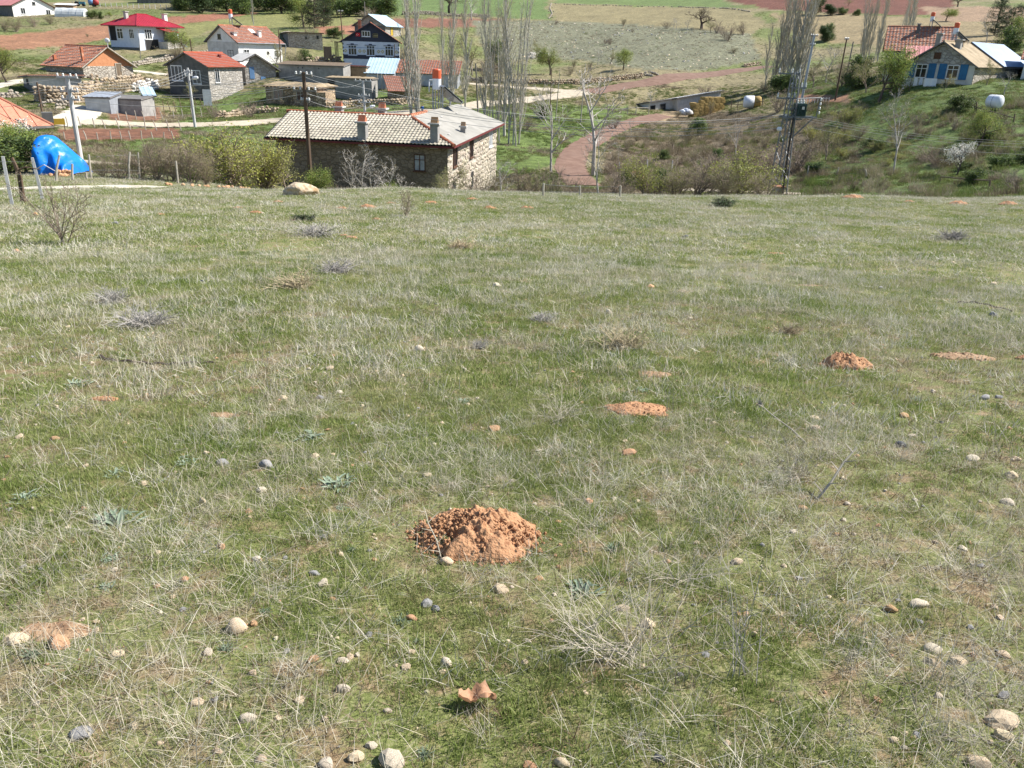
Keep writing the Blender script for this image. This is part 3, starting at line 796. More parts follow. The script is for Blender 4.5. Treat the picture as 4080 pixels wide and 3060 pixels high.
def disc(mb, face, u, z, r, d, sides=16, r2=None):
    vs = [face_pt(face, u + r * math.cos(2 * math.pi * k / sides), z + r * math.sin(2 * math.pi * k / sides), d) for k in range(sides)]
    mb.add(vs, [tuple(range(sides))])
M_flagred = mat('flag_red', (.62, .02, .03), (.55, .015, .025), 2); M_gold = mat('gold_paint', (.5, .42, .2), (.42, .35, .16), 2)
a = MB(); face_box(a, 'R', Lx * .24, Lx * .315, H + .75, H + 1.28, .004, .02); fl = a.build('flag', M_flagred, h)
a = MB(); u0, z0 = Lx * .268, H + 1.015
pts = []
for k in range(15):
    w = R(50) + R(260) * k / 14; pts.append((u0 + .14 * math.cos(w), z0 + .14 * math.sin(w)))
for k in range(15):
    w = R(310) - R(260) * k / 14; pts.append((u0 + .035 + .11 * math.cos(w), z0 + .11 * math.sin(w)))
vs = [face_pt('R', u, z, .024) for u, z in pts]; a.add(vs, [(k, k + 1, 28 - k, 29 - k) for k in range(14)])
sp = [(u0 + .17 + (.07 if k % 2 == 0 else .028) * math.cos(R(36 * k)), z0 + (.07 if k % 2 == 0 else .028) * math.sin(R(36 * k))) for k in range(10)]
a.add([face_pt('R', u, z, .024) for u, z in sp] + [face_pt('R', u0 + .17, z0, .024)], [(k, (k + 1) % 10, 10) for k in range(10)]); a.build('crescent_and_star', M_frame, fl)
a = MB(); face_box(a, 'R', Lx * .535, Lx * .63, H + .65, H + 1.25, .004, .03); face_box(a, 'R', Lx * .56, Lx * .605, H + 1.252, H + 1.4, .004, .03); pl = a.build('plaque', M_black, h)
a = MB(); uu0, uu1 = Lx * .535, Lx * .63
for z in (.67, 1.21): face_box(a, 'R', uu0 + .03, uu1 - .03, H + z, H + z + .025, .031, .04)
for u in (uu0 + .03, uu1 - .055): face_box(a, 'R', u, u + .025, H + .7, H + 1.2, .031, .04)
for k in range(5): face_box(a, 'R', uu0 + .17 + k * .14, uu0 + .27 + k * .14, H + .93, H + 1.05, .031, .042)
for k in range(6): face_box(a, 'R', uu0 + .15 + k * .12, uu0 + .23 + k * .12, H + .78, H + .84, .031, .042)
a.build('plaque_lettering', M_gold, pl)
a = MB(); face_box(a, 'R', Lx * .45, Lx * .55, H * .82, H * .86, .004, .03); a.build('name_plate', M_navy, h)
for c in (.045, .3, .375, .63, .7, .95):
    a = MB(); u, z, k = Lx * c, H * .6, .3
    a.add([face_pt('R', u - k, z, .02), face_pt('R', u, z - k, .02), face_pt('R', u + k, z, .02), face_pt('R', u, z + k, .02), face_pt('R', u - k * .45, z, .024), face_pt('R', u, z - k * .45, .024), face_pt('R', u + k * .45, z, .024), face_pt('R', u, z + k * .45, .024)], [(0, 1, 5, 4), (1, 2, 6, 5), (2, 3, 7, 6), (3, 0, 4, 7)]); a.build('diamond_motif', M_gold, h)
a = MB(); face_box(a, 'R', 0, Lx, H * .73, H * .745, .004, .025); a.build('blue_line', M_bluesteel, h)
for k in range(12):
    for u in (0, Lx - .16):
        if k % 2 == 0:
            a = MB(); face_box(a, 'R', u, u + .16, H * .1 + k * H * .075, H * .1 + (k + .9) * H * .075, .004, .04); a.build('quoin', M_navy, h)
chimney(h, Lx * .3, Ly * .3, H + 1.2, H + 3.3, .5, M_tile_br); 
pz = MB(); pz.box(-1.4, -.004, 1, 7, H - .25, H - .12)
for y in (1.1, 3.9, 6.8): pz.tube([(-1.3, y, -1.5), (-1.3, y, H - .25)], .07, 6)
pz.build('side_porch', M_wood, h)

# ---- low sheds in front of it
h, Lx, Ly, H = house('shed', 'long low grey block shed with dark tiled rim below the mud heap', 'shed', (1112, 300, 130), 96, 1366, 1100, 258, .35, 'shed', M_greyplaster, M_wood, 'flat', Ly=3.5, over=.2)
for c in (.3, .37, .62):
    a = MB(); face_box(a, 'R', Lx * c, Lx * c + .12, H * .72, H * .86, .003, .01); a.build('vent_hole', M_dark, h)  # dark plates painted as the shade within the holes
h, Lx, Ly, H = house('shed', 'brown mud shed with sagging tile and tin roof', 'shed', (1366, 308, 131), 96, 1457, 1360, 266, -.01, 'shed', M_mud, M_tile_or, 'tile', Ly=3.5, over=.2)
h, Lx, Ly, H = house('shed', 'open shed roofed with pale blue corrugated sheet', 'shed', (1460, 335, 130), 92, 1565, 1452, 292, 1.9, 'shed', M_galv, M_bluesheet, 'sheet', Ly=4.5, over=.3)
for u in (.45, .6, .75):
    a = MB(); a.tube([(Lx * u, -.5, -1.2), (Lx * u, -.5, H)], .05, 5); a.build('post', M_pale_wood, h)
h, Lx, Ly, H = house('shed', 'long annex with orange tile roof behind the poplars', 'shed', (1568, 332, 132), 92, 1822, 1560, 290, 1.7, 'shed', M_galv, M_tile_or, 'tile2', Ly=4.5, over=.3)
window(h, 'R', Lx * .1, H * .4, .6, .5, 'grey', 1, False)
h, Lx, Ly, H = house('hut', 'small stone hut with drooping orange tile roof beside the poplars', 'hut', (1560, 404, 117), 74, 1640, 1535, 362, 1.5, 'shed', M_stone_b, M_tile_or, 'tile', Ly=4.5, over=.5)
h, Lx, Ly, H = house('shed', 'grey concrete cellar with dark doorway set into the grassy bank', 'shed', (1300, 352, 122), 96, 1480, 1290, 312, .1, 'flat', M_greyplaster, M_mudroof, Ly=3, over=.15)
door(h, 'R', Lx * .12, -.2, .9, 1.35, M_dark)  # door panel coloured as the shade inside the doorway

# ---- ruined mud house
h, Lx, Ly, H = house('ruined_house', 'ruined mud-brick house with heaped earth roof and two broken windows', 'ruin', (1062, 408, 114), 98, 1262, 1052, 346, .35, 'flat', M_stone_b, M_mudroof, Ly=6.5, over=.35, trim=M_wood)
window(h, 'R', Lx * .25, H * .2, 1.3, 1.35, 'pale', 2, False, sill=False); window(h, 'R', Lx * .68, H * .22, 1.1, 1.2, 'pale', 2, False, sill=False)
for k in range(16):
    a = MB(); x = -.2 + (Lx + .4) * k / 15; a.tube([(x, -.75, H + .05), (x, -.3, H + .06)], .05, 5); a.build('roof_beam', M_wood, h)
a = MB(); rr = random.Random(3)
a.prism([(Lx + .05, -.6, -1), (Lx + 1.2, -.2, -1), (Lx + .9, 3.0, -1), (Lx + .05, 3.2, -1)], (0, 0, H + .6)); a.build('broken_wall', M_stone_b, h)

# ---- white farmhouse, greenhouse and sheds far up on the left
h, Lx, Ly, H = house('farmhouse', 'long white farmhouse with faded pink roof on the upper slope', 'house', (55, 62, 266), 34, 211, -90, 21, 2.6, 'y', M_white, M_pinkroof, 'sheet', over=.5, trim=M_brownwood)
window(h, 'R', Lx * .24, H * .2, 1.2, 1.5, 'white', 2, False); window(h, 'R', Lx * .85, H * .15, 1.2, 1.5, 'white', 2, False); window(h, 'R', Lx * .53, H + .4, .8, .7, 'grey', 1, False)
lw = MB(); face_box(lw, 'L', 0, Ly, -2, H, .004, .04); lw.build('dark_side', M_darkgrey, h)  # dark grey over the white wall is painted shade on this face
gh = thing('greenhouse', 'rounded plastic-sheet greenhouse beside the white farmhouse', 'greenhouse', at(218, 62, 262), R(5))
M_plastic = mat('cloudy_plastic_sheet', (.6, .62, .62), (.45, .47, .47), .8, rough=.35)
a = MB(); Lg = 7.4; vs = []
for i in range(9):
    for k in range(11):
        w = math.pi * k / 10; vs.append((Lg * i / 8, 2 - 2 * math.cos(w), 2.3 * math.sin(w) - .3 + .04 * ((i * 7 + k * 3) % 3)))
a.add(vs, [(i * 11 + k, (i + 1) * 11 + k, (i + 1) * 11 + k + 1, i * 11 + k + 1) for i in range(8) for k in range(10)] + [tuple(range(11)), tuple(range(88, 99))[::-1]]); a.build('cover', M_plastic, gh)
a = MB()
for i in (0, 2, 4, 6, 8): a.tube([(Lg * i / 8, 2 - 2.05 * math.cos(math.pi * k / 10), 2.36 * math.sin(math.pi * k / 10) - .3) for k in range(11)], .04, 4)
a.build('hoop', M_galv, gh)
h, Lx, Ly, H = house('shed', 'low open shed with white tin roof by the tractor', 'shed', (222, 34, 292), 75, 290, 216, 20, .5, 'shed', M_mud, M_white, 'sheet', Ly=5, over=.4)
h, Lx, Ly, H = house('shed', 'long dark grey metal shed behind the white post fence', 'shed', (548, 16, 318), 68, 712, 530, -18, .6, 'shed', M_darkgrey, M_galv, 'sheet', Ly=8, over=.3)
for k in range(9):
    a = MB(); face_box(a, 'R', Lx * k / 9 + .05, Lx * k / 9 + .12, -.5, H, .004, .06); a.build('panel_seam', M_black, h)
h, Lx, Ly, H = house('house', 'pale house mostly hidden behind dark bushes at the top', 'house', (760, 20, 330), 68, 850, 740, -14, 1.6, 'x', M_offwhite, M_tile_br, 'tile', Ly=8)

# ---- metal sheds by the ruin
h, Lx, Ly, H = house('shed', 'rusty blue-grey corrugated metal shed beside the garden fence', 'shed', (345, 441, 98), 84, 434, 340, 391, .3, 'shed', M_galv, M_galv, 'sheet', Ly=3.5, over=.15)
h, Lx, Ly, H = house('shed', 'long grey tin-walled lean-to next to the metal shed', 'shed', (437, 432, 100), 92, 560, 430, 396, .2, 'shed', M_greyplaster, M_grey_trim, 'flat', Ly=3, over=.1)
h, Lx, Ly, H = house('shed', 'small whitewashed stone shed with pale tin roof in the garden', 'shed', (586, 425, 101), 62, 612, 520, 385, .6, 'shed', M_brick, M_bluesheet, 'sheet', Ly=4.2, over=.3)

# ---- orange roof at the left edge
h, Lx, Ly, H = house('house', 'house showing only its smooth salmon tile roof and white chimney', 'house', (-150, 620, 57), 36, 158, -600, 516, 2.3, 'hip', M_greyplaster, M_tile_sal, over=.6, Ly=10)
chimney(h, Lx * .42, Ly * .12, H + .2, H + 1.75, .55)

# ---- right-hand houses
h, Lx, Ly, H = house('house', 'cottage with teal-blue shutters, brown earth roof and laundry line', 'house', (3868, 342, 99), 45, 4052, 3612, 262, 2.15, 'x', M_offwhite, M_mudroof, 'flat', trim=M_grey_trim, gable=M_stone_g, over=.5, Lx=19)
for c in (.76, .3):
    window(h, 'L', Ly * c, H * .3, 1.15, 1.35, 'white', 2)
    for s in (-1, 1):
        a = MB(); u = Ly * c + s * 1.05; face_box(a, 'L', u - .38, u + .38, H * .3 - .05, H * .3 + 1.45, .004, .06); a.build('shutter', M_tealblue, h)
a = MB(); face_box(a, 'L', Ly * .52, Ly * .62, H + .55, H + 1.2, .004, .05); a.build('vent', M_brownwood, h)
lw = MB(); face_box(lw, 'R', 0, Lx, -2, H - .25, .004, .06); lw.build('stone_side', M_stone, h)
a = MB(); ln = math.hypot(Ly / 2, 2.15); slope_sheet(a, (Lx * .4, -.48, H - .05), (1, 0, 0), (0, Ly / 2 / ln, 2.15 / ln), Lx * .62, ln + .5, 'sheet'); a.build('blue_roof_sheet', [M_bluesteel, M_grey_trim], h)
for u in (.35, .55, .75): window(h, 'R', Lx * u, H * .35, .8, .9, 'grey', 1, False)
chimney(h, 1.2, Ly * .36, H + .5, H + 2.4, .55, M_greyplaster); chimney(h, Lx * .08, Ly * .68, H + 1.0, H + 3.0, .5, M_greyplaster)
N, dR, dL = frame_of(3868, 342, 99, 45)
solar_heater(N + dR * (Lx * .22) + dL * (Ly * .5) + Vector((0, 0, H + 2.1)), R(75), .85, 'solar water heater on the brown roof of the shuttered cottage', 2.6)
h2, Lx, Ly, H = house('house', 'white house with long weathered brown-red tile roof behind the cottage', 'house', (3528, 262, 118), 112, 3790, 3490, 195, 2.6, 'x', M_offwhite, M_tile_br, 'tile2', Ly=8, over=.6)
window(h2, 'R', Lx * .11, H * .25, 1.3, 1.5, 'blue', 2); chimney(h2, Lx * .43, Ly * .36, H + 1.2, H + 3.0, .35, M_darkgrey)
N, dR, dL = frame_of(3528, 262, 118, 112)
solar_heater(N + dR * (Lx * .72) + dL * (Ly * .55) + Vector((0, 0, H + 2.5)), R(62), .8, 'solar water heater with three dark panels on the brown-red tile roof', 3.4)
h, Lx, Ly, H = house('porch', 'small lean-to roofed in ribbed red metal between the two houses', 'porch', (3600, 320, 106), 112, 3700, 3590, 255, 1.7, 'shed', M_offwhite, M_pinkroof, 'sheet', Ly=4, over=.3)
h, Lx, Ly, H = house('house', 'whitewashed wall of a house on the green bank beside the cottage', 'house', (4068, 305, 107), 122, 4300, 4066, 232, 1.8, 'x', M_white, M_tile_br, 'tile', Ly=8)

# ---- hay barn on the right
h, Lx, Ly, H = house('barn', 'lean-to barn with dark door beside the straw stack', 'barn', (2588, 462, 130), 60, 2712, 2575, 408, -.8, 'shed', M_offwhite, M_grey_trim, 'flat', Ly=5, over=.3)
h.rotation_euler[1] = -R(6); door(h, 'R', Lx * .43, -.3, .95, 1.75, M_dark); window(h, 'R', Lx * .1, .3, 1.0, 1.2, 'grey', 1, False)
h, Lx, Ly, H = house('barn', 'open-fronted barn of pale blocks with long white tin roof', 'barn', (2700, 452, 132), 66, 2876, 2690, 393, -.7, 'shed', M_brick, M_white, 'sheet', Ly=5, over=.4)
h.rotation_euler[1] = -R(8)

# ================================================================== THE TILED STONE HOUSE BELOW THE MEADOW
def rayhit(h_mat, px, py, O, n):
    """pixel ray against a plane given in the thing's own frame -> local point"""
    inv = h_mat.inverted()
    o = inv @ Vector((0, 0, EYE)); d = (inv.to_3x3() @ ray(px, py)).normalized()
    k = (Vector(O) - o).dot(Vector(n)) / d.dot(Vector(n))
    return o + d * k
MH_AZ = 8.8
N = at(1784, 850, 52.6); dR, dL = azd(MH_AZ), azd(MH_AZ - 90)
MHL = 'two-storey rubble stone house with grey tiled L-shaped roof below the meadow'
mh = thing('stone_house', MHL, 'house', N, math.atan2(dR.y, dR.x))
HM = Matrix.Translation(N) @ Matrix.Rotation(math.atan2(dR.y, dR.x), 4, 'Z')
OV = .6
He = rayhit(HM, 1826, 586, (-OV, 0, 0), (1, 0, 0)).z          # eave height over the corner
Ly = reach(N, dL, 1086, 548) - OV * .4
Lx = reach(N, dR, 1978, 500)
dg = (dR + dL).normalized(); tdg = reach(N, dg, 1633, 465); w = tdg / math.sqrt(2)
pr = N + dg * tdg; zr = EYE + ray(1633, 465).z / math.hypot(ray(1633, 465).x, ray(1633, 465).y) * math.hypot(pr.x, pr.y) - N.z
w = min(max(w, 3.0), 4.6); zr = max(zr, He + 1.1)
M_mortar = mat('pale_lime_mortar', (.46, .42, .36), (.33, .29, .24), 4, bump=.4)
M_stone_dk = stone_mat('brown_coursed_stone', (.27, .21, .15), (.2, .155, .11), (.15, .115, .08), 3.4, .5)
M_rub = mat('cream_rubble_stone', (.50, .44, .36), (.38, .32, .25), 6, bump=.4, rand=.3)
M_tile_gr = mat('pale_grey_cement_tile', (.40, .37, .30), (.31, .28, .22), 5, rand=.15, rough=.75)
M_memb = mat('grey_roof_membrane', (.26, .25, .22), (.33, .315, .28), .9, rough=.7, contrast=(.42, .6))
foot = 2.0
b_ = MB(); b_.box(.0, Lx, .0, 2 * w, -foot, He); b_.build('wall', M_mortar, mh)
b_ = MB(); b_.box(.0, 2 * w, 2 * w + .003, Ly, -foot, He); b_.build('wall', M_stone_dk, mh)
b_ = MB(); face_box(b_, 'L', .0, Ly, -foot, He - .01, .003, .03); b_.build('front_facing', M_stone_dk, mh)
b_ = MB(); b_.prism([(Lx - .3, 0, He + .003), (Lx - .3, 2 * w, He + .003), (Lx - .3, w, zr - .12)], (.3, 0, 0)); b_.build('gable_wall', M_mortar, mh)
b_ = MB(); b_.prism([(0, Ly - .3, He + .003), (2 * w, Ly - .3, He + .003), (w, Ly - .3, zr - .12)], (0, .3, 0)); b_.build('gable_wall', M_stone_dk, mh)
slp = (zr - He) / (w + OV)
sn = math.sqrt(1 + slp * slp)
def roof_poly(pts, mats, name, th=.12):
    mb = MB(); mb.mi = 0; vs = [Vector(p) for p in pts]; mb.add(vs, [tuple(range(len(vs)))])
    mb.mi = 1; mb.prism([v - Vector((0, 0, .004)) for v in vs], (0, 0, -th)); return mb.build(name, mats, mh)
e0 = -OV
A_pl = [(e0, e0, He), (w, w, zr), (w, Ly + OV, zr), (e0, Ly + OV, He)]
B_pl = [(e0, e0, He), (Lx + OV, e0, He), (Lx + OV, w, zr), (w, w, zr)]
roof_poly(A_pl, [M_dark, M_maroon], 'tile_boarding')
roof_poly([(p[0], p[1], p[2] + .05) for p in B_pl], [M_memb, M_maroon], 'roof_sheet', .15)
roof_poly([(w, 2 * w - w, zr), (2 * w + OV, 2 * w + OV, He), (2 * w + OV, Ly + OV, He), (w, Ly + OV, zr)], [M_tile_gr, M_maroon], 'rear_slope')
roof_poly([(w, w, zr), (Lx + OV, w, zr), (Lx + OV, 2 * w + OV, He), (2 * w + OV, 2 * w + OV, He)], [M_memb, M_maroon], 'rear_slope')
# single tiles: curved, overlapping, in courses
tm = MB(); TW, TL = .25, .44
vs = []
for e in (0, 1, 2):
    for k in range(6):
        a_ = k / 5; hgt = .06 * math.sin(math.pi * min(1, a_ * 1.35)) if a_ < .74 else .012
        y_ = (a_ - .5) * TW * 1.04
        x_ = 0 if e != 1 else TL
        z_ = (.05 + hgt) if e == 0 else ((.012 + hgt) if e == 1 else (.05 + hgt - .03))
        vs.append((x_, y_, z_))
tm.add(vs, [(k, k + 1, 7 + k, 6 + k)[::-1] for k in range(5)] + [(k, 12 + k, 13 + k, k + 1)[::-1] for k in range(5)])
tile_me = tm.mesh('tile', M_tile_gr)
rows = int(round((w + OV) * sn / .37)); tp = (w + OV) * sn / rows
tilt = math.atan(slp); cnt = 0; tiles = []
rr = random.Random(5)
for i in range(rows):
    s0 = i * tp / sn; x_ = e0 + s0; z_ = He + s0 * slp + .03
    ylo = x_ + .12; k0 = int(math.ceil((ylo - e0) / TW))
    n_c = int((Ly + OV - e0) / TW)
    for k in range(k0, n_c):
        tiles.append((x_, e0 + (k + .5) * TW, z_, i))
tiles.sort(key=lambda q: (HM @ Vector(q[:3]) - Vector((0, 0, EYE))).length)
rest = MB()
for j, (x_, y_, z_, i) in enumerate(tiles):
    rz = rr.uniform(-.02, .02); Mx = Matrix.Translation((x_, y_, z_ + rr.uniform(-.006, .008))) @ Matrix.Rotation(rz, 4, 'Z') @ Matrix.Rotation(-tilt, 4, 'Y')
    if j < 300:
        o = link('tile', tile_me, mh); o.matrix_local = Mx
    else:
        rest.add([Mx @ Vector(v) for v in tm.v], tm.f)
o = rest.build('tile_rows', M_tile_gr, mh); tag(o, None, None, None, 'stuff')
# ridge tiles
rt = MB(); rt.tube([(-.2, 0, 0), (.2, 0, 0)], [.13, .11], 8); rt_me = rt.mesh('ridge_tile', M_tile_or)
for k in range(int((Ly + OV - w) / .42)):
    o = link('ridge_tile', rt_me, mh, (w, w + .3 + k * .42, zr + .03), (0, 0, R(90) + rr.uniform(-.05, .05)))
for k in range(10):
    o = link('ridge_tile', rt_me, mh, (w + .3 + k * .42, w, zr + .06), (0, 0, rr.uniform(-.05, .05)))
for k in range(int((w + OV) * math.sqrt(2) / .42)):
    f = (k + .5) * .42 / math.sqrt(2); o = link('ridge_tile', rt_me, mh, (e0 + f, e0 + f, He + f * slp + .07), (0, -math.atan(slp / math.sqrt(2)), R(45)))
    o.data = o.data
b_ = MB()
for px, py, r_ in ((1700, 505, .25), (1760, 470, .2), (1820, 455, .22), (1665, 480, .3), (1790, 540, .2)):
    p = rayhit(HM, px, py, B_pl[0], Vector((0, -slp, 1)))
    if p.y > -.4: b_.prism([(p.x - r_ * .8, p.y - r_ * .3, He + (p.y + OV) * slp + .057), (p.x + r_, p.y - r_ * .25, He + (p.y + OV) * slp + .057), (p.x + r_ * .9, p.y + r_ * .3, He + (p.y + OV + r_ * .5) * slp + .06), (p.x - r_, p.y + r_ * .35, He + (p.y + OV + r_ * .5) * slp + .06)], (0, 0, .02))
b_.build('patch', M_concrete, mh)['kind'] = 'stuff'
def roof_chimney(px, py, htop_py, wd_, plane, cap=True, pot=None):
    nrm = Vector((-slp, 0, 1)) if plane == 'A' else Vector((0, -slp, 1))
    p = rayhit(HM, px, py, (e0, e0, He), nrm)
    D = (HM @ p); k = math.hypot(D.x, D.y)
    r_ = ray(px, htop_py); zt_ = EYE + r_.z / math.hypot(r_.x, r_.y) * k - N.z
    chimney(mh, p.x, p.y, p.z - .4, zt_ - .15, wd_, M_greyplaster, cap, pot)
    return p
M_potbrown = mat('brown_clay_pot', (.26, .16, .08), (.2, .12, .06), 4)
roof_chimney(1447, 556, 480, .55, 'A', True, M_tile_or)
roof_chimney(1733, 566, 486, .5, 'A', True, M_potbrown)
roof_chimney(1846, 530, 498, .36, 'B', True, M_potbrown)
for px, py, tp_ in ((1352, 442, 432), (1524, 455, 440)):
    p = rayhit(HM, px, py, (w + .6, 0, 0), (1, 0, 0)); chimney(mh, p.x, p.y, zr - .6, zr + .35, .5, M_greyplaster, True, M_tile_or)
# windows
holes = []
def wpix(face, x0, x1, y0, y1, style, **kw):
    O, n = ((0, 0, 0), (1, 0, 0)) if face == 'L' else ((0, 0, 0), (0, 1, 0))
    a_, c_ = rayhit(HM, x0, y0, O, n), rayhit(HM, x1, y1, O, n)
    u0, u1 = (a_.y, c_.y) if face == 'L' else (a_.x, c_.x)
    zz0, zz1 = min(a_.z, c_.z), max(a_.z, c_.z)
    if abs(u1 - u0) > 2.2: u1 = u0 + math.copysign(1.5, u1 - u0)
    u = (u0 + u1) / 2; ww = abs(u1 - u0)
    if face == 'R': holes.append((u - ww / 2 - .12, u + ww / 2 + .12, zz0 - .12, zz1 + .1))
    return window(mh, face, u, zz0, max(.6, ww), zz1 - zz0, style, **kw)
wo = wpix('L', 1650, 1696, 614, 682, 'brown', cols=2, curtain=True); wo.location.x = -.035
zwn = rayhit(HM, 1696, 682, (0, 0, 0), (1, 0, 0)).z
for px, st_ in ((1812, 'brown'), (1877, 'brown'), (1953, 'white')):
    u = reach(N, dR, px, 600)
    if st_ == 'white': window(mh, 'R', u, zwn + .1, 1.3, 1.55, 'white', cols=2, transom=False, curtain=True)
    else: window(mh, 'R', u, zwn + .1, 1.1, 1.5, 'brown', cols=2)
    holes.append((u - .75, u + .75, zwn - .1, zwn + 1.7))
for px in (1810, 1880):
    u = reach(N, dR, px, 740); b_ = MB(); face_box(b_, 'R', u - .35, u + .35, .6, 1.7, .003, .03); b_.build('cellar_opening', M_dark, mh); holes.append((u - .4, u + .4, .5, 1.8))  # dark plate on the wall; colour imitates the shade in the cellar
# rubble stones of the lit side wall
def stone_mesh(seed, mat_, name='stone'):
    r_ = random.Random(seed); n = r_.choice((5, 6, 6, 7)); mb = MB(); vs = []
    ang = [(k + r_.uniform(-.25, .25)) / n * 2 * math.pi for k in range(n)]
    ou = []
    for a_ in ang:
        sx, sz = math.cos(a_), math.sin(a_); q = 1 / max(abs(sx), abs(sz)) ** .7 * r_.uniform(.82, 1.0) * .5
        ou.append((sx * q, sz * q))
    for x_, z_ in ou: vs.append((x_, 0, z_))
    for x_, z_ in ou: vs.append((x_ * .9, -.045, z_ * .88))
    for x_, z_ in ou: vs.append((x_ * .55, -.075 * r_.uniform(.8, 1.2), z_ * .55))
    fs = [(k, (k + 1) % n, n + (k + 1) % n, n + k) for k in range(n)] + [(n + k, n + (k + 1) % n, 2 * n + (k + 1) % n, 2 * n + k) for k in range(n)] + [tuple(range(2 * n, 3 * n))]
    mb.add(vs, fs); return mb
protos = [stone_mesh(k, M_rub) for k in range(9)]; pmesh = [p.mesh('stone', M_rub) for p in protos]
sl = []; z_ = -.3
while z_ < He - .2:
    ch = rr.uniform(.17, .4); u = -.05
    while u < Lx - .1:
        sw = rr.uniform(.24, .55)
        if u + sw > Lx + .05: sw = Lx + .03 - u
        if sw > .12 and not any(h0 - .05 < u + sw / 2 < h1 + .05 and q0 < z_ + ch / 2 < q1 for h0, h1, q0, q1 in holes):
            sl.append((u + sw / 2, z_ + ch / 2 + rr.uniform(-.07, .07), sw * rr.uniform(.88, 1.0), ch * rr.uniform(.75, 1.2), rr.randrange(9), rr.uniform(-.15, .15)))
        u += sw + .02
    z_ += ch + .02
sl.sort(key=lambda q: q[0] - .6 * q[1])
rest = MB()
for j, (u, z_, sw, ch, k, rt_) in enumerate(sl):
    Mx = Matrix.Translation((u, -.002, z_)) @ Matrix.Rotation(rt_, 4, 'Y') @ Matrix.Diagonal((sw, 1, ch, 1))
    if j < 300:
        o = link('stone', pmesh[k], mh); o.matrix_local = Mx
    else: rest.add([Mx @ Vector(v) for v in protos[k].v], protos[k].f)
if rest.v: tag(rest.build('rubble_facing', M_rub, mh), None, None, None, 'stuff')
pH = rayhit(HM, 1775, 430, (0, w, 0), (0, 1, 0))
solar_heater(HM @ Vector((pH.x, w, zr + .1)), R(118), 1.12, 'tall solar water heater on the grey sheet roof of the stone house', 2.3)

# ================================================================== POLES, PYLON, WIRES
M_polewood = mat('dark_creosoted_pole', (.13, .085, .055), (.08, .055, .04), 3, stretch=(1, 1, .1), bump=.3)
M_polegrey = mat('weathered_grey_pole', (.24, .22, .19), (.16, .145, .125), 3, stretch=(1, 1, .1))
M_poleconc = mat('pale_concrete_pole', (.52, .52, .52), (.42, .42, .42), 2)
M_steel = mat('grey_painted_lattice_steel', (.2, .21, .22), (.14, .15, .16), 3, rough=.55, metal=.3)
M_porcelain = mat('white_porcelain', (.7, .7, .68), (.55, .55, .53), 4, rough=.3)
M_wire = mat('aluminium_wire', (.42, .42, .42), (.34, .34, .34), 3, rough=.5, metal=.2)
def pole(base, D, top, r0, r1, material, label, arms=(), lamp=None, group=None, cat='pole', name='utility_pole', square=False):
    B = at(base[0], base[1], D); T = at(top[0], top[1], D)
    B = Vector((B.x, B.y, min(B.z, z1(B.x, B.y))))
    o = thing(name, label, cat, B, 0, group)
    v = T - B
    mb = MB(); mb.tube([(0, 0, -.4), v * .5, v], [r0, (r0 + r1) / 2, r1], 4 if square else 8); mb.build('pole', material, o)
    for f, hw, az in arms:
        p = v * f; d = azd(az); a = MB()
        q = p - d * hw; q2 = p + d * hw; up = Vector((0, 0, .05)); sd = d.cross(Vector((0, 0, 1))) * .05
        a.prism([q - up - sd, q - up + sd, q + up + sd, q + up - sd], q2 - q); ao = a.build('crossarm', M_polegrey if material is not M_poleconc else M_poleconc, o)
        for k in (-.9, -.35, .35, .9):
            i_ = MB(); c = p + d * hw * k + Vector((0, 0, .052)); i_.lathe([(.03, 0), (.07, .03), (.05, .09), (.07, .12), (.03, .17)], 8, Matrix.Translation(c)); i_.build('insulator', M_porcelain, ao)
    if lamp:
        f, az, l = lamp; p = v * f; d = azd(az); a = MB(); a.tube([p, p + d * l * .6 + Vector((0, 0, .35)), p + d * l + Vector((0, 0, .45))], .035, 6); a.build('lamp_arm', M_galv, o)
        a = MB(); a.lathe([(.02, -.32), (.14, -.25), (.17, 0), (.12, .28), (.02, .34)], 10, Matrix.Translation(p + d * (l + .2) + Vector((0, 0, .45))) @ Matrix.Rotation(math.atan2(d.y, d.x), 4, 'Z') @ Matrix.Rotation(R(80), 4, 'Y')); a.build('lamp_head', M_tankwhite, o)
    return o, B, v
P1, B1, v1 = pole((325, 652), 57, (266, 302), .15, .11, M_poleconc, 'tall pale concrete pole with three crossarms behind the blue tarpaulin', ((.985, .7, 100), (.83, .6, 100), (.74, .6, 100)))
P2, B2, v2 = pole((778, 508), 90, (747, 270), .15, .1, M_poleconc, 'grey concrete street-lamp pole beside the gravel road', ((.93, .5, 110), (.88, .4, 40)), (.76, 100, .5), cat='lamp post', name='street_lamp')
P3, B3, v3 = pole((1240, 752), 50, (1209, 287), .14, .1, M_polewood, 'dark brown wooden pole rising beside the big boulder', ((.975, .5, 95), (.86, .7, 95), (.78, .25, 95)))
P4, B4, v4 = pole((1456, 478), 100, (1446, 321), .16, .12, M_poleconc, 'white metal pole with three arms and a lamp behind the tiled roof', ((.99, 1.0, 95), (.62, .7, 95), (.45, .7, 95)), (.25, 80, .7))
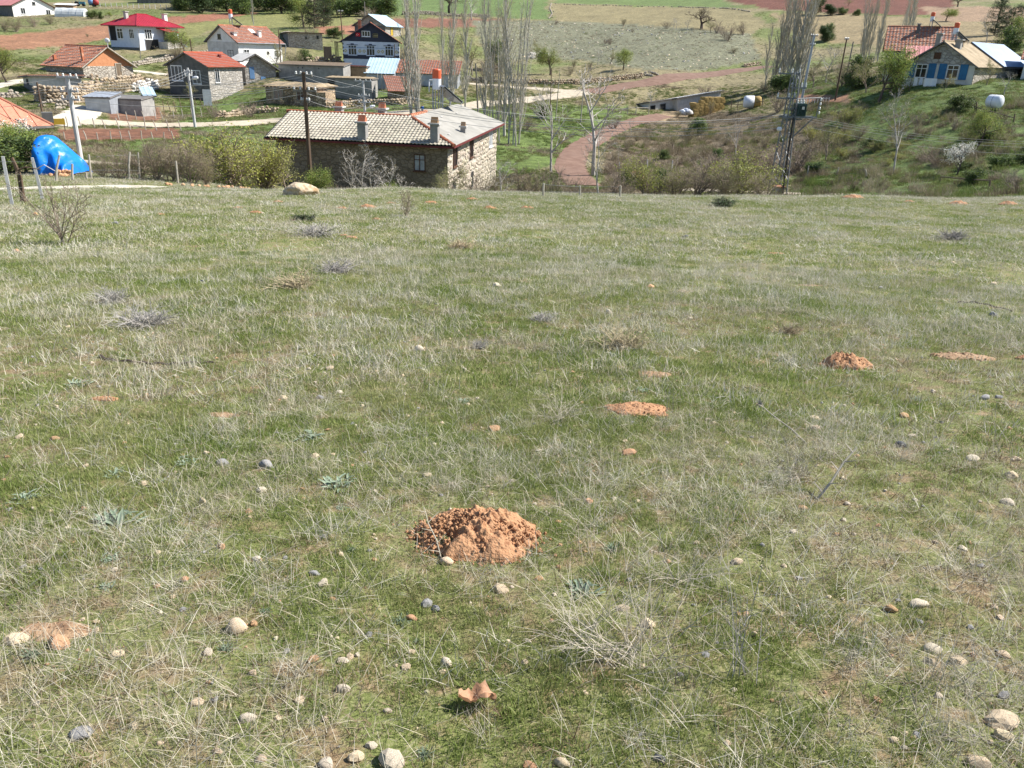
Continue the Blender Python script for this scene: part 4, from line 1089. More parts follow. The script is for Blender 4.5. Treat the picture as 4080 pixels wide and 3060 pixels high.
for a in (((1366,162),165,(1356,42),.12,.09,M_polewood,'dark wooden pole standing above the slate-fronted house',((.98,.5,100),)),
          ((1455,72),205,(1452,6),.12,.09,M_polegrey,'thin grey pole behind the pale blue roof',()),
          ((1119,252),134,(1109,116),.09,.07,M_polewood,'dark wooden pole at the lit corner of the white house',()),
          ((1573,252),139,(1572,176),.07,.06,M_polewood,'short dark post in front of the slate house wall',()),
          ((174,482),88,(147,328),.1,.07,M_polewood,'slim wooden pole in front of the ruined stone walls',()),
          ((560,238),160,(552,120),.07,.05,M_polegrey,'thin pole in front of the crimson-roofed house',()),
          ((766,222),150,(757,154),.1,.08,M_polewood,'short wooden pole beside the rubble wall and green bush',()),
          ((3190,409),106,(3245,140),.17,.12,M_galv,'tall grey pole leaning behind the transformer pylon',((.99,.4,95),(.88,.3,95))),
          ((3184,342),118,(3236,146),.08,.06,M_polegrey,'thin guy pole beside the tall leaning grey pole',()),
          ((3335,356),112,(3374,154),.11,.08,M_polewood,'dark wooden pole by the brush pile near the cottage',((.99,.35,60),)),
          ((3376,282),125,(3400,166),.1,.08,M_polegrey,'pale pole with a fallen branch behind the leafy tree',()),
          ((3067,366),143,(3086,231),.08,.06,M_pale_wood,'slender bleached pole beside the round straw bale',()),
          ((1907,444),100,(1895,252),.12,.09,M_polegrey,'dark slim pole between the two poplar clumps',()),
          ((2193,416),114,(2198,272),.07,.05,M_polewood,'thin dark pole beside the pale gravel road fork',()),
          ((2215,442),108,(2231,278),.09,.03,M_pale_wood,'slender pale sapling pole below the road fork',()),
          ((2316,442),110,(2333,252),.09,.03,M_pale_wood,'tall pale sapling pole next to the bare plane tree',())):
    pole(*a[:7], a[7])

# lattice pylon with the transformer
PD = 58.0
Bp = at(3094, 784, PD); Bp = Vector((Bp.x, Bp.y, min(Bp.z, z1(Bp.x, Bp.y)) - .1)); Tp = at(3172, 286, PD); PH = Tp.z - Bp.z
pyo = thing('transformer_pylon', 'grey steel lattice pylon carrying a green transformer and power lines', 'pylon', Bp, R(12))
def pw(z): return .46 - .28 * z / PH
mb = MB()
for sx in (-1, 1):
    for sy in (-1, 1):
        mb = MB(); mb.tube([(sx * pw(0), sy * pw(0), 0), (sx * pw(PH), sy * pw(PH), PH)], .045, 4); mb.build('leg', M_steel, pyo)
nb = 13
for side in range(4):
    mb = MB()
    for k in range(nb):
        z0, z1_ = PH * k / nb, PH * (k + 1) / nb
        a0, a1 = pw(z0), pw(z1_)
        s_ = 1 if k % 2 else -1
        pa, pb = [((s_ * a0, -a0, z0), (-s_ * a1, -a1, z1_)), ((a0, s_ * a0, z0), (a1, -s_ * a1, z1_)), ((s_ * a0, a0, z0), (-s_ * a1, a1, z1_)), ((-a0, s_ * a0, z0), (-a1, -s_ * a1, z1_))][side]
        mb.tube([pa, pb], .022, 4)
    mb.build('bracing', M_steel, pyo)['kind'] = 'stuff'
mb = MB(); mb.box(-.32, .32, -.32, .32, -.3, .75); mb.build('concrete_base', M_concrete, pyo); mb = MB(); mb.box(-.36, .36, -.36, .36, .753, .86); mb.build('base_cap', M_tile_br, pyo)
zp = (784 - 504) / 3120 * PD * 1.03
mb = MB(); mb.box(-.6, 1.85, -.3, -.2, zp - .06, zp + .06); mb.build('platform_beam', M_steel, pyo); mb = MB(); mb.box(-.6, 1.85, .2, .3, zp - .06, zp + .06); mb.build('platform_beam', M_steel, pyo)
mb = MB(); mb.tube([(1.6, -.25, zp - .06), (.3, -.25, zp - 1.3)], .04, 4); mb.build('brace', M_steel, pyo)
M_trgreen = mat('dark_green_transformer_paint', (.05, .09, .08), (.035, .065, .06), 3, rough=.45)
mb = MB(); mb.box(.35, 1.0, -.3, .3, zp + .065, zp + .85); tr = mb.build('transformer', M_trgreen, pyo)
for k in range(6):
    mb = MB(); mb.box(.39 + k * .1, .42 + k * .1, -.4, -.303, zp + .12, zp + .75); mb.build('cooling_fin', M_trgreen, tr)
for k in range(3):
    mb = MB(); mb.lathe([(.05, 0), (.08, .05), (.05, .1), (.08, .15), (.05, .2), (.02, .32)], 8, Matrix.Translation((.45 + k * .22, 0, zp + .853))); mb.build('bushing', M_porcelain, tr)
mb = MB(); mb.box(.6, .78, -.406, -.402, zp + .5, zp + .68); mb.build('label_plate', M_offwhite, tr)
mb = MB(); mb.tube([(1.8, -.25, zp), (1.95, -.25, zp + 1.25)], .035, 5); mb.tube([(1.95, -.25, zp + 1.25), (.1, -.2, zp + 1.15)], .03, 4); mb.build('side_rack', M_steel, pyo)
for k in range(4):
    mb = MB(); mb.lathe([(.02, -.1), (.06, -.06), (.06, .06), (.02, .1)], 8, Matrix.Translation((1.95, -.3, zp + .3 + k * .28))); mb.build('insulator', M_porcelain, pyo)
for f, l0, l1 in ((.985, -1.25, .3), (.8, -1.1, .2), (.88, -.2, .9), (.72, -.2, .9), (.64, -.3, .95)):
    mb = MB(); mb.box(l0, l1, -.06, .06, PH * f - .04, PH * f + .04); ca_ = mb.build('crossarm', M_steel, pyo)
    for q in (l0 + .05, (l0 + l1) / 2 + .2, l1 - .05):
        mb = MB(); mb.lathe([(.03, 0), (.06, .04), (.04, .12), (.06, .18), (.02, .3)], 8, Matrix.Translation((q, 0, PH * f + .042))); mb.build('insulator', M_porcelain, ca_)
mb = MB(); mb.tube([(.12, -.5, .3), (.1, -.4, zp * .6), (.15, -.3, zp)], .06, 6); mb.build('cable', M_black, pyo)
mb = MB(); mb.lathe([(.14, -.1), (.17, 0), (.12, .12)], 10, Matrix.Translation((-.7, -.2, zp - .75))); mb.build('lamp_head', M_tankwhite, pyo)

def wire(a, b, sag, label='pale overhead wire strung between the village poles', group='overhead power wires', r=.011):
    n = 26; pts = []
    for k in range(n + 1):
        s_ = k / n; p = a.lerp(b, s_); pts.append(p - Vector((0, 0, sag * 4 * s_ * (1 - s_))))
    mb = MB(); mb.tube(pts, r, 4); return tag(mb.build('power_line', M_wire), label, 'wire', group)
D3, D1 = 50, 57
pw_l = 'pale overhead wire running from the pylon to the wooden pole'
for (ya, yb) in ((292, 455), (300, 463), (332, 482), (340, 494), (372, 506)):
    wire(at(1211, ya, D3), at(3134, yb, PD), 1.35, pw_l, 'wires between pylon and wooden pole')
for (ya, yb) in ((296, 308), (334, 346), (342, 356), (374, 396)):
    wire(at(1211, ya, D3), at(278, yb, D1), .55, 'pale overhead wire between the wooden and concrete poles', 'wires between wooden and concrete poles')
for yb, k in ((308, 0), (346, 1), (356, 2), (396, 3)):
    wire(at(276, yb, D1), at(-700, yb + 26, 62), .4, 'pale overhead wire leaving the concrete pole past the salmon roof', 'wires past the salmon roof')
for yb in (276, 288, 300):
    wire(at(750, yb, 90), at(1211, yb + 30, D3), .7, 'thin wire from the street lamp to the wooden pole', 'wires at the street lamp', .01)
    wire(at(750, yb, 90), at(280, yb + 50, D1), .7, 'thin wire from the street lamp to the concrete pole', 'wires left of the street lamp', .01)
for y_ in (325, 385, 412):
    wire(at(1448, y_, 100), at(1211, y_ - 20, D3), .6, 'thin wire from the white metal pole to the wooden pole', 'wires at the white metal pole', .01)
for ya, yb in ((462, 505), (470, 515), (480, 530), (505, 560)):
    wire(at(3215, ya, PD), at(4350, yb + 60, 62), .5, 'thin dark wire running from the transformer across the green bank', 'wires right of the transformer', .006)

# ================================================================== WALLS, FENCES, YARD THINGS
def ico(sub=1):
    bm = bmesh.new(); bmesh.ops.create_icosphere(bm, subdivisions=sub, radius=1.0)
    v = [tuple(x.co) for x in bm.verts]; f = [tuple(x.index for x in q.verts) for q in bm.faces]; bm.free(); return v, f
ICO0, ICO1, ICO2, ICO3 = ico(1), ico(2), ico(3), ico(4)
def rock_mb(seed, base=ICO1, rough=.28, flat=.6, size=(1, 1, 1), angular=0.0):
    r_ = random.Random(seed); off = Vector((r_.uniform(-50, 50), r_.uniform(-50, 50), r_.uniform(-50, 50))); mb = MB(); vs = []
    planes = [(Vector((r_.gauss(0, 1), r_.gauss(0, 1), r_.gauss(0, .8))).normalized(), r_.uniform(.55, .85)) for _ in range(9)]
    for v in base[0]:
        p = Vector(v); k = 1 + rough * (mnoise.noise(p * 1.3 + off) + .45 * mnoise.noise(p * 3.1 + off) + .2 * mnoise.noise(p * 7 + off))
        p = p * k
        if angular > 0:
            for n_, d_ in planes:
                e = p.dot(n_) - d_
                if e > 0: p = p - n_ * e * angular
        vs.append((p.x * size[0], p.y * size[1], p.z * size[2] * flat))
    mb.add(vs, base[1]); return mb
M_drystone = mat('dry_stone_wall_rock', (.36, .26, .16), (.22, .15, .095), 1.4, coords='World', c3=(.4, .33, .24), bump=.4)
M_drygrey = mat('grey_wall_rock', (.3, .25, .2), (.2, .165, .13), 1.4, coords='World', c3=(.36, .32, .26), bump=.4)
M_orange_rock = mat('orange_limestone_rubble', (.55, .34, .19), (.4, .22, .12), 2, coords='World', bump=.4)
def drystone(label, pix, h, width, material, Dmin, size=.28, fill=1.0, name='stone_wall', cat='stone wall', seed=1):
    P = [gp(px, py, Dmin) for px, py in pix]; r_ = random.Random(seed)
    o = thing(name, label, cat, P[0]); mb = MB(); o0 = P[0]
    for a, b in zip(P[:-1], P[1:]):
        d = b - a; Lw = math.hypot(d.x, d.y); n = int(Lw / (size * 1.25)) + 1; lay = max(1, int(h / (size * .8)))
        sd = Vector((-d.y, d.x, 0)).normalized()
        for k in range(n):
            hh = lay * (0.55 + .6 * float(fbm(np.array([k * .23 + seed]), np.array([seed * 3.1]), 2)[0]))
            for j in range(int(round(hh))):
                for s_ in ((-1, 1) if j < hh - 1 else (0,)):
                    if r_.random() > fill: continue
                    p = a + d * ((k + r_.random() * .7 + .5 * (j % 2)) / n) + sd * (s_ * width * .5 * (1 - .35 * j / lay) + r_.uniform(-.06, .06))
                    z_ = z1(p.x, p.y) + size * .35 + j * size * .78
                    sx, sy, sz = size * r_.uniform(.5, .85), size * r_.uniform(.45, .7), size * r_.uniform(.38, .58)
                    M_ = Matrix.Translation(Vector((p.x, p.y, z_)) - o0) @ Euler((r_.uniform(-.3, .3), r_.uniform(-.3, .3), math.atan2(d.y, d.x) + r_.uniform(-.5, .5))).to_matrix().to_4x4() @ Matrix.Diagonal((sx, sy, sz, 1))
                    mb.add([M_ @ (Vector(v) * r_.uniform(.8, 1.15)) for v in ICO0[0]], ICO0[1])
    s_ = mb.build('stones', material, o); s_['kind'] = 'stuff'
    return o
drystone('long orange-tinged dry stone wall above the gravel road fork', [(2070,334),(2200,338),(2330,334),(2420,326),(2500,316),(2560,308)], 1.1, .8, M_drystone, 110, .36, seed=1)
drystone('tumbled stone heap at the end of the dry stone wall', [(2560,302),(2585,298),(2612,304)], .9, 1.4, M_drygrey, 110, .4, seed=2, name='stone_heap', cat='stone heap')
drystone('grey dry stone wall behind the poplars', [(1850,322),(1950,326),(2070,332)], 1.0, .7, M_drygrey, 100, .35, seed=3)
drystone('rust-coloured dry stone wall below the grassy bank', [(1305,432),(1400,424),(1500,420),(1590,418),(1660,408)], 1.2, .8, M_drystone, 85, .34, seed=4)
drystone('low terrace of tumbled stones beside the gravel road', [(880,470),(950,460),(1010,452),(1105,446)], .9, .9, M_drystone, 75, .34, seed=5)
drystone('pale stone wall between the crimson-roofed and white houses', [(540,262),(610,250),(680,236),(760,224),(830,214)], 1.2, .8, M_drygrey, 100, .38, seed=6)
drystone('broken stone wall of the old ruin below the block outbuilding', [(155,402),(200,412),(262,414),(330,408)], 2.2, .7, M_drystone, 85, .38, seed=7, name='ruined_wall', cat='ruin')
drystone('tall rough wall of warm stone rising behind the metal shed', [(326,402),(390,384),(450,372),(520,362),(565,352)], 2.6, .8, M_drystone, 85, .4, seed=8, name='ruined_wall', cat='ruin')
drystone('spill of rubble stones in front of the ruined wall', [(190,432),(230,428),(275,434)], .9, 2.2, M_drygrey, 80, .36, .8, seed=9, name='stone_heap', cat='stone heap')
drystone('whitewashed rubble patch beside the grey lean-to', [(545,372),(585,362),(620,352)], 1.6, .8, M_brick, 95, .38, seed=10)
drystone('short stone wall below the lone green tree', [(-60,398),(0,392),(60,388),(85,386)], 1.0, .8, M_drygrey, 90, .36, seed=11)
drystone('line of field stones between the two green fields', [(2186,76),(2200,55),(2190,35),(2196,15)], .7, 1.6, M_drygrey, 200, .5, .6, seed=12)
drystone('low field boundary of grey stones above the tan field', [(2210,16),(2400,22),(2560,27),(2700,28),(2880,34),(2990,48)], .5, 1.4, M_drygrey, 220, .5, .5, seed=13)
drystone('stone heaps and rubble beside the mud-brick wall remains', [(1215,262),(1260,258),(1300,262),(1345,254)], 1.8, 1.6, M_drystone, 110, .42, seed=14, name='stone_heap', cat='stone heap')
drystone('stones bordering the chalky path by the hedge', [(640,738),(760,744),(880,752),(1000,758)], .18, 1.0, M_orange_rock, 30, .16, .35, seed=15, name='stone_edging', cat='stones')
drystone('rubble retaining wall behind the reddish road bend', [(2960,268),(3000,262),(3030,258)], .8, .7, M_drystone, 130, .4, seed=16)
drystone('pile of orange limestone rocks beside the yellow-green bush', [(2490,722),(2520,716),(2555,720)], 1.0, 1.3, M_orange_rock, 48, .34, seed=17, name='rock_pile', cat='rock pile')
drystone('dark stone wall at the foot of the upper bushes', [(1600,60),(1800,66),(1950,70)], 1.2, .8, M_drygrey, 180, .45, seed=18)
drystone('scattered stones marking the white ruin on the hillside', [(2110,232),(2140,226),(2180,232)], 1.6, 1.0, M_brick, 130, .4, seed=19, name='ruined_wall', cat='ruin')

def fence(name, label, cat, posts, material, r=.05, wires=0, Dmin=.8, rail=None, square=False, group=None, wm=None):
    """posts: (base px, base py, top px, top py) ; all one fence"""
    B = []
    for p in posts:
        b = gp(p[0], p[1], Dmin); D = math.hypot(b.x, b.y); B.append((b, at(p[2], p[3], D)))
    o = thing(name, label, cat, B[0][0], 0, group); o0 = B[0][0]
    for b, t_ in B:
        mb = MB(); mid = (b + t_) / 2 + Vector((random.uniform(-.02, .02), random.uniform(-.02, .02), 0))
        mb.tube([b - o0 - Vector((0, 0, .25)), mid - o0, t_ - o0], [r, r * .95, r * .85], 4 if square else 6); mb.build('post', material, o)
    for k in range(wires):
        f = .35 + .55 * k / max(1, wires - 1)
        mb = MB(); mb.tube([b.lerp(t_, f) - o0 for b, t_ in B], .006, 3); mb.build('fence_wire', M_steel, o)
    if rail:
        for f in rail:
            mb = MB(); mb.tube([b.lerp(t_, f) - o0 for b, t_ in B], r * .8, 5); mb.build('rail', wm or material, o)
    return o
fence('wire_fence', 'wire fence of square concrete posts at the meadow edge', 'fence', [(-60,838,-100,630),(49,821,11,623),(172,797,128,628)], M_poleconc, .055, 3, 10, square=True)
gn = gp(92, 806, 10); gD = math.hypot(gn.x, gn.y); gt = at(56, 628, gD) - gn
o = thing('gnarled_post', 'dark crooked wooden post between the two concrete fence posts', 'post', gn)
mb = MB(); mb.tube([(0, 0, -.2), gt * .3 + Vector((.03, 0, 0)), gt * .6 + Vector((.05, 0, 0)), gt * .85 + Vector((-.01, 0, 0)), gt + Vector((-.06, 0, 0))], [.07, .065, .06, .05, .045], 7); mb.build('trunk', M_polewood, o); mb = MB(); mb.tube([gt * .72 + Vector((.03, 0, 0)), gt * .8 + Vector((.25, 0, 0)), gt * .78 + Vector((.6, .1, -.05))], [.03, .02, .01], 5); mb.build('side_branch', M_polewood, o)
fence('wire_fence', 'row of bleached wooden posts along the hedge above the house', 'fence', [(218,722,237,618),(290,720,288,653),(348,716,343,688),(362,712,354,616),(513,716,517,606),(555,717,550,608),(709,731,701,642),(918,740,913,653),(1057,750,1052,666)], M_pale_wood, .05, 2, 30)
fence('wire_fence', 'row of short wooden posts in the brambles right of the house', 'fence', [(2166,783,2166,730),(2312,780,2311,740),(2472,785,2473,740)], M_pale_wood, .05, 2, 30)
fence('wire_fence', 'concrete posts crossing the brown scrub bank', 'fence', [(2466,680,2468,646),(2577,686,2580,634),(2676,690,2680,640)], M_poleconc, .06, 2, 50)
fence('wire_fence', 'thin posts along the foot of the green bank', 'fence', [(3216,702,3222,660),(3335,700,3342,666),(3456,708,3448,674)], M_pale_wood, .055, 2, 50)
rr = random.Random(21)
def stickrow(x0, y0, x1, y1, n, hp):
    out = []
    for k in range(n):
        f = k / (n - 1); x = x0 + (x1 - x0) * f + rr.uniform(-6, 6); y = y0 + (y1 - y0) * f; out.append((x, y, x + rr.uniform(-9, 3) - (2040 - x) * .0012 * hp / 10, y - hp * rr.uniform(.8, 1.15)))
    return out
fence('stick_fence', 'crooked stick fence along the near edge of the gravel road garden', 'fence', stickrow(275, 507, 725, 524, 10, 42), M_pale_wood, .05, 1, 60)
fence('stick_fence', 'crooked stick fence along the lower side of the ploughed garden', 'fence', stickrow(262, 556, 700, 556, 11, 32), M_pale_wood, .05, 1, 55)
fence('stick_fence', 'sticks fencing the small plot in front of the grey house', 'fence', stickrow(470, 478, 800, 470, 10, 36), M_pale_wood, .05, 1, 70)
fence('vine_stakes', 'tangle of vine stakes beside the whitewashed stone shed', 'fence', stickrow(600, 460, 810, 440, 9, 55), M_wood, .05, 0, 70)
fence('post_fence', 'fence of white posts crossing the upper farmyard', 'fence', [(290 + k * 22, 24 + k * .75, 288 + k * 22 - 1, 5 + k * .75) for k in range(20)], M_poleconc, .09, 2, 200)
fence('picket_fence', 'white crooked picket fence by the dug garden plot', 'fence', [(3212 + k * 11, 412 + (k % 2), 3214 + k * 11 + (k % 3) * 2, 388) for k in range(9)], M_offwhite, .05, 0, 80, (.85,))
fence('rail_fence', 'dark wooden rail fence on the green bank', 'fence', [(3746,724,3750,702),(3862,738,3866,712),(3940,748,3946,716)], M_wood, .06, 0, 45, (.9,))
fence('rail_fence', 'pale rail corral left of the barn', 'fence', [(2340,452,2342,430),(2440,452,2442,428),(2500,455,2502,424),(2532,458,2538,420),(2584,456,2586,422)], M_pale_wood, .06, 0, 80, (.75,))
fence('rail_fence', 'dark rail corral between barn and round bale', 'fence', [(2880,436,2884,404),(2912,440,2916,398),(2938,438,2942,404),(3035,426,3042,390)], M_wood, .06, 0, 80, (.6,))
fence('rail_fence', 'broken dark rails under the white tank', 'fence', [(3880,452,3884,420),(3890,450,3892,406),(4040,488,4044,452)], M_wood, .06, 0, 60, (.5,))

# boulder at the meadow crest
M_boulder = mat('weathered_tan_boulder', (.46, .33, .19), (.28, .18, .09), 3, c3=(.48, .4, .29), bump=.8, bscale=9, bdist=.05)
bp_ = gp(1200, 776, 20); bD = math.hypot(bp_.x, bp_.y)
bl = rock_mb(44, ICO3, .3, .62, (.78 * bD / 37, .6, .62), .55)
o = bl.build('boulder', M_boulder, None, True); o.location = bp_ + Vector((0, 0, .12)); o.rotation_euler = (0, 0.1, .4); tag(o, 'large tan weathered boulder at the crest of the meadow', 'boulder')

# blue tarpaulin over a heap
M_tarp = mat('bright_blue_tarpaulin', (.008, .2, .72), (.005, .14, .6), 1.2, rough=.38, bump=.5, bscale=3, bdist=.08)
tb = gp(255, 694, 36); sc_ = depth(tb) / FPX
o = thing('tarpaulin_heap', 'bright blue tarpaulin draped over a tall heap behind the fence', 'tarpaulin', tb, R(-6))
mb = MB(); vs = []; nu, nv = 34, 26
for i in range(nu + 1):
    for j in range(nv + 1):
        u = i / nu; a_ = math.pi * j / nv
        hgt = (146 if u < .3 else 146 - 100 * ((u - .3) / .7) ** 1.05) * sc_ * (min(1, u / .07) ** .5) * (1 if u < .93 else max(.25, (1 - u) / .07))
        x = (-70 + 138 * u) * sc_; y = -math.cos(a_) * .95; z_ = hgt * max(0.0, math.sin(a_)) ** .55
        n_ = mnoise.noise(Vector((x * 1.4, y * 1.4, z_ * .5))) * .2 + .07 * math.sin(x * 11 + 2 * mnoise.noise(Vector((x, z_, 2)))) * (1 - .7 * math.sin(a_)) + .06 * mnoise.noise(Vector((x * 5, y * 4, z_ * 3)))
        vs.append((x + n_ * .3, y - n_, max(-.1, z_ + n_ * .5)))
mb.add(vs, [(i * (nv + 1) + j, (i + 1) * (nv + 1) + j, (i + 1) * (nv + 1) + j + 1, i * (nv + 1) + j + 1) for i in range(nu) for j in range(nv)])
mb.build('sheet', M_tarp, o, True)
mb = MB(); mb.tube([(-60 * sc_, -1.2, 20 * sc_), (0, -1.22, 50 * sc_), (50 * sc_, -1.2, 22 * sc_)], .02, 4); mb.build('tie_rope', M_porcelain, o)
drystone('pinkish brick rubble at the foot of the blue tarpaulin', [(226,704),(255,702),(282,704)], .45, .5, M_orange_rock, 30, .2, seed=31, name='brick_pile', cat='rubble')

# yellow panel and dark bin
def panelthing(name, label, cat, px, py, D, wpx, hpx, material, depth=.1, rz=0):
    p = at(px, py, D); p = Vector((p.x, p.y, p.z)); s_ = D / FPX
    o = thing(name, label, cat, p, R(rz) - math.atan2(p.x, p.y)); mb = MB(); ww, hh = wpx * s_, hpx * s_
    mb.box(-ww / 2, ww / 2, 0, depth, .12, hh); mb.build('panel', material, o)
    for x in (-ww * .4, ww * .4):
        m2 = MB(); m2.box(x - .04, x + .04, depth + .003, depth + .08, -.6, hh + .05); m2.build('post', M_wood, o)
    return o
panelthing('gate_panel', 'mustard yellow metal panel beside the chalky lane', 'panel', 235, 503, 80, 40, 24, M_yellow)
panelthing('scrap_cabinet', 'dark grey metal cabinet standing beside the yellow panel', 'cabinet', 195, 494, 79, 32, 36, M_darkgrey, .8)
panelthing('outhouse', 'narrow brown plank outhouse on the bank left of the slate house', 'outhouse', 1307, 236, 136, 28, 42, M_wood, 1.2)
panelthing('metal_gate', 'tall pale grey sheet-metal gate at the corner of the grey house', 'gate', 830, 424, 117, 28, 56, M_galv, .06, 10)

# straw bales, tarp bundle, round bale, white tank
M_straw = mat('golden_straw', (.40, .28, .10), (.28, .19, .065), 6, stretch=(1, 1, 3), bump=.9, bscale=22, coords='World')
sb = MB()
for k in range(3):
    pass
rb = random.Random(9)
bv, bf = [], []
bm = bmesh.new(); bmesh.ops.create_cube(bm, size=1); bmesh.ops.subdivide_edges(bm, edges=bm.edges[:], cuts=2, use_grid_fill=True)
for v in bm.verts:
    n_ = mnoise.noise(v.co * 4); m_ = max(abs(v.co.x), abs(v.co.y), abs(v.co.z)); sph = v.co.normalized() * .62
    v.co = v.co.lerp(sph, .12) * (1 + .06 * n_)
sme = bpy.data.meshes.new('straw_bale'); bm.to_mesh(sme); bm.free(); sme.materials.append(M_straw)
bb = at(2760, 462, 128); yaw = math.atan2(azd(66).y, azd(66).x); bb.z = z1(bb.x, bb.y)
ux, uy = azd(66), azd(66 - 90)
for row in range(7):
    for c in range(6):
        for dpt in range(2):
            if dpt == 1 and 0 < c < 5 and row < 6: continue
            if c == 0 and row > 4: continue
            if c == 1 and row > 5: continue
            if row > 6 and c > 4 and False: continue
            p = bb + ux * (c * .92 + (.2 if row % 2 else 0)) + uy * (dpt * .62 - .35) + Vector((0, 0, .18 + row * .41))
            o = link('straw_bale', sme, None, p, (rb.uniform(-.04, .04), rb.uniform(-.04, .04), yaw + rb.uniform(-.06, .06)), (.93, .62, .42))
            tag(o, 'golden rectangular straw bale in the stack against the barn', 'straw bale', 'straw bales stacked against the barn')
o = thing('tarpaulin_bundle', 'crumpled white and blue sheet bundle between barn and straw stack', 'bundle', at(2722, 455, 127))
for k, (m_, dx, dz) in enumerate(((M_tankwhite, 0, .35), (M_paleblue, .5, .5), (M_offwhite, .85, .3))):
    mb = rock_mb(60 + k, ICO2, .35, .7, (.6, .5, .55)); mb.v = [(x + dx, y, z_ + dz) for x, y, z_ in mb.v]; mb.build('sheet', m_, o, True)
rbp = at(2998, 408, 124); rbp.z = z1(rbp.x, rbp.y)
o = thing('round_bale', 'round straw bale half wrapped in white sheeting', 'straw bale', rbp, R(-8))
MR = Matrix.Translation((0, 0, .82)) @ Matrix.Rotation(R(90), 4, 'Y')
mb = MB(); mb.lathe([(.3, -1.25), (.72, -1.2), (.84, -.9), (.86, .15)], 18, MR); mb.build('white_sheet', M_tankwhite, o, True)
mb = MB(); mb.lathe([(.8, .1), (.82, .9), (.7, 1.15), (.2, 1.2)], 18, MR); mb.build('straw', M_straw, o, True)
wt = at(3962, 446, 86); wt.z = z1(wt.x, wt.y)
o = thing('water_tank', 'white cylindrical water tank lying on a stand on the bank', 'tank', wt, R(30)); o.scale = (.8, .8, .8)
MR = Matrix.Translation((0, .25, 1.05)) @ Matrix.Rotation(R(90), 4, 'X')
mb = MB(); mb.lathe([(.05, -.85), (.5, -.8), (.68, -.65), (.71, -.5), (.71, .5), (.68, .65), (.5, .78), (.05, .82)], 24, MR); tk = mb.build('tank', M_tankwhite, o, True)
mb = MB(); mb.lathe([(.72, -.03), (.735, 0), (.72, .03)], 24, MR); mb.build('band', M_galv, tk)
for x in (-.35, .35):
    mb = MB(); mb.tube([(x, -.4, -.3), (x * .8, -.1, .5)], .05, 5); mb.tube([(x, .6, -.3), (x * .8, .4, .5)], .05, 5); mb.build('leg', M_black, o)

# tractor and tanker in the upper yard
def wheel(o, x, y, r_, w_):
    MR = Matrix.Translation((x, y, r_)) @ Matrix.Rotation(R(90), 4, 'X')
    mb = MB(); mb.lathe([(r_ * .55, -w_ / 2), (r_ * .95, -w_ / 2), (r_, -w_ * .3), (r_, w_ * .3), (r_ * .95, w_ / 2), (r_ * .55, w_ / 2)], 16, MR); wo_ = mb.build('wheel', M_black, o)
    mb = MB(); mb.lathe([(.05, -w_ * .4), (r_ * .54, -w_ * .35), (r_ * .54, w_ * .35), (.05, w_ * .4)], 12, MR); mb.build('rim', M_galv, wo_)
M_teal = mat('teal_tractor_paint', (.1, .3, .36), (.07, .22, .28), 3, rough=.45)
M_tankred = mat('red_tanker_paint', (.4, .05, .05), (.3, .04, .04), 3, rough=.5)
tp_ = gp(318, 26, 200); o = thing('tractor', 'teal tractor parked behind the white post fence', 'tractor', tp_, R(15))
for x, y, r_ in ((-.6, -.65, .7), (-.6, .65, .7), (1.2, -.55, .42), (1.2, .55, .42)): wheel(o, x, y, r_, .32)
mb = MB(); mb.box(.1, 1.7, -.32, .32, .6, 1.35); mb.build('bonnet', M_teal, o); mb = MB(); mb.box(-1.0, .098, -.45, .45, .55, 1.2); mb.build('body', M_teal, o)
mb = MB()
for x in (-.95, .05):
    for y in (-.55, .55): mb.tube([(x, y, 1.2), (x, y, 2.3)], .05, 5)
mb.box(-1.1, .2, -.65, .65, 2.3, 2.42); mb.build('cab', M_teal, o)
tp_ = gp(376, 28, 200); o = thing('tanker_trailer', 'red and blue tanker trailer parked beside the tractor', 'trailer', tp_, R(10))
for y in (-.7, .7): wheel(o, 0, y, .45, .3)
mb = MB(); mb.lathe([(.2, -1.6), (.8, -1.4), (.85, 0)], 16, Matrix.Translation((0, 0, 1.4)) @ Matrix.Rotation(R(90), 4, 'Y')); mb.build('tank', M_bluesteel, o, True)
mb = MB(); mb.lathe([(.85, .003), (.8, 1.3), (.2, 1.5)], 16, Matrix.Translation((0, 0, 1.4)) @ Matrix.Rotation(R(90), 4, 'Y')); mb.build('tank_end', M_tankred, o, True)
mb = MB(); mb.box(-1.6, 2.4, -.12, .12, .45, .58); mb.build('drawbar', M_black, o)

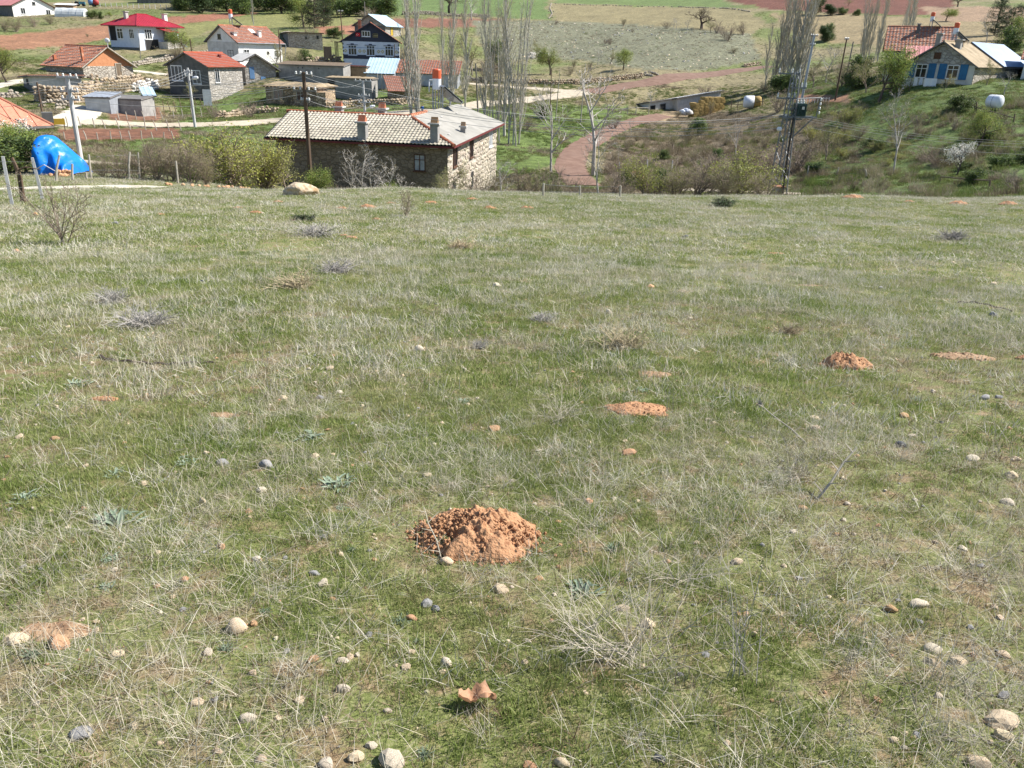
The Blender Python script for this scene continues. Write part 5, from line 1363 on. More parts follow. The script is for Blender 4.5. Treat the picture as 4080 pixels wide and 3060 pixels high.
# laundry by the cottage
lb = at(3650, 352, 98); lb.z = z1(lb.x, lb.y)
o = thing('clothes_line', 'wooden clothes rail in front of the shuttered cottage', 'clothes line', lb, R(-25))
mb = MB(); mb.tube([(-.6, 0, -.2), (-.6, 0, 1.1)], .04, 5); mb.build('post', M_wood, o); mb = MB(); mb.tube([(2.6, 0, -.2), (2.6, 0, 1.1)], .04, 5); mb.build('post', M_wood, o); mb = MB(); mb.tube([(-.6, 0, 1.1), (2.6, 0, 1.1)], .03, 5); mb.build('rail', M_wood, o)
for k, (x, ww, hh, lab) in enumerate(((-.2, .35, .75, 'small white cloth hung on the clothes rail'), (.3, .3, .65, 'narrow pale towel hung on the clothes rail'), (1.2, 1.2, .8, 'broad white sheet hung on the clothes rail'))):
    mb = MB(); vs = []
    for i in range(9):
        for j in range(5): vs.append((x - ww / 2 + ww * i / 8, -.04 + .05 * math.sin(i * 1.7 + k) * j / 4, 1.14 - hh * j / 4))
    mb.add(vs, [(i * 5 + j, (i + 1) * 5 + j, (i + 1) * 5 + j + 1, i * 5 + j + 1) for i in range(8) for j in range(4)])
    mb.add([(a_, b_ + .012, c_) for a_, b_, c_ in vs], [(i * 5 + j, i * 5 + j + 1, (i + 1) * 5 + j + 1, (i + 1) * 5 + j) for i in range(8) for j in range(4)])
    c = mb.build('laundry', M_tankwhite if k != 1 else M_paleblue); c.matrix_world = Matrix.Translation(lb) @ Matrix.Rotation(R(-25), 4, 'Z'); tag(c, lab, 'laundry')

# the child in blue on the gravel road
def person(px, py, D, hgt, label):
    p = at(px, py, D); p.z = z1(p.x, p.y) + .05; s_ = hgt
    J = {'pel': (0, 0, .5), 'che': (0, 0, .72), 'nek': (0, 0, .84), 'hed': (0, -.01, .93), 'hd2': (0, -.01, .985),
         'lh': (.055, 0, .48), 'lk': (.06, -.02, .27), 'la': (.06, .02, .045), 'lt': (.065, -.07, .02),
         'rh': (-.055, 0, .48), 'rk': (-.06, .01, .27), 'ra': (-.065, .04, .045), 'rt': (-.07, -.04, .02),
         'ls': (.11, 0, .79), 'le': (.15, .01, .62), 'lw': (.14, -.06, .48), 'lf': (.14, -.09, .43), 'rs': (-.11, 0, .79), 're': (-.15, .02, .62), 'rw': (-.15, -.05, .49), 'rf': (-.15, -.08, .44)}
    E = [('pel', 'che'), ('che', 'nek'), ('nek', 'hed'), ('hed', 'hd2'), ('pel', 'lh'), ('lh', 'lk'), ('lk', 'la'), ('la', 'lt'), ('pel', 'rh'), ('rh', 'rk'), ('rk', 'ra'), ('ra', 'rt'), ('che', 'ls'), ('ls', 'le'), ('le', 'lw'), ('lw', 'lf'), ('che', 'rs'), ('rs', 're'), ('re', 'rw'), ('rw', 'rf')]
    Rd = dict(pel=.085, che=.095, nek=.035, hed=.07, hd2=.055, lh=.06, lk=.042, la=.03, lt=.025, ls=.045, le=.032, lw=.022, lf=.02)
    ks = list(J); me = bpy.data.meshes.new('person'); me.from_pydata([tuple(c * s_ for c in J[k]) for k in ks], [(ks.index(a), ks.index(b)) for a, b in E], [])
    o = bpy.data.objects.new('person', me); COL.objects.link(o)
    o.modifiers.new('skin', 'SKIN'); o.modifiers.new('sub', 'SUBSURF').levels = 1
    for i, k in enumerate(ks):
        rd = Rd.get(k, Rd.get('l' + k[1:], .03)) * s_; me.skin_vertices[0].data[i].radius = (rd, rd)
    me.skin_vertices[0].data[0].use_root = True
    dg_ = bpy.context.evaluated_depsgraph_get(); ev = bpy.data.meshes.new_from_object(o.evaluated_get(dg_)); o.modifiers.clear(); o.data = ev
    for m_ in (mat('blue_tracksuit_top', (.03, .14, .45), (.02, .1, .35), 3), mat('grey_trousers', (.3, .3, .33), (.22, .22, .25), 3), mat('skin', (.5, .3, .2), (.45, .26, .17), 3), mat('dark_hair', (.04, .025, .02), (.03, .02, .015), 3), M_black): ev.materials.append(m_)
    for f in ev.polygons:
        z_ = f.center.z / s_; x = abs(f.center.x) / s_
        f.material_index = 4 if z_ < .05 else (1 if z_ < .5 and x < .11 else (2 if (z_ < .49 and x > .11) else (0 if z_ < .82 else (2 if z_ < .93 and f.center.y < .005 * s_ else (2 if z_ < .87 else 3)))))
        f.use_smooth = True
    o.location = p; o.rotation_euler = (0, 0, R(20)); tag(o, label, 'person')
    return o
person(1683, 452, 101, 1.15, 'person in a blue top and grey trousers standing on the gravel road')

# ================================================================== TREES AND SHRUBS
M_bark_grey = mat('pale_grey_bark', (.48, .45, .41), (.32, .29, .26), 6, stretch=(1, 1, .3))
M_bark_pop = mat('pale_poplar_bark', (.46, .44, .39), (.3, .28, .24), 3, stretch=(1, 1, .3))
M_bark_dk = mat('dark_brown_bark', (.12, .09, .07), (.075, .055, .045), 6, stretch=(1, 1, .3))
M_bark_br = mat('brown_twig_bark', (.30, .24, .19), (.2, .155, .12), 6)
def leafm(n, a, c, tr=.35): return mat(n, a, c, .9, rough=.6, coords='World', rand=.12, transl=tr, contrast=(.35, .65))
M_leaf_pop = leafm('young_poplar_leaf', (.30, .27, .13), (.36, .31, .18))
M_leaf_yg = leafm('yellow_green_leaf', (.38, .38, .09), (.28, .31, .07))
M_leaf_gr = leafm('fresh_green_leaf', (.17, .25, .055), (.24, .3, .075))
M_leaf_dk = leafm('dark_evergreen_leaf', (.03, .055, .025), (.05, .075, .03), .15)
M_leaf_juni = leafm('juniper_leaf', (.06, .10, .035), (.09, .13, .045), .2)
M_leaf_tan = leafm('dry_olive_bud', (.3, .24, .13), (.36, .3, .16))
M_blossom = leafm('white_blossom', (.75, .74, .68), (.6, .6, .52), .3)
M_leaf_olive = leafm('olive_new_leaf', (.24, .25, .10), (.32, .30, .13))

def rotd(d, ang, r_):
    ax = d.cross(Vector((r_.gauss(0, 1), r_.gauss(0, 1), r_.gauss(0, 1)))); 
    if ax.length < 1e-6: ax = Vector((1, 0, 0))
    return (Matrix.Rotation(ang, 3, ax.normalized()) @ d).normalized()
def grow(seed, H, trunk_r, levels, ang, ratio, n_child, trop, wob=.12, first=.25, leaf=None, leafn=0, leafs=.12, leafj=.25, bark=None, trunk_len=None, min_r=.008, stems=1, spread=.0, leaf2=None, aspect=None):
    """tree as (branch mesh, foliage mesh); unit height is H metres"""
    r_ = random.Random(seed); mb = MB(); lf = MB(); ends = []
    def br(p, d, L, rad, lev):
        n = 5 if lev == 0 else (4 if lev == 1 else 3); pts = [p]; q = p; dd = d; rs = [rad]
        for i in range(n):
            dd = (dd + Vector((r_.gauss(0, wob), r_.gauss(0, wob), r_.gauss(0, wob))) + Vector((0, 0, trop[min(lev, len(trop) - 1)]))).normalized()
            q = q + dd * (L / n); pts.append(q); rs.append(max(min_r, rad * (1 - .72 * (i + 1) / n)))
        mb.tube(pts, rs, 6 if lev == 0 else (4 if lev == 1 else 3), False)
        if lev >= levels - 1 or (leafn and lev >= levels - 2): ends.append((pts, lev))
        if lev < levels:
            nc = n_child[min(lev, len(n_child) - 1)]
            for k in range(nc):
                t_ = (first if lev == 0 else .2) + (1 - (first if lev == 0 else .2)) * (k + r_.random() * .8) / nc
                t_ = min(.98, t_); f = t_ * n; i = min(n - 1, int(f)); pp = pts[i].lerp(pts[i + 1], f - i)
                d0 = (pts[i + 1] - pts[i]).normalized()
                a_ = ang[min(lev, len(ang) - 1)] * r_.uniform(.75, 1.25)
                br(pp, rotd(d0, a_, r_), L * ratio[min(lev, len(ratio) - 1)] * (1.15 - .55 * t_) * r_.uniform(.7, 1.15), max(min_r, rs[i] * .6), lev + 1)
    for s_ in range(stems):
        d = Vector((r_.gauss(0, spread), r_.gauss(0, spread), 1)).normalized()
        br(Vector((r_.gauss(0, .04 * H) if stems > 1 else 0, r_.gauss(0, .04 * H) if stems > 1 else 0, -.04 * H)), d, (trunk_len or .85) * H * (r_.uniform(.7, 1.0) if stems > 1 else 1), trunk_r * (r_.uniform(.6, 1) if stems > 1 else 1), 0)
    if leafn:
        per = max(1, leafn // max(1, len(ends)))
        for pts, lev in ends:
            for k in range(per if lev >= levels - 1 else per // 2 + 1):
                i = r_.randrange(1, len(pts)); c = pts[i] + Vector((r_.gauss(0, leafj), r_.gauss(0, leafj), r_.gauss(0, leafj)))
                a = Vector((r_.gauss(0, 1), r_.gauss(0, 1), r_.gauss(0, 1))).normalized(); b = a.cross(Vector((r_.gauss(0, 1), r_.gauss(0, 1), r_.gauss(0, 1)))).normalized()
                s_ = leafs * r_.uniform(.6, 1.3)
                lf.mi = 1 if (leaf2 and r_.random() < .3) else 0
                lf.add([c - a * s_, c + b * s_ * .45, c + a * s_, c - b * s_ * .45], [(0, 1, 2, 3)])
    al = np.array(mb.v + lf.v); zs = np.percentile(al[:, 2], 99.7); k = H / zs; top = al[al[:, 2] > .3 * zs]
    wn = np.percentile(np.abs(top[:, :2]), 97) * 2 * k; kx = k if not aspect else k * aspect * H / wn
    mb.v = [(x * kx, y * kx, z_ * k) for x, y, z_ in mb.v]; lf.v = [(x * kx, y * kx, z_ * k) for x, y, z_ in lf.v]
    tm_ = mb.mesh('trunk', bark); lm_ = lf.mesh('crown', [leaf] + ([leaf2] if leaf2 else [])) if lf.v else None
    return (tm_, lm_, H)
PR = {}
for k in range(4):
    PR['poplar%d' % k] = grow(100 + k, 18, .22, 2, [R(22), R(26)], [.24, .35], [44, 5], [.01, .1, .14], .05, .10, M_leaf_pop, 2400, .07, .24, M_bark_pop, .98, .010, aspect=.15)
for k in range(2):
    PR['poplarclump%d' % k] = grow(120 + k, 17, .14, 2, [R(18), R(24)], [.26, .4], [17, 4], [.012, .1, .14], .04, .08, M_leaf_pop, 2200, .07, .24, M_bark_pop, .98, .010, stems=5, spread=.05, aspect=.22)
for k in range(3):
    PR['bare%d' % k] = grow(140 + k, 7, .11, 3, [R(38), R(42), R(40)], [.62, .58, .5], [7, 5, 5], [.02, .03, .03], .13, .3, M_leaf_tan, 500, .035, .1, M_bark_grey, .75, .011, aspect=.75)
for k in range(2):
    PR['bareshrub%d' % k] = grow(150 + k, 2.6, .035, 2, [R(30), R(38)], [.5, .45], [8, 5], [.03, .02], .14, .12, M_leaf_tan, 400, .028, .07, M_bark_br, .95, .006, stems=12, spread=.42, aspect=1.1)
for k in range(3):
    PR['green%d' % k] = grow(160 + k, 5, .13, 3, [R(52), R(48), R(48)], [.85, .6, .55], [9, 7, 5], [.02, .0, .0], .13, .42, M_leaf_gr, 8000, .05, .2, M_bark_dk, .5, .01, leaf2=M_leaf_yg, aspect=.95)
for k in range(3):
    PR['shrub%d' % k] = grow(170 + k, 3, .045, 2, [R(32), R(42)], [.5, .45], [10, 6], [.03, .02], .14, .1, M_leaf_yg, 5200, .055, .14, M_bark_br, .95, .007, stems=11, spread=.45, leaf2=M_leaf_olive, aspect=1.15)
for k in range(2):
    PR['dense%d' % k] = grow(180 + k, 4, .1, 3, [R(42), R(45), R(45)], [.6, .55, .5], [9, 7, 4], [.01, .02, .02], .13, .08, M_leaf_juni, 8000, .09, .2, M_bark_dk, .85, .01, stems=3, spread=.3, leaf2=M_leaf_gr, aspect=1.0)
PR['conifer0'] = grow(190, 11, .2, 2, [R(78), R(45)], [.34, .4], [60, 8], [.0, -.01, .0], .03, .06, M_leaf_dk, 9000, .13, .22, M_bark_dk, 1.0, .012, leaf2=M_leaf_juni, aspect=.55)
PR['juniper0'] = grow(192, 4, .1, 2, [R(35), R(40)], [.45, .5], [40, 7], [.02, .1, .1], .06, .03, M_leaf_juni, 8000, .1, .2, M_bark_dk, .95, .01, leaf2=M_leaf_dk, aspect=.65)
PR['blossom0'] = grow(195, 3.4, .07, 3, [R(38), R(42), R(40)], [.6, .5, .5], [8, 6, 5], [.02, .03, .03], .13, .3, M_blossom, 2600, .045, .1, M_bark_dk, .8, .008, aspect=1.0)
PR['olive0'] = grow(197, 4, .09, 3, [R(36), R(42), R(40)], [.6, .55, .5], [8, 6, 5], [.02, .03, .03], .14, .15, M_leaf_olive, 2400, .05, .14, M_bark_br, .8, .008, aspect=.85)
PR['olive1'] = grow(198, 4, .05, 2, [R(32), R(40)], [.5, .5], [11, 6], [.03, .02], .14, .08, M_leaf_olive, 2600, .045, .13, M_bark_br, .95, .007, stems=10, spread=.4, aspect=1.1)
PR['willowbare'] = grow(199, 6, .2, 3, [R(48), R(42), R(40)], [.7, .6, .5], [9, 8, 6], [-.01, .02, .02], .15, .35, None, 0, .1, .1, M_bark_dk, .62, .012, aspect=1.15)
rt_ = random.Random(77)
def tree(kind, px, py, hpx, label, group=None, Dmin=46, wide=1.0, name=None, cat=None, lean=(0, 0), D=None):
    if D: p = at(px, py, D); p.z = z1(p.x, p.y)
    else: p = gp(px, py, Dmin)
    H = hpx / FPX * depth(p)
    tm_, lm_, H0 = PR[kind]; k = H / H0
    shrub = any(s_ in kind for s_ in ('shrub', 'olive1', 'dense'))
    o = thing(name or ('shrub' if shrub else ('poplar_tree' if 'poplar' in kind else ('conifer_tree' if 'conifer' in kind else 'tree'))), label, cat or ('shrub' if shrub else 'tree'), p - Vector((0, 0, .05)), rt_.uniform(0, 6.28), group)
    o.scale = (k * wide, k * wide, k); o.rotation_euler[0] = lean[0]; o.rotation_euler[1] = lean[1]
    link('stems' if shrub else 'trunk', tm_, o)
    if lm_: link('foliage' if shrub else 'crown', lm_, o)
    return o
# poplars behind the house
for k, (px, py, hp, kd, lab) in enumerate(((1640,470,520,'poplar0','slender poplar rising behind the solar heater, leaning clear of its neighbours'),(1675,480,560,'poplarclump0','multi-stemmed poplar between the solar heater and the orange annex'),(1762,470,540,'poplar1','tall poplar with a pale trunk in front of the orange annex'),(1790,450,500,'poplar2','poplar standing close behind the main poplar clump'),(1852,440,430,'poplar3','shorter narrow poplar next to the dark slim pole'))):
    tree(kd, px, py, hp, lab, 'poplars behind the stone house', wide=1.0)
for px, py, hp, kd, lab in ((1968,560,640,'poplarclump1','many-stemmed poplar clump at the gable of the stone house'),(2010,545,600,'poplar0','straight poplar within the clump beside the gable'),(2052,575,620,'poplarclump0','poplar clump with bright pale trunks right of the gable'),(1935,520,560,'poplar2','poplar behind the clump beside the gable')):
    tree(kd, px, py, hp, lab, 'poplars at the gable', wide=.95)
for px, py, hp, kd, lab in ((3050,345,250,'poplar3','small narrow poplar left of the tall dark poplar clump'),(3095,342,390,'poplarclump1','dense poplar clump above the round straw bale'),(3125,345,400,'poplar1','tall poplar in the clump above the round straw bale'),(3160,340,420,'poplar0','poplar with white trunks leaning right beside the clump'),(3185,330,400,'poplar2','pale-trunked poplar at the edge of the clump near the leaning pole'),(3440,255,280,'poplarclump0','broad grey-brown poplar thicket behind the leafy tree'),(3480,250,290,'poplar1','poplar on the thicket side nearest the tiled roof'),(3575,215,260,'poplarclump1','pale poplars rising behind the brown-red tile roof'),(3620,215,240,'poplar3','poplar just behind the roof chimney')):
    tree(kd, px, py, hp, lab, 'poplars on the right', 90, wide=1.25)
tree('poplar2', 1012, 110, 160, 'single small poplar in the yellowish field behind the white house', None, 130, .8)
# bare trees by the house
for px, py, hp, kd, lab in ((1418,762,230,'bare0','bare grey tree with forked trunk in front of the shaded house wall'),(1440,762,260,'bare1','thin bare tree next to the forked grey tree'),(1542,752,205,'bare2','spreading bare tree with whitish limbs before the house window'),):
    tree(kd, px, py, hp, lab, 'bare trees before the house', D=46, wide=.9)
for px, py, hp, kd, lab in ((2195,690,350,'bare1','tall bare plane tree with white limbs beside the red track'),(2365,700,410,'bare2','tallest bare tree leaning over the red track'),(2385,780,280,'bare0','dark bare tree forking low beside the bramble fence'),(2000,770,180,'bare2','twiggy bare tree at the lit corner of the house'),(2210,790,130,'bareshrub0','tangled leafless shrub on the meadow edge'),(1790,768,160,'olive0','budding tree against the lit stone corner')):
    tree(kd, px, py, hp, lab, None, 44, D=46 if py > 765 else None, wide=.9)
# hedge shrubs along the crest
for k, (px, py, hp, kd, lab) in enumerate(((420,722,110,'olive1',0),(480,722,130,'bareshrub1',1),(560,726,150,'olive1',0),(630,728,160,'bareshrub0',1),(690,732,170,'olive1',0),(760,736,175,'bareshrub1',1),(820,738,150,'olive1',0))):
    tree(kd, px, py, hp, ('thin olive-green hedge shrub along the wooden fence posts', 'leafless grey hedge shrub along the wooden fence posts')[lab], ('leafy hedge shrubs by the fence', 'leafless hedge shrubs by the fence')[lab], D=41)
for px, py, hp, kd, D_, lab, wd_ in ((930,745,245,'shrub0',45,'large yellow-green bush between the fence posts and the tiled house',1.25),(1050,752,215,'shrub1',47,'yellow-green bush at the left corner of the tiled roof',1.1),(1140,756,180,'olive0',46,'grey-green sapling between the yellow bush and the brown pole',.9),(1290,766,150,'green0',47,'fresh green bush just right of the brown wooden pole',.95),(1560,765,125,'green1',49,'dark green bush behind the spreading bare tree',1.1),(1360,772,70,'bareshrub1',42,'low bramble at the foot of the shaded wall',1.2),(1660,776,60,'bareshrub0',42,'dry bramble tangle below the house window',1.5),(1900,775,130,'bareshrub1',47,'brown twiggy shrub at the foot of the lit stone wall',1.1),(2080,780,150,'bareshrub0',46,'dense brown bramble right of the house',1.3),(2130,780,110,'olive1',46,'olive bramble beside the short fence post',1.3),(2290,785,90,'bareshrub1',43,'grey bramble between the short fence posts',1.3),(2440,785,110,'bareshrub0',44,'bramble thicket under the dark bare tree',1.3),(2590,790,175,'shrub2',46,'yellow-green bush beside the orange rock pile',1.1),(2680,790,150,'olive1',46,'grey-olive shrub right of the orange rock pile bush',1.3),(2770,788,180,'bareshrub0',47,'tall leafless thicket left of the pylon',1.3),(2870,786,140,'olive1',46,'olive thicket with thin stems left of the pylon',1.3),(2950,785,200,'shrub0',48,'tall yellow-green thicket close to the pylon',1.1),(3030,786,110,'olive1',47,'thin shrub at the pylon footing',1.2)):
    tree(kd, px, py, hp, lab, None, D=D_, wide=wd_)
# left edge: big leafy tree with blossom
tree('green2', 110, 705, 190, 'broad dark green tree in front of the salmon roof', None, D=44, wide=1.3)
tree('dense0', 40, 712, 170, 'dense green bush at the left of the blue tarpaulin', None, D=43, wide=1.4)
tree('blossom0', 75, 690, 190, 'white blossoming tree below the salmon roof', None, D=46, wide=1.35)
tree('olive1', 190, 600, 120, 'yellowish shrub between salmon roof and concrete pole', None, D=56, wide=1.1)
tree('green1', 30, 330, 135, 'lone round green tree on the slope left of the stone house', None, 90, 1.0)
# village greenery
V_ = [(735,222,100,'green0','green tree growing left of the white house gable',1.1),(700,235,70,'olive1','olive bush below the crimson-roofed house stairs',1.2),(430,400,80,'olive0','small olive tree growing inside the ruined wall',1.1),(480,385,70,'olive1','shrub growing on the rubble behind the metal shed',1.2),(860,472,65,'bareshrub0','round leafless bush on the bank beside the street lamp',1.1),(1000,468,75,'bareshrub1','large leafless bush above the stone terrace',1.3),(1150,420,50,'olive1','yellowish bush in front of the ruined mud house',1.2),(760,400,70,'olive0','young tree in front of the grey house wall',1.0),(1160,262,60,'olive1','scrubby bush below the long stone barn',1.5),(1200,255,55,'dense1','green bush on the bank below the barn',1.3),(1100,265,90,'olive0','budding tree at the lit corner of the white house',.9),(1230,150,45,'bareshrub1','leafless bush beside the long barn',1.4),(1330,150,40,'dense0','dark low bush left of the slate house',1.6),(1210,110,110,'green2','leafy tree beside the conifers behind the long barn',1.3),(1255,112,140,'conifer0','dark conifer behind the long barn',1.0),(1290,108,130,'conifer0','second dark conifer touching the conifer behind the barn',.9),(2190,300,105,'green0','yellow-green tree on the green slope above the dry stone wall',1.0),(2135,235,70,'olive0','half-bare tree beside the white hillside ruin',1.1),(2270,300,40,'olive1','low bush on the green slope above the wall',1.0),(2285,268,30,'olive1','small shrub on the green slope',1.0),(2380,262,70,'bare0','small bare tree beside the round green tree',.9),(2430,262,62,'olive0','pale budding tree beside the round green tree',.9),(2483,280,82,'green1','round green tree standing on the slope above the road',1.1),(2350,275,30,'bareshrub1','tiny bare bush on the slope above the wall',1.0),(1880,300,150,'olive0','dusky green tree behind the poplars',1.2),(1930,330,110,'bareshrub0','leafless thicket behind the poplars',1.5),(1990,290,120,'dense1','dark green bush behind the poplar clump',1.1),(1600,250,60,'olive1','bush at the right wall of the slate house',1.2)]
for px, py, hp, kd, lab, wd_ in V_: tree(kd, px, py, hp, lab, None, 80, wd_)
# upper slope and fields
F_ = [(15,125,55,'olive1','grey-green bush below the white farmhouse, first of a row',1.2),(65,128,60,'olive1','round grey-green bush below the white farmhouse wall',1.2),(138,108,50,'bareshrub0','bare bush below the white farmhouse window',1.2),(205,98,40,'olive1','yellowish bush below the greenhouse',1.3),(366,76,32,'dense0','round green bush left of the crimson roof, largest of three',1.2),(408,76,28,'dense1','narrow green bush, middle of three by the crimson roof',.9),(438,72,24,'green1','small green tree, last of three by the crimson roof',1.2),(348,148,16,'olive1','tiny bush at the edge of the ploughed field',1.3)]
for px, py, hp, kd, lab, wd_ in F_: tree(kd, px, py, hp, lab, None, 130, wd_)
for k, px in enumerate((730, 765, 800, 850, 905, 960, 1010, 1060, 1120, 1150)):
    tree(('dense0', 'dense1', 'juniper0', 'dense0')[k % 4], px, 38 + 8 * (k % 3), 62 + 14 * (k % 3), 'dark evergreen bush in the row behind the upper fields', 'dark bushes behind the upper fields', 200, 1.5)
for k, px in enumerate((1300, 1345, 1390, 1430, 1480, 1520, 1555)):
    tree(('dense1', 'green2', 'dense0')[k % 3], px, 58 + 4 * (k % 3), 74 + 16 * (k % 2), 'dark green bush behind the pale blue roof', 'bushes behind the pale blue roof', 190, 1.4)
tree('willowbare', 1790, 52, 100, 'bare dark tree standing at the bright green field', None, 180, 1.0)
tree('bare2', 1880, 80, 100, 'grey bare tree behind the poplars at the red strip', None, 150, 1.2)
tree('bareshrub0', 1480, 78, 46, 'leafless bushes between blue roof and dark bushes', None, 170, 1.8)
tree('willowbare', 2797, 115, 78, 'dark spreading bare tree with crooked trunk between the tan field and scrub', None, 150, 1.35, lean=(.1, .12))
for k, (px, py, hp, kd) in enumerate(((2214,98,22,'bareshrub0'),(2485,102,30,'olive1'),(2655,114,32,'bareshrub1'),(2682,118,42,'bare0'),(2695,118,46,'bare1'),(2738,120,40,'bare2'),(2830,130,48,'olive0'),(2855,134,50,'bareshrub0'),(2898,162,68,'bareshrub1'),(2960,140,52,'bareshrub0'),(2412,176,24,'bareshrub1'),(2432,178,30,'bareshrub0'),(2520,128,16,'bareshrub0'))):
    tree(kd, px, py, hp, 'small leafless bush dotting the grey scrub hillside', 'bushes on the grey scrub hillside', 150, 1.2)
tree('olive1', 2920, 212, 24, 'low green bush on the lower scrub hillside', None, 140, 1.6)
for px, py, hp, kd, lab, wd_ in ((3247,58,62,'juniper0','tall dark juniper at the edge of the red field',1.3),(3310,62,42,'juniper0','broad dark juniper beside the tall one at the red field',1.7),(3356,58,26,'dense0','low dark bush right of the junipers',1.6),(3420,62,24,'dense1','round dark bush beside the poplar thicket',1.6),(3285,170,62,'juniper0','pointed green juniper on the tan slope',1.1),(3300,165,66,'dense1','green bush touching the pointed juniper',1.0),(3378,28,34,'olive0','small tree in the red field',1.3),(3770,84,48,'green0','round green tree alone on the tan field',1.5),(3815,28,52,'willowbare','dark bare tree at the top of the tan field',1.0),(3960,140,135,'conifer0','tall dark conifer behind the shuttered cottage',1.0),(4010,160,130,'conifer0','second dark conifer with purplish bare branches behind the cottage',1.0),(3930,170,110,'bare1','purplish bare tree in front of the conifers',1.2),(4060,200,130,'green2','green tree behind the blue-grey roof sheet',1.3),(3990,205,90,'dense1','dense green bush behind the blue-grey roof sheet',1.5),(4110,220,150,'olive0','olive tree behind the whitewashed wall',1.2)):
    tree(kd, px, py, hp, lab, None, 110, wd_)
# right-hand bank
B_ = [(3500,412,215,'green2','big leafy tree in front of the tiled house',.95),(3545,372,140,'green0','leafy tree close to the cottage corner',1.0),(3450,370,130,'olive0','budding tree left of the big leafy tree',1.2),(3400,350,120,'dense1','green bush behind the brush pile',1.2),(3350,345,120,'olive1','thin bush beside the dark wooden pole',1.2),(3240,350,110,'olive0','budding tree beside the leaning grey pole',1.2),(3290,330,140,'bare2','bare tree behind the brush pile',1.0),(3110,365,70,'dense0','dark bush at the foot of the tall poplars',1.5),(3040,372,50,'olive1','yellowish bush behind the round bale',1.3),(3150,360,60,'dense1','evergreen bush below the poplar clump',1.4),(3095,450,95,'bareshrub0','round brown bush below the picket fence',1.3),(2830,455,55,'olive1','thin bush in front of the straw stack',.8),(3370,500,75,'shrub1','yellow-green bush in the shade of the bank',1.3),(3290,640,150,'olive0','half-bare tree on the steep bank right of the pylon',1.0),(3170,690,150,'bareshrub1','grey leafless thicket right of the pylon',1.4),(3420,560,70,'olive1','low yellowish bush on the shaded bank',1.4),(3795,520,60,'bareshrub0','brown bush below the white tank',1.5),(3890,590,150,'green1','small round green tree on the bank below the white tank',1.0),(3810,700,130,'blossom0','pale blossoming tree on the lower bank',1.1),(3560,690,330,'bare1','leaning dead tree with bare white limbs on the bank',.7),(3955,560,40,'dense1','dark low bush under the white tank',1.8),(2930,620,150,'bare0','dark bare tree in the middle of the brown bank',.9),(2680,610,110,'olive0','thin budding tree on the brown bank',.8),(2850,690,90,'bareshrub1','brown bush on the lower brown bank',1.4),(2990,660,95,'olive1','dull green bush on the brown bank',1.3),(2515,540,70,'bare1','thin bare sapling beside the red track',.8),(2465,650,75,'bare0','dark sapling right of the red track',.8),(2500,600,50,'olive1','green shrub beside the red track',1.2),(2230,600,70,'olive0','sapling on the green slope left of the red track',.9),(2100,520,60,'bareshrub0','leafless bush on the green slope',1.2),(2150,470,55,'dense1','bright green bush below the gravel road',1.3),(2590,430,70,'bare2','bare tree behind the barn',1.1),(2810,380,45,'bareshrub1','purple-brown thicket behind the barn roof',1.6),(2700,470,30,'olive1','tiny bush by the barn door',1.2),(3400,762,70,'bareshrub0','brown dry bush beside the earth mound at the lane',1.4),(3530,755,40,'olive1','low shrub at the crest near the earth mound',1.6),(4060,780,110,'bareshrub1','brown bush at the right end of the crest',1.5),(3700,640,70,'bareshrub1','dark bush in the shade on the bank',1.8),(3930,340,100,'olive0','vine tree in front of the cottage side wall',1.0),(3760,365,70,'olive0','small tree before the cottage window',1.0),(4000,380,90,'bare2','crooked bare tree beside the cottage pergola',.9),(3240,560,60,'shrub2','yellow-green bush on the brown bank by the transformer',1.4)]
for px, py, hp, kd, lab, wd_ in B_: tree(kd, px, py, hp, lab, None, 48, wd_)
rb_ = random.Random(5)
for k in range(34):
    px, py = rb_.uniform(2440, 3260), rb_.uniform(500, 755)
    tree(rb_.choice(('bareshrub0', 'bareshrub1', 'olive1', 'olive1', 'dense1')), px, py, rb_.uniform(28, 75) * (.6 + py / 1500), 'low bramble bush growing on the brown bank', 'brambles on the brown bank', 50, rb_.uniform(1.1, 1.7))
for k in range(38):
    px, py = rb_.uniform(3230, 4120), rb_.uniform(430, 770)
    tree(rb_.choice(('bareshrub0', 'olive1', 'olive0', 'dense0', 'shrub1')), px, py, rb_.uniform(24, 70) * (.6 + py / 1500), 'low bush growing on the green bank below the cottage', 'low bushes on the green bank', 50, rb_.uniform(1.1, 1.7))
for k in range(16):
    px, py = rb_.uniform(380, 900), rb_.uniform(600, 700)
    tree(rb_.choice(('bareshrub0', 'olive1', 'olive0', 'shrub2')), px, py, rb_.uniform(40, 75), 'thin shrub in the overgrown strip below the ploughed garden', 'shrubs below the ploughed garden', 46, rb_.uniform(1.0, 1.5))
for px, py, hp in ((3080,344,380),(3110,340,410),(3145,342,390),(3172,338,400),(3455,252,270),(3495,252,250),(3425,256,230),(3590,216,250)):
    tree(rb_.choice(('poplar0', 'poplar1', 'poplar2', 'poplar3')), px, py, hp, 'slim grey poplar filling out the thickets beyond the pylon', 'slim poplars in the thickets beyond the pylon', 90, 1.3)
for px, py, hp, kd, D_, lab in ((1480,765,170,'bare2',46,'low spreading bare tree against the shaded house front'),(1610,768,150,'bare0',47,'small bare tree beside the house window'),(1800,770,190,'olive0',47,'budding olive tree hiding the corner of the stone house'),(1950,772,150,'olive1',47,'loose budding shrub before the lit end wall'),(1250,762,120,'olive1',47,'olive shrub behind the boulder')):
    tree(kd, px, py, hp, lab, None, D=D_, wide=1.1)

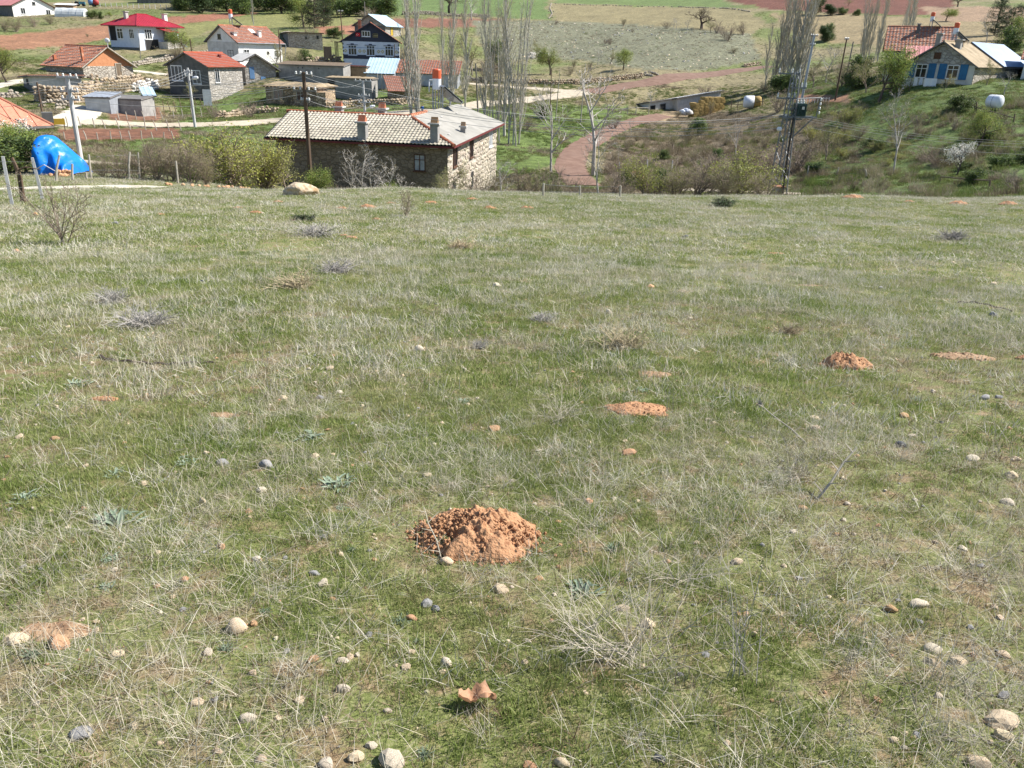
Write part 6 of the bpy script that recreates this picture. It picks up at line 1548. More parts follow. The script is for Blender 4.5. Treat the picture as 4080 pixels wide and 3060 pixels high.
# ================================================================== FOREGROUND: MOLEHILLS, STONES, DRY PLANTS
M_soil = mat('crumbly_ochre_soil', (.34, .165, .08), (.23, .105, .05), 26, coords='World', c3=(.42, .235, .125), bump=1.0, bscale=90, bdist=.012, detail=8)
M_soil_dk = mat('dull_brown_soil', (.27, .16, .09), (.18, .105, .06), 14, coords='World', c3=(.33, .22, .13), bump=.8, bscale=50, bdist=.015, detail=8)
MOUNDS = []
def molehill(px, py, wpx, label, hgt=.2, asp=.75, seed=1, material=None, hole=False, res=26, clods=40, group=None):
    c = gp(px, py); d3 = depth(c); rad = wpx / FPX * d3 / 2; r_ = random.Random(seed)
    o = thing('molehill', label, 'molehill', c, 0, group); MOUNDS.append((c.x, c.y, rad, rad * asp))
    mb = MB(); nr, na = res, res * 3; vs = []
    for i in range(nr + 1):
        for j in range(na):
            f = i / nr; a_ = 2 * math.pi * j / na
            edge = 1 + .28 * mnoise.noise(Vector((math.cos(a_) * 1.6 + seed * 7, math.sin(a_) * 1.6, seed))) + .14 * mnoise.noise(Vector((math.cos(a_) * 5 + seed, math.sin(a_) * 5, seed)))
            x = rad * f * edge * math.cos(a_); y = rad * asp * f * edge * math.sin(a_)
            n1_ = mnoise.noise(Vector((x / rad * 3 + seed, y / rad * 3, 1.7))) * .35 + mnoise.noise(Vector((x / rad * 8 + seed, y / rad * 8, 5.1))) * .22 + mnoise.noise(Vector((x / rad * 19, y / rad * 19, 9 + seed))) * .12
            z_ = hgt * rad * max(0, (1 - f ** 2.2)) * (1 + n1_ * 1.1) + hgt * rad * .12 * n1_
            if hole:
                q = math.hypot((x + rad * .5) / (rad * .2), (y + rad * .12) / (rad * .3)); z_ -= hgt * rad * 1.0 * math.exp(-q * q)
            if f > .93: z_ = -.012
            vs.append((x, y, z1(c.x + x, c.y + y) - c.z + z_ + .002))
    fs = [(i * na + j, i * na + (j + 1) % na, (i + 1) * na + (j + 1) % na, (i + 1) * na + j)[::-1] for i in range(nr) for j in range(na)]
    mb.add(vs, fs); mb.build('mound', material or M_soil, o, True)
    cb = MB()
    for k in range(clods):
        a_ = r_.uniform(0, 6.28); f = r_.random() ** .6 * 1.12; x, y = rad * f * math.cos(a_), rad * asp * f * math.sin(a_)
        s_ = rad * (.012 + .045 * r_.random() ** 4)
        z_ = z1(c.x + x, c.y + y) - c.z + hgt * rad * max(0, 1 - f ** 2.2) * .98
        M_ = Matrix.Translation((x, y, z_ + s_ * .15)) @ Euler((r_.uniform(0, 6), r_.uniform(0, 6), r_.uniform(0, 6))).to_matrix().to_4x4() @ Matrix.Diagonal((s_, s_ * r_.uniform(.6, 1), s_ * r_.uniform(.5, .9), 1))
        cb.add([M_ @ (Vector(v) * r_.uniform(.75, 1.2)) for v in ICO0[0]], ICO0[1])
    if clods: cb.build('clods', material or M_soil, o)['kind'] = 'stuff'
    return o
molehill(1908, 2140, 520, 'large fresh molehill of ochre soil with a dark hole', .36, .82, 3, None, True, 60, 1500)
molehill(3363, 1458, 220, 'rounded fresh molehill of red-brown crumbs in the open grass', .42, .62, 5, None, False, 26, 200)
molehill(2540, 1636, 280, 'flattened ochre molehill beside pale dry tufts', .16, .7, 7, None, False, 24, 170)
molehill(2600, 1494, 150, 'small ochre soil patch behind the flattened molehill', .14, .6, 9, M_soil_dk, False, 16, 60)
molehill(3830, 1426, 280, 'long crescent of old molehill soil', .12, .42, 11, M_soil_dk, False, 22, 120)
molehill(4078, 1432, 70, 'red-brown molehill at the end of the soil crescent', .4, .7, 12, None, False, 16, 40)
molehill(422, 1592, 115, 'small bare molehill patch with broken crust', .14, .5, 13, M_soil, False, 16, 50)
molehill(892, 1655, 130, 'flat brown soil patch near grey stones', .08, .5, 15, M_soil_dk, False, 16, 50)
molehill(200, 2520, 330, 'worn bare soil patch between two broad stones', .04, .5, 16, M_soil_dk, False, 16, 60)
molehill(3090, 1010, 75, 'orange soil patch under a pale stone in the grass', .1, .5, 17, M_soil, False, 12, 24)
molehill(3230, 1138, 110, 'thin dry soil patch in the open grass', .05, .4, 18, M_soil_dk, False, 12, 20)
for k, (px, py, wp) in enumerate(((950,831,48),(1020,849,60),(1110,806,46),(1365,833,52),(1462,826,74),(1560,812,44),(1715,810,60),(1880,796,50),(1952,832,66),(2102,832,66),(1180,880,50),(1500,875,50),(3395,790,90),(3812,813,80),(4012,816,80),(3620,806,50),(640,856,40),(1400,950,60),(1370,940,40))):
    molehill(px, py, wp, 'small old molehill of orange soil along the crest of the meadow', .3, .55, 40 + k, M_soil, False, 10, 14, 'molehills along the meadow crest')

STM = {'c': mat('cream_limestone', (.62, .48, .30), (.47, .34, .2), 9, c3=(.68, .56, .4), bump=.7, bscale=26, bdist=.01, rand=.14),
       'w': mat('white_limestone', (.70, .62, .49), (.56, .47, .35), 9, bump=.7, bscale=26, bdist=.01, rand=.1),
       'g': mat('grey_stone', (.30, .30, .30), (.2, .2, .205), 9, c3=(.36, .35, .34), bump=.7, bscale=26, bdist=.01, rand=.14),
       'o': mat('orange_tan_stone', (.58, .37, .21), (.42, .25, .13), 9, bump=.7, bscale=26, bdist=.01, rand=.14),
       'd': mat('dark_slate_stone', (.11, .12, .13), (.08, .085, .095), 9, bump=.5, bscale=26, bdist=.01)}
SHAPES = [rock_mb(200 + k, ICO1, .3, 1, (1, 1, 1), (.35, .95, .7, .95, .5, .9, .8)[k % 7]) for k in range(10)]
SM = {}
def stone_me(k, c):
    if (k, c) not in SM: SM[(k, c)] = SHAPES[k].mesh('stone', STM[c], k % 2 == 0)
    return SM[(k, c)]
STONES = []
SLAB = {'c': ('cream limestone half sunk in the meadow grass', 'cream stones in the meadow'), 'w': ('small whitish stone lying in the meadow grass', 'whitish stones in the meadow'), 'g': ('grey stone lying in the meadow grass', 'grey stones in the meadow'), 'o': ('orange-tan stone lying in the meadow grass', 'orange-tan stones in the meadow'), 'd': ('dark slate stone lying in the meadow grass', 'dark stones in the meadow')}
rs_ = random.Random(31)
def stone(px, py, wpx, c='c', flat=.55, label=None, lift=0.0, asp=None):
    p = gp(px, py + wpx * .12); d3 = depth(p); w_ = wpx / FPX * d3 / 2 * .9
    a_ = asp or rs_.uniform(.6, .85)
    o = link('stone', stone_me(rs_.randrange(10), c), None, p + Vector((0, 0, w_ * flat * .32 + lift)), (rs_.uniform(-.25, .25), rs_.uniform(-.25, .25), rs_.uniform(-.5, .5)), (w_, w_ * a_, w_ * flat * 1.05))
    STONES.append((p.x, p.y, w_)); l, g = SLAB[c]
    tag(o, label or l, 'stone', None if label else g); return o
NAMED = [(810,2000,52,'c',.95,'round cream stone perched upright in the grass beside a flat chip'),(1060,1856,66,'g',.9,'blocky grey stone with a pale flat top'),(942,2500,108,'c',.75,'large smooth cream stone with a tan streak'),(1290,2326,60,'w',.75,'bright pale stone close beside a bluish grey one'),(72,2538,120,'c',.4,'broad flat tan slab beside the worn soil patch'),(243,2556,120,'o',.5,'broad pinkish broken stone beside the worn soil patch'),(987,2858,100,'w',.5,'long white flat stone beside the dark crumb'),(320,2912,116,'g',.35,'long flat grey slab in the near grass'),(1566,3024,130,'w',.75,'biggest pale stone beside the silvery herb'),(1996,2346,80,'c',.6,'angular cream stone below the large molehill'),(1698,2405,60,'g',.8,'rounded grey stone touching a bluish twin'),(1738,2424,54,'g',.6,'bluish grey stone touching a rounded twin'),(1777,2238,66,'c',.75,'smooth grey-cream cobble at the mouth of the large molehill'),(1838,2184,58,'o',.5,'tan stone bedded in the large molehill'),(1938,2138,46,'o',.45,'flat tan stone on top of the large molehill'),(1795,2037,32,'w',.9,'white chip on the crown of the large molehill'),(2505,1800,78,'o',.5,'pinkish flat stone below the pale dry clump'),(3589,1772,70,'d',.6,'dark slate stone under a bent dry stem'),(3655,2403,94,'w',.45,'long pale flat stone in the grass, beside a darker shard'),(3716,2583,90,'w',.4,'white angular stone beside two tan ones'),(3815,2632,80,'c',.5,'tan ridged stone beside the white angular one'),(3981,2858,150,'c',.45,'wide buff stone under the dry stalks'),(3005,2534,44,'c',1.2,'small upright cream stone among dry stalks'),(1972,1706,64,'o',.45,'flat orange stone in the bright green grass'),(1672,1390,58,'w',.6,'egg-shaped white stone in the middle of the meadow'),(2425,1247,28,'w',1.2,'small white stone standing upright in the meadow'),(2590,1142,38,'o',.6,'brown rounded stone alone in the far grass'),(1982,1137,44,'w',.55,'white stone with a dark end in the far grass'),(142,858,40,'o',.8,'orange rock behind the thorny bush'),(3959,1254,44,'g',.7,'grey-tan stone under the dark stick'),(3247,1665,60,'c',.35,'flat cream stone behind the broken dry stalk'),(3872,1825,70,'w',.45,'long white stone on the sunlit grass, alone')]
for a in NAMED: stone(*a)
CS = [(573,1926,56),(1044,1951,62),(1253,1818,44),(278,2097,34),(1025,2224,52),(221,1746,46),(82,1742,42),(1130,1584,42),(1354,1562,36),(513,1689,18),(997,1650,22),(1076,1616,20),(1304,1711,28),(342,1856,32),(823,1806,28),(827,2596,68),(474,2601,62),(783,2795,64),(1367,2743,82),(1246,2626,60),(1008,2681,46),(1196,2791,58),(1300,3044,84),(865,2990,52),(1041,3022,62),(1367,2631,60),(1637,2460,56),(1621,2657,52),(1643,2598,40),(1781,2642,72),(1764,2679,40),(1417,3011,80),(1483,2967,60),(2111,3047,70),(2238,3039,80),(2018,2557,42),(2100,2554,50),(2480,2416,80),(2585,2482,80),(1544,2835,44),(3545,2425,60),(3705,2637,62),(3997,2606,66),(3738,2775,42),(4003,2929,90),(3903,3039,120),(2922,2747,34),(3496,2791,50),(4027,1893,58),(4052,1825,52),(4013,1998,72),(3247,1708,48),(2823,1673,28),(3633,1736,40),(3198,2020,48),(2936,2235,60),(3727,2160,42),(3837,2185,56),(2856,2023,26),(2774,2163,34),(3159,2119,34),(3336,2130,30),(1704,1892,46),(1796,1927,36),(2144,1797,34),(1944,1939,28),(2236,2012,34),(2131,2009,24),(2346,1996,46),(2540,1998,32),(1900,2205,24),(1815,2091,34),(272,1304,26),(1317,1469,42),(1231,1472,24),(146,1181,22),(3959,1130,34),(2974,1238,18),(2750,1267,26),(3028,1187,18),(3797,1045,22),(3718,1557,32),(367,1416,14),(415,902,18),(2490,1760,30),(2040,2340,30),(560,2050,24),(1490,2130,24),(640,2440,30),(120,2280,24),(330,2470,30),(1110,2860,40),(1700,2760,34),(2330,2760,40),(3300,2380,30),(3430,2560,34),(2660,2240,30),(3960,2420,40),(3560,2950,50),(3200,2980,40),(2900,2960,40),(640,2960,44),(150,2800,40)]
for k, (px, py, wp) in enumerate(CS): stone(px, py, wp, 'cwccwoc'[k % 7], rs_.uniform(.4, .7))
for px, py, wp in ((886,1841,62),(1253,2285,54),(1279,1584,40),(165,2271,40),(459,890,42),(380,1022,22),(3923,1585,54),(3980,1582,36),(3997,2769,62),(3509,1146,34)): stone(px, py, wp, 'g', .55)
for px, py, wp in ((804,1121,22),(2629,3022,70),(2730,943,30),(1915,1388,40)): stone(px, py, wp, 'd', .6)
for px, py, wp in ((66,1000,38),(1325,2384,40),(3600,1656,48),(760,1700,24),(2330,2200,24)): stone(px, py, wp, 'o', .55)

# dry plants -------------------------------------------------------
M_dry = mat('bleached_dry_stem', (.50, .45, .36), (.36, .32, .25), 9, rough=.8, coords='World', rand=.12)
M_drygrey2 = mat('silver_grey_dry_twig', (.36, .34, .31), (.24, .22, .2), 9, rough=.8, coords='World', rand=.12)
M_drytan = mat('tan_dead_grass', (.42, .34, .22), (.30, .24, .15), 9, rough=.8, coords='World', rand=.12)
M_dkstick = mat('dark_dead_twig', (.06, .045, .035), (.1, .08, .065), 9, rough=.8)
M_silver = mat('silvery_green_leaf', (.27, .33, .24), (.19, .25, .17), 9, rough=.7, coords='World', rand=.12, transl=.15)
M_artem = mat('grey_green_wormwood', (.2, .25, .17), (.14, .19, .12), 9, rough=.7, coords='World', rand=.1, transl=.15)
M_leafbrown = mat('curled_brown_leaf', (.46, .26, .15), (.34, .18, .1), 9, rough=.6, bump=.3, transl=.2)
def weed(seed, n, hmin, hmax, spread, r0, branches, material, wob=.1, sub=.45, tips=False):
    r_ = random.Random(seed); mb = MB()
    def stem(p, d, L, rad, lev):
        n_ = 4; pts = [p]; q = p; dd = d
        for i in range(n_):
            dd = (dd + Vector((r_.gauss(0, wob), r_.gauss(0, wob), r_.gauss(0, wob) + .01))).normalized(); q = q + dd * (L / n_)
            if q.z < .004: q.z = .004
            pts.append(q)
        mb.tube(pts, [rad * (1 - .17 * i) for i in range(n_ + 1)], 3, False)
        if lev < 2:
            for k in range(branches if lev == 0 else max(1, branches // 2)):
                i = r_.randrange(1, n_); stem(pts[i], rotd((pts[i + 1] - pts[i]).normalized(), R(r_.uniform(25, 60)), r_), L * sub * r_.uniform(.6, 1.2), rad * .62, lev + 1)
        elif tips and r_.random() < .5:
            c = pts[-1]; s_ = rad * 4; mb.add([c + Vector(v) * s_ for v in ICO0[0]], ICO0[1])
    for k in range(n):
        a_ = r_.uniform(0, 6.28); s_ = abs(r_.gauss(0, spread)); stem(Vector((r_.gauss(0, .03), r_.gauss(0, .03), 0)), Vector((math.cos(a_) * s_, math.sin(a_) * s_, 1)).normalized(), r_.uniform(hmin, hmax), r0 * r_.uniform(.7, 1.2), 0)
    return mb
WM = {'bush': weed(1, 26, .18, .46, 1.4, .0017, 4, M_dry).mesh('stems', M_dry), 'bush2': weed(2, 18, .16, .4, 1.5, .0016, 4, M_dry).mesh('stems', M_dry),
      'tall': weed(3, 9, .25, .55, .28, .0019, 3, M_drygrey2, .05, .3, True).mesh('stems', M_drygrey2), 'tall2': weed(4, 6, .3, .6, .2, .0017, 2, M_dry, .05, .25).mesh('stems', M_dry),
      'sparse': weed(5, 7, .25, .5, .9, .0015, 3, M_dry, .08).mesh('stems', M_dry),
      'cushion': weed(6, 70, .1, .2, .9, .0035, 3, M_drygrey2, .18, .5).mesh('twigs', M_drygrey2), 'cushion2': weed(7, 60, .1, .22, 1.1, .0035, 3, M_drytan, .18, .5).mesh('twigs', M_drytan)}
def place(name, part, me, px, py, spx, ref, label, cat, group=None, extra=None, wide=1.0, rot=None):
    p = gp(px, py); d3 = depth(p); k = spx / FPX * d3 / ref
    o = thing(name, label, cat, p, rs_.uniform(0, 6.28) if rot is None else rot, group); o.scale = (k * wide, k * wide, k)
    link(part, me, o)
    for n2, m2 in (extra or ()): link(n2, m2, o)
    return o
for kd, px, py, sp, lab, wd_ in (('bush',2520,2640,520,'big tangled dry weed sprawling over dark green grass',1.15),('bush2',2330,2560,380,'dry weed fanning out beside the big tangled one',1.2),('tall',2930,2690,560,'upright clump of silver dry stalks right of the tangled weed',1.0),('bush2',2700,2330,330,'loose dry weed behind the tangled weed',1.2),('sparse',2350,2200,330,'long dry stems arching over the large molehill edge',1.3),('sparse',1640,2010,170,'dry sprig at the edge of the large molehill',1.2),('bush2',2230,1680,200,'pale dry clump left of the flattened molehill',1.4),('bush',3180,1900,230,'pale dry clump behind the broken dry stalk',1.3),('sparse',3300,1840,260,'loose dry stems around the dark slate stone',1.3),('tall2',1040,1460,170,'pair of straight pale stalks in the meadow',.8),('tall2',2680,1660,190,'pale upright tuft right of the flattened molehill',1.3),('sparse',1010,1010,100,'thin dry stalks in the middle distance',1.2),('sparse',1960,1080,90,'sparse dry stalks near the white stone',1.4),('sparse',3720,2760,330,'long dry stems over the near right grass',1.4),('bush2',3900,2950,360,'dry tangled stalks over the wide buff stone',1.2),('sparse',1180,2700,260,'thin dry stems crossing the near stones',1.4),('sparse',180,2640,300,'dry stems arching at the near left',1.3),('sparse',640,2900,260,'thin dry stems in the near left grass',1.3),('sparse',1900,2960,240,'straw stems below the curled leaf',1.4),('tall',3360,2700,240,'grey dry sprigs in the near right grass',1.2),('bush2',3860,2300,240,'pale dry stems on the right slope grass',1.5),('sparse',2900,2200,230,'slender bent stalks in the right grass',1.4)):
    place('dry_weed', 'stems', WM[kd], px, py, sp, .45, lab, 'dry weed', None, None, wd_)
for kd, px, py, sp, lab, wd_ in (('cushion',455,1210,70,'grey twiggy cushion shrub with tall pale stems, left of another',1.3),('cushion',590,1300,75,'wide grey twiggy cushion shrub among pale dry stems',2.0),('cushion',1340,1090,50,'low grey cushion shrub right of the pale grass patch',2.2),('cushion2',1170,1150,55,'tan dead grass clump beside the grey cushion shrub',2.6),('cushion',1250,942,50,'greyish cushion shrub in the far left meadow',2.2),('cushion',3790,958,48,'dark grey cushion shrub alone on the right meadow',1.8),('cushion2',2470,1390,80,'tan dry clump near the soil patches',1.8),('cushion',2160,1278,34,'purplish low cushion shrub in the mid meadow',2.2),('cushion2',1840,990,34,'pale dry clump over a soil patch',2.6),('cushion2',3140,1330,36,'small tan clump in the right meadow',2.0),('cushion',1910,1390,36,'rough dark clump beside the egg-shaped stone',1.6)):
    place('cushion_shrub', 'twigs', WM[kd], px, py, sp, .17, lab, 'shrub', None, None, wd_)
gcush = grow(300, .3, .01, 2, [R(40), R(45)], [.5, .5], [10, 6], [.0, .0], .15, .05, M_leaf_juni, 2600, .014, .02, M_bark_dk, .95, .002, stems=16, spread=.9, leaf2=M_leaf_dk)
for px, py, sp, lab in ((2882,824,34,'round dark green cushion bush on the far right meadow'),(1210,882,28,'dark green cushion plant on the far left meadow')):
    place('cushion_shrub', 'stems', gcush[0], px, py, sp, .3, lab, 'shrub', None, (('foliage', gcush[1]),), 1.9)
# silvery rosettes
def rosette(seed, n, L, w_, material, up=.6, name='leaves'):
    r_ = random.Random(seed); mb = MB()
    for k in range(n):
        a_ = r_.uniform(0, 6.28); el = r_.uniform(.15, 1.2) * up + .1; l = L * r_.uniform(.5, 1.1); d = Vector((math.cos(a_) * math.cos(el), math.sin(a_) * math.cos(el), math.sin(el))); s_ = Vector((-math.sin(a_), math.cos(a_), 0)); p = Vector((r_.gauss(0, L * .35), r_.gauss(0, L * .35), 0)); vs = []
        for i in range(5):
            f = i / 4; q = p + d * l * f + Vector((0, 0, -.25 * l * f * f)); ww = w_ * math.sin(math.pi * min(1, .12 + f * .86)) ** .7
            vs += [q - s_ * ww + Vector((0, 0, ww * .35)), q, q + s_ * ww + Vector((0, 0, ww * .35))]
        mb.add(vs, [(i * 3 + j, i * 3 + j + 1, (i + 1) * 3 + j + 1, (i + 1) * 3 + j) for i in range(4) for j in range(2)])
    return mb.mesh(name, material)
RS = [rosette(k, 34, .11, .009, M_silver) for k in range(3)] + [rosette(9, 70, .07, .004, M_artem, 1.0)]
for k, (px, py, sp, t_) in enumerate(((460,2080,200,0),(1345,1935,160,1),(740,1850,100,2),(455,1895,100,1),(110,1985,120,2),(1240,1750,120,0),(2320,2350,150,0),(2440,2190,120,3),(1600,2480,120,3),(1690,3010,120,3),(310,1540,110,1),(900,2590,100,3),(440,2230,80,2),(640,1920,60,1),(1360,2030,60,2),(430,2340,70,1),(130,2620,140,3),(1400,2200,90,3),(3660,1600,60,1),(2560,1560,80,2),(1850,1600,60,1),(1060,2440,80,3),(2440,1420,60,0),(1660,2560,60,3))):
    place('silvery_herb', 'leaves', RS[t_], px, py, sp, .24, ('rosette of soft silvery-green leaves in the meadow', 'feathery grey-green wormwood tuft in the meadow')[t_ == 3], 'herb', ('silvery rosettes in the meadow', 'wormwood tufts in the meadow')[t_ == 3])
# thorny bush and sapling
th = grow(310, 1.15, .014, 2, [R(34), R(60)], [.42, .3], [12, 5], [.05, .0], .1, .12, M_leaf_olive, 900, .012, .02, M_bark_br, .95, .003, stems=5, spread=.3)
place('thorn_bush', 'stems', th[0], 245, 975, 275, 1.15, 'thorny budding bush growing at the left of the meadow', 'shrub', None, (('foliage', th[1]),), 1.0)
place('sapling', 'stems', th[0], 1622, 866, 112, 1.15, 'small budding sapling near the crest of the meadow', 'sapling', None, (('foliage', th[1]),), 1.1)
# sticks
def stick(name, pix, r_, material, label, cat, lift=.012, knots=True):
    P = [gp(px, py) for px, py in pix]; o0 = P[0]; C = catmull(P, 6); mb = MB()
    mb.tube([c - o0 + Vector((0, 0, lift + .006 * math.sin(i * 1.3))) for i, c in enumerate(C)], [r_ * (1 - .4 * i / len(C)) * (1 + .12 * math.sin(i * 2.3)) for i in range(len(C))], 6)
    o = thing(name, label, cat, o0); mb.build('stem', material, o)
    for k in (len(C) // 3, 2 * len(C) // 3):
        t_ = MB(); c = C[k] - o0 + Vector((0, 0, lift)); t_.tube([c, c + Vector((.03, .05, .035)) * (1 if k % 2 else -1) + Vector((0, 0, .03))], [r_ * .5, r_ * .25], 5); t_.build('twig', material, o)
    return o
stick('fallen_branch', [(400,1426),(440,1440),(530,1448),(600,1454),(680,1456),(760,1450),(852,1450)], .011, M_dkstick, 'dark fallen branch lying across the left meadow', 'branch')
stick('fallen_branch', [(3815,1208),(3880,1208),(3950,1222),(4032,1242)], .011, M_dkstick, 'dark curved stick lying in the right meadow', 'branch')
def stalk(pts3, r_, label, head=None):
    """dry stalk from a ground pixel rising to another pixel at about the same distance"""
    (bx, by), (tx, ty), lean = pts3
    b = gp(bx, by); D = math.hypot(b.x, b.y); t_ = at(tx, ty, D + lean)
    if t_.z < z1(t_.x, t_.y) + .02: t_.z = z1(t_.x, t_.y) + .02
    o = thing('dry_stalk', label, 'dry stalk', b); v = t_ - b; mb = MB(); sd_ = v.cross(Vector((0, 0, 1))).normalized()
    mb.tube([Vector((0, 0, -.01)), v * .35 + sd_ * .006, v * .7 - sd_ * .006, v], [r_, r_ * .9, r_ * .75, r_ * .5], 6); mb.build('stem', M_dry, o)
    for k in range(5):
        f = (.15, .3, .55, .72, .9)[k]; t2 = MB(); p = v * f; q = p + sd_ * (.05 if k % 2 else -.05) + Vector((0, 0, .03)); t2.tube([p, q], [r_ * .6, r_ * .3], 4); t2.build('twig', M_dry, o)
    if head:
        h_ = MB(); rr_ = random.Random(4)
        for k in range(60):
            d = Vector((rr_.gauss(0, 1), rr_.gauss(0, 1), rr_.gauss(0, 1))).normalized(); h_.tube([v, v + d * head * rr_.uniform(.6, 1)], [r_ * .4, r_ * .15], 3, False)
        h_.build('seed_head', M_drygrey2, o)
    return o
stalk(((3250,1994),(3415,1782),.25), .0075, 'broken white stalk leaning beside the pale dry clump')
stalk(((3225,1775),(3025,1608),.35), .0055, 'long grey thistle stalk with a spiky head lying in the grass', .035)
stalk(((1760,2230),(1690,2020),.1), .003, 'thin dry stalk on the left flank of the large molehill')
# curled leaf
lp = gp(1900, 2822); d3 = math.hypot(lp.x, lp.y, lp.z - EYE); kk = 140 / FPX * d3
mb = MB(); vs = []
for i in range(15):
    for j in range(9):
        u, v = i / 14 - .5, j / 8 - .5; wd_ = math.cos(u * 2.7) ** .8 * (1 + .2 * math.sin(i * 2.1))
        n_ = mnoise.noise(Vector((u * 5, v * 5, 3.3))) + .5 * mnoise.noise(Vector((u * 13, v * 13, 1.3)))
        vs.append((u * kk, v * wd_ * kk * .55 + n_ * .008, .022 + abs(v) * wd_ * kk * .5 + .015 * math.sin(u * 9) + n_ * .02 + .012 * (i == 14)))
mb.add(vs, [(i * 9 + j, (i + 1) * 9 + j, (i + 1) * 9 + j + 1, i * 9 + j + 1) for i in range(14) for j in range(8)])
o = mb.build('dry_leaf', M_leafbrown, None, True); o.location = lp + Vector((0, 0, .022)); o.rotation_euler = (-.2, .1, .15); o.scale = (1, 1, .7); tag(o, 'curled brown dead leaf resting on the near grass', 'leaf')

# ================================================================== GRASS (uncountable cover, scattered with geometry nodes)
def leaf_mat(name, a, b_, c, sc, dry=False):
    """blade colour varies over the field and from tuft to tuft"""
    m, t, b = new_mat(name); N, L = t.nodes, t.links
    b.inputs['Roughness'].default_value = .65; b.inputs['Specular IOR Level'].default_value = .25
    g = N.new('ShaderNodeNewGeometry'); n = N.new('ShaderNodeTexNoise'); n.inputs['Scale'].default_value = sc; n.inputs['Detail'].default_value = 4
    L.new(g.outputs['Position'], n.inputs['Vector'])
    oi = N.new('ShaderNodeObjectInfo'); ad = N.new('ShaderNodeMath'); ad.operation = 'MULTIPLY_ADD'; ad.inputs[1].default_value = .42; L.new(oi.outputs['Random'], ad.inputs[0])
    sb_ = N.new('ShaderNodeMath'); sb_.operation = 'SUBTRACT'; sb_.inputs[1].default_value = .21; L.new(n.outputs[0], sb_.inputs[0]); L.new(sb_.outputs[0], ad.inputs[2])
    r = N.new('ShaderNodeValToRGB'); e = r.color_ramp.elements; e[0].position = .28; e[0].color = (*a, 1); e[1].position = .72; e[1].color = (*c, 1); k = e.new(.5); k.color = (*b_, 1)
    L.new(ad.outputs[0], r.inputs[0]); L.new(r.outputs[0], b.inputs['Base Color'])
    tr = N.new('ShaderNodeBsdfTranslucent'); L.new(r.outputs[0], tr.inputs[0]); mx = N.new('ShaderNodeMixShader'); mx.inputs[0].default_value = .2 if dry else .35
    L.new(b.outputs[0], mx.inputs[1]); L.new(tr.outputs[0], mx.inputs[2]); L.new(mx.outputs[0], N['Material Output'].inputs[0]); return m
M_gr = leaf_mat('meadow_grass_blade', (.155, .215, .045), (.235, .285, .085), (.33, .33, .15), .8)
M_gdry = leaf_mat('dry_grass_blade', (.42, .37, .27), (.52, .48, .38), (.60, .57, .49), .9, True)
M_hill = leaf_mat('hillside_grass_blade', (.085, .135, .03), (.15, .185, .05), (.22, .2, .1), .12)
M_hbr = leaf_mat('hillside_dry_scrub_blade', (.16, .125, .08), (.25, .205, .135), (.36, .31, .22), .15, True)
def tuft(seed, n, h0, h1, w_, rad, lean, material, bend=.4, name='grass_tuft'):
    r_ = random.Random(seed); mb = MB()
    for k in range(n):
        a_ = r_.uniform(0, 6.28); q = rad * math.sqrt(r_.random()); p = Vector((q * math.cos(a_), q * math.sin(a_), -.005))
        b_ = r_.uniform(0, 6.28); l = abs(r_.gauss(0, lean)); d = Vector((math.cos(b_) * l, math.sin(b_) * l, 1)).normalized(); h = r_.uniform(h0, h1)
        f_ = r_.uniform(0, 6.28); s_ = Vector((math.cos(f_), math.sin(f_), 0)) * w_ * r_.uniform(.6, 1.2) * .5
        m_ = p + d * h * .5; d2 = (d + Vector((math.cos(b_), math.sin(b_), -.5)) * bend * r_.random()).normalized(); tp = m_ + d2 * h * .5
        if tp.z < .003: tp.z = .003
        mb.add([p - s_, p + s_, m_ + s_ * .8, m_ - s_ * .8, tp], [(0, 1, 2, 3), (3, 2, 4)])
    me = mb.mesh(name, material); return me
def protos_col(name, meshes):
    c = bpy.data.collections.new(name)
    for k, me in enumerate(meshes):
        o = bpy.data.objects.new('%s_%02d' % (name, k), me); c.objects.link(o)
    return c
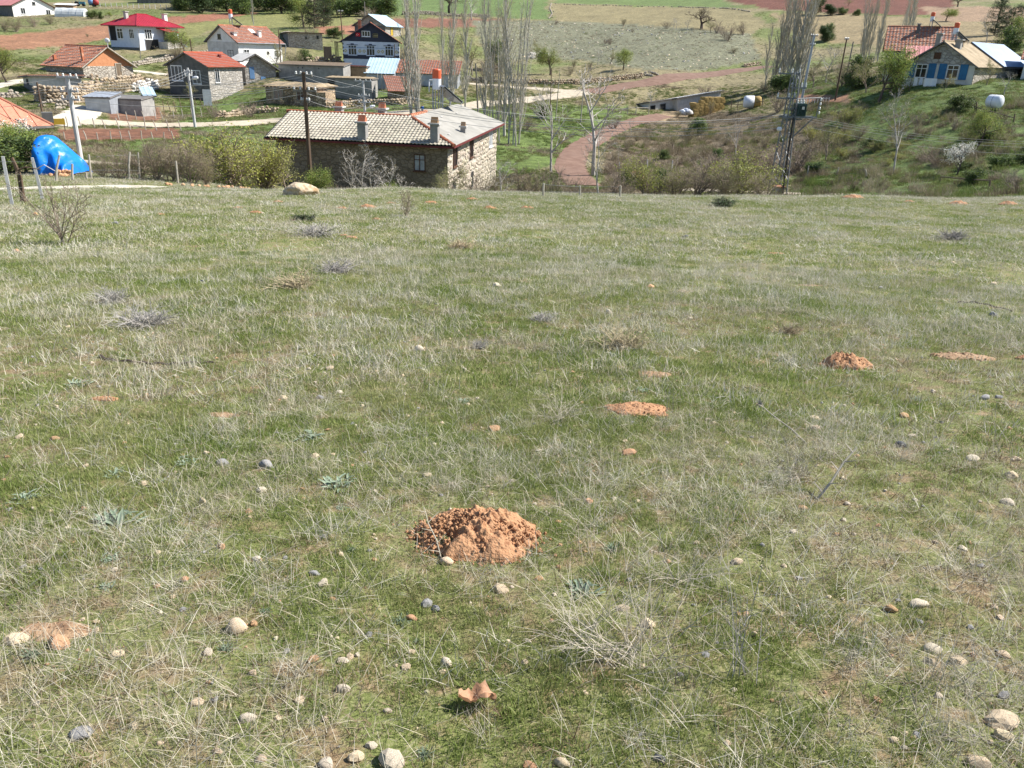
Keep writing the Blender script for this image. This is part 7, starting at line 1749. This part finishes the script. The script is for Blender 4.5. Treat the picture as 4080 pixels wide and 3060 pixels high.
def scatter(name, label, pts, scl, tilt, coll, ncol, seed):
    r_ = np.random.default_rng(seed); n = len(pts)
    me = bpy.data.meshes.new(name); me.vertices.add(n); me.vertices.foreach_set('co', pts.ravel().astype(np.float32))
    rot = np.stack([r_.normal(0, tilt, n), r_.normal(0, tilt, n), r_.uniform(0, 6.283, n)], -1)
    me.attributes.new('rot', 'FLOAT_VECTOR', 'POINT').data.foreach_set('vector', rot.ravel().astype(np.float32))
    me.attributes.new('scl', 'FLOAT', 'POINT').data.foreach_set('value', scl.astype(np.float32))
    me.attributes.new('idx', 'INT', 'POINT').data.foreach_set('value', r_.integers(0, ncol, n).astype(np.int32))
    o = link(name, me); tag(o, label, None, None, 'stuff')
    ng = bpy.data.node_groups.new(name + '_scatter', 'GeometryNodeTree')
    ng.interface.new_socket('Geometry', in_out='INPUT', socket_type='NodeSocketGeometry'); ng.interface.new_socket('Geometry', in_out='OUTPUT', socket_type='NodeSocketGeometry')
    N, L = ng.nodes, ng.links; gi = N.new('NodeGroupInput'); go = N.new('NodeGroupOutput'); ip = N.new('GeometryNodeInstanceOnPoints'); ci = N.new('GeometryNodeCollectionInfo')
    ci.inputs['Collection'].default_value = coll; ci.inputs['Separate Children'].default_value = True; ci.inputs['Reset Children'].default_value = True
    def at_(nm, ty):
        a = N.new('GeometryNodeInputNamedAttribute'); a.data_type = ty; a.inputs['Name'].default_value = nm; return a.outputs['Attribute']
    L.new(gi.outputs[0], ip.inputs['Points']); L.new(ci.outputs[0], ip.inputs['Instance']); ip.inputs['Pick Instance'].default_value = True
    L.new(at_('idx', 'INT'), ip.inputs['Instance Index']); L.new(at_('rot', 'FLOAT_VECTOR'), ip.inputs['Rotation']); L.new(at_('scl', 'FLOAT'), ip.inputs['Scale'])
    L.new(ip.outputs[0], go.inputs[0]); md = o.modifiers.new('scatter', 'NODES'); md.node_group = ng
    return o
def sector(n, D0, D1, half, seed):
    r_ = np.random.default_rng(seed); D = np.sqrt(r_.uniform(D0 * D0, D1 * D1, n)); a = np.radians(r_.uniform(-half, half, n)); return D * np.sin(a), D * np.cos(a), r_
def off_things(x, y, grow_=.92, stones=True):
    k = np.ones(len(x), bool)
    for cx, cy, ra, rb in MOUNDS: k &= ((x - cx) / (ra * grow_)) ** 2 + ((y - cy) / (rb * grow_)) ** 2 > 1
    if stones:
        for cx, cy, w_ in STONES: k &= (x - cx) ** 2 + (y - cy) ** 2 > (w_ * .8) ** 2
    for xs, ys, wd_ in ROADS:
        for i in range(0, len(xs), 2): k &= (x - xs[i]) ** 2 + (y - ys[i]) ** 2 > (wd_ * .5) ** 2
    return k
def green_mask(x, y): return fbm(x * .55 + 11, y * .55 + 4, 4) * .6 + fbm(x * 2.2 + 1, y * 2.2, 3) * .4
def dry_mask(x, y): return fbm(x * .8 + 71, y * .8 + 34, 4) * .55 + fbm(x * 3 + 21, y * 3, 3) * .45
ZN = [  # D0, D1, greens/m2, dry/m2, tuft scale
 ('near', 0.7, 5.0, 1500, 450), ('middle', 5.0, 13.0, 380, 240), ('far', 13.0, 44.0, 75, 74)]
TG = {'near': protos_col('grass_tuft_near', [tuft(k, 30, .013, .036, .003, .045, .5, M_gr) for k in range(6)]),
      'middle': protos_col('grass_tuft_middle', [tuft(20 + k, 34, .018, .045, .0052, .085, .55, M_gr) for k in range(6)]),
      'far': protos_col('grass_tuft_far', [tuft(40 + k, 34, .022, .055, .011, .19, .6, M_gr) for k in range(6)])}
TD = {'near': protos_col('dry_tuft_near', [tuft(60 + k, 12, .03, .12, .0016, .06, 2.2, M_gdry, .3) for k in range(8)]),
      'middle': protos_col('dry_tuft_middle', [tuft(80 + k, 12, .04, .13, .0034, .1, 2.0, M_gdry, .3) for k in range(8)]),
      'far': protos_col('dry_tuft_far', [tuft(100 + k, 14, .04, .13, .0075, .19, 1.8, M_gdry, .35) for k in range(8)])}
for i, (nm, D0, D1, dg_, dd_) in enumerate(ZN):
    area = math.radians(88) * (D1 * D1 - D0 * D0) / 2
    x, y, r_ = sector(int(area * dg_), D0, D1, 44, 500 + i); g = green_mask(x, y) * (.62 if i == 0 else .8) + (.38 * fbm(x * 11 + 3, y * 11, 2) if i == 0 else .2 * fbm(x * 5 + 3, y * 5, 2))
    k = (r_.random(len(x)) < smooth((.36, .32, .26)[i], (.54, .5, .5)[i], g)) & off_things(x, y); x, y, g = x[k], y[k], g[k]
    scatter('meadow_grass', 'short fresh green grass of the meadow, %s stretch' % nm, np.stack([x, y, zt(x, y)], -1), (.6 + .5 * smooth(.4, .7, g)) * r_.uniform(.75, 1.3, len(x)), .12, TG[nm], 6, 700 + i)
    x, y, r_ = sector(int(area * dd_), D0, D1, 44, 600 + i); g = dry_mask(x, y)
    k = (r_.random(len(x)) < .22 + .78 * smooth(.42, .6, g)) & off_things(x, y, .8, False); x, y = x[k], y[k]
    scatter('dry_grass', 'bleached dry straw lying through the meadow grass, %s stretch' % nm, np.stack([x, y, zt(x, y) + .004], -1), r_.uniform(.6, 1.35, len(x)), .15, TD[nm], 8, 800 + i)
M_litter = leaf_mat('brown_plant_litter', (.15, .105, .06), (.24, .18, .11), (.33, .27, .18), 3, True)
lt = protos_col('litter_tuft', [tuft(160 + k, 22, .012, .045, .0026, .06, 2.4, M_litter, .3) for k in range(6)])
area = math.radians(88) * (9 * 9 - .5) / 2
x, y, r_ = sector(int(area * 300), .7, 9, 44, 880); g = green_mask(x, y) * .62 + .38 * fbm(x * 11 + 3, y * 11, 2)
k = (r_.random(len(x)) < 1 - smooth(.4, .6, g)) & off_things(x, y); x, y = x[k], y[k]
scatter('plant_litter', 'brown dead plant litter between the near grass clumps', np.stack([x, y, zt(x, y) + .002], -1), r_.uniform(.7, 1.5, len(x)), .1, lt, 6, 881)
# pebbles
pc = protos_col('pebble_piece', [rock_mb(400 + k, ICO0, .3, .6, (1, 1, 1)).mesh('pebble', STM['cwog'[k % 4]]) for k in range(8)])
x, y, r_ = sector(2600, .8, 9, 42, 900)
scatter('pebbles', 'small pale pebbles strewn between the grass', np.stack([x, y, zt(x, y) + .002], -1), .004 + .014 * r_.random(len(x)) ** 2.5, .4, pc, 8, 901)
# hillside cover beyond the crest
hg = protos_col('hill_tuft', [tuft(120 + k, 46, .08, .24, .035, .4, .7, M_hill, .5) for k in range(6)])
hb = protos_col('scrub_tuft', [tuft(140 + k, 46, .1, .34, .03, .38, .9, M_hbr, .5) for k in range(6)])
def pixof(x, y, z):
    q = _cm @ np.stack([x, y, z - EYE]); return 2040 + FPX * q[0] / -q[2], 1530 - FPX * q[1] / -q[2]
BARE = [r[1] for r in REG[4:] if r[1][0] not in ((1880, 85),)]
for i, (D0, D1, n) in enumerate(((44, 75, 26000), (75, 150, 52000), (150, 300, 26000))):
    x, y, r_ = sector(n, D0, D1, 40, 950 + i); z = zt(x, y); px, py = pixof(x, y, z)
    k = off_things(x, y, 1, False)
    for poly in BARE: k &= ~inpoly(px, py, poly)
    x, y, z, px, py = x[k], y[k], z[k], px[k], py[k]
    br = inpoly(px, py, REG[2][1]) | inpoly(px, py, REG[12][1]) ; nz_ = fbm(x * .15 + 2, y * .15, 3); isb = np.where(br, nz_ > .36, nz_ > .62)
    den = r_.random(len(x)) < smooth(.25, .55, fbm(x * .3 + 50, y * .3, 3)); s_ = (.8, .9, .8)[i] * r_.uniform(.5, 1.25, len(x))
    a = den & ~isb; scatter('hillside_grass', 'green grass covering the banks beyond the meadow, band %s' % ('nearest', 'middle', 'farthest')[i], np.stack([x, y, z], -1)[a], s_[a], .15, hg, 6, 960 + i)
    a = den & isb; scatter('hillside_scrub', 'dry brown scrub covering the banks beyond the meadow, band %s' % ('nearest', 'middle', 'farthest')[i], np.stack([x, y, z], -1)[a], s_[a], .15, hb, 6, 970 + i)
# undergrowth: thin brambles and dead stems nobody could count
ug = protos_col('undergrowth_clump', [tuft(180 + k, 130, .2, .75, .014, .4, .55, (M_hbr, M_hbr, M_hill)[k % 3], .3) for k in range(6)])
x, y, r_ = sector(5200, 45, 130, 40, 990); z = zt(x, y); px, py = pixof(x, y, z)
k = off_things(x, y, 1, False) & (inpoly(px, py, REG[2][1]) | inpoly(px, py, [(3150,420),(4300,380),(4300,830),(3150,830)]) | ((np.hypot(x, y) < 62) & (r_.random(len(x)) < .5))) & (fbm(x * .12 + 8, y * .12, 3) > .46)
x, y, z = x[k], y[k], z[k]
scatter('undergrowth', 'tangled brown undergrowth on the banks beyond the meadow', np.stack([x, y, z], -1), r_.uniform(.5, 1.5, len(x)), .12, ug, 6, 991)
# stones and low dark cushions strewn over the grey hillside
hs = protos_col('hill_stone', [rock_mb(420 + k, ICO0, .3, .6, (1, 1, 1)).mesh('hill_stone', (STM['w'], STM['g'], STM['c'])[k % 3]) for k in range(6)])
x, y, r_ = sector(30000, 150, 300, 30, 995); z = zt(x, y); px, py = pixof(x, y, z)
k = inpoly(px, py, REG[12][1]) & (fbm(x * .2, y * .2, 3) > .45) & (r_.random(len(x)) < .35); x, y, z = x[k], y[k], z[k]
scatter('hillside_stones', 'pale stones strewn over the grey scrub hillside', np.stack([x, y, z], -1), .06 + .3 * r_.random(len(x)) ** 3, .4, hs, 6, 996)
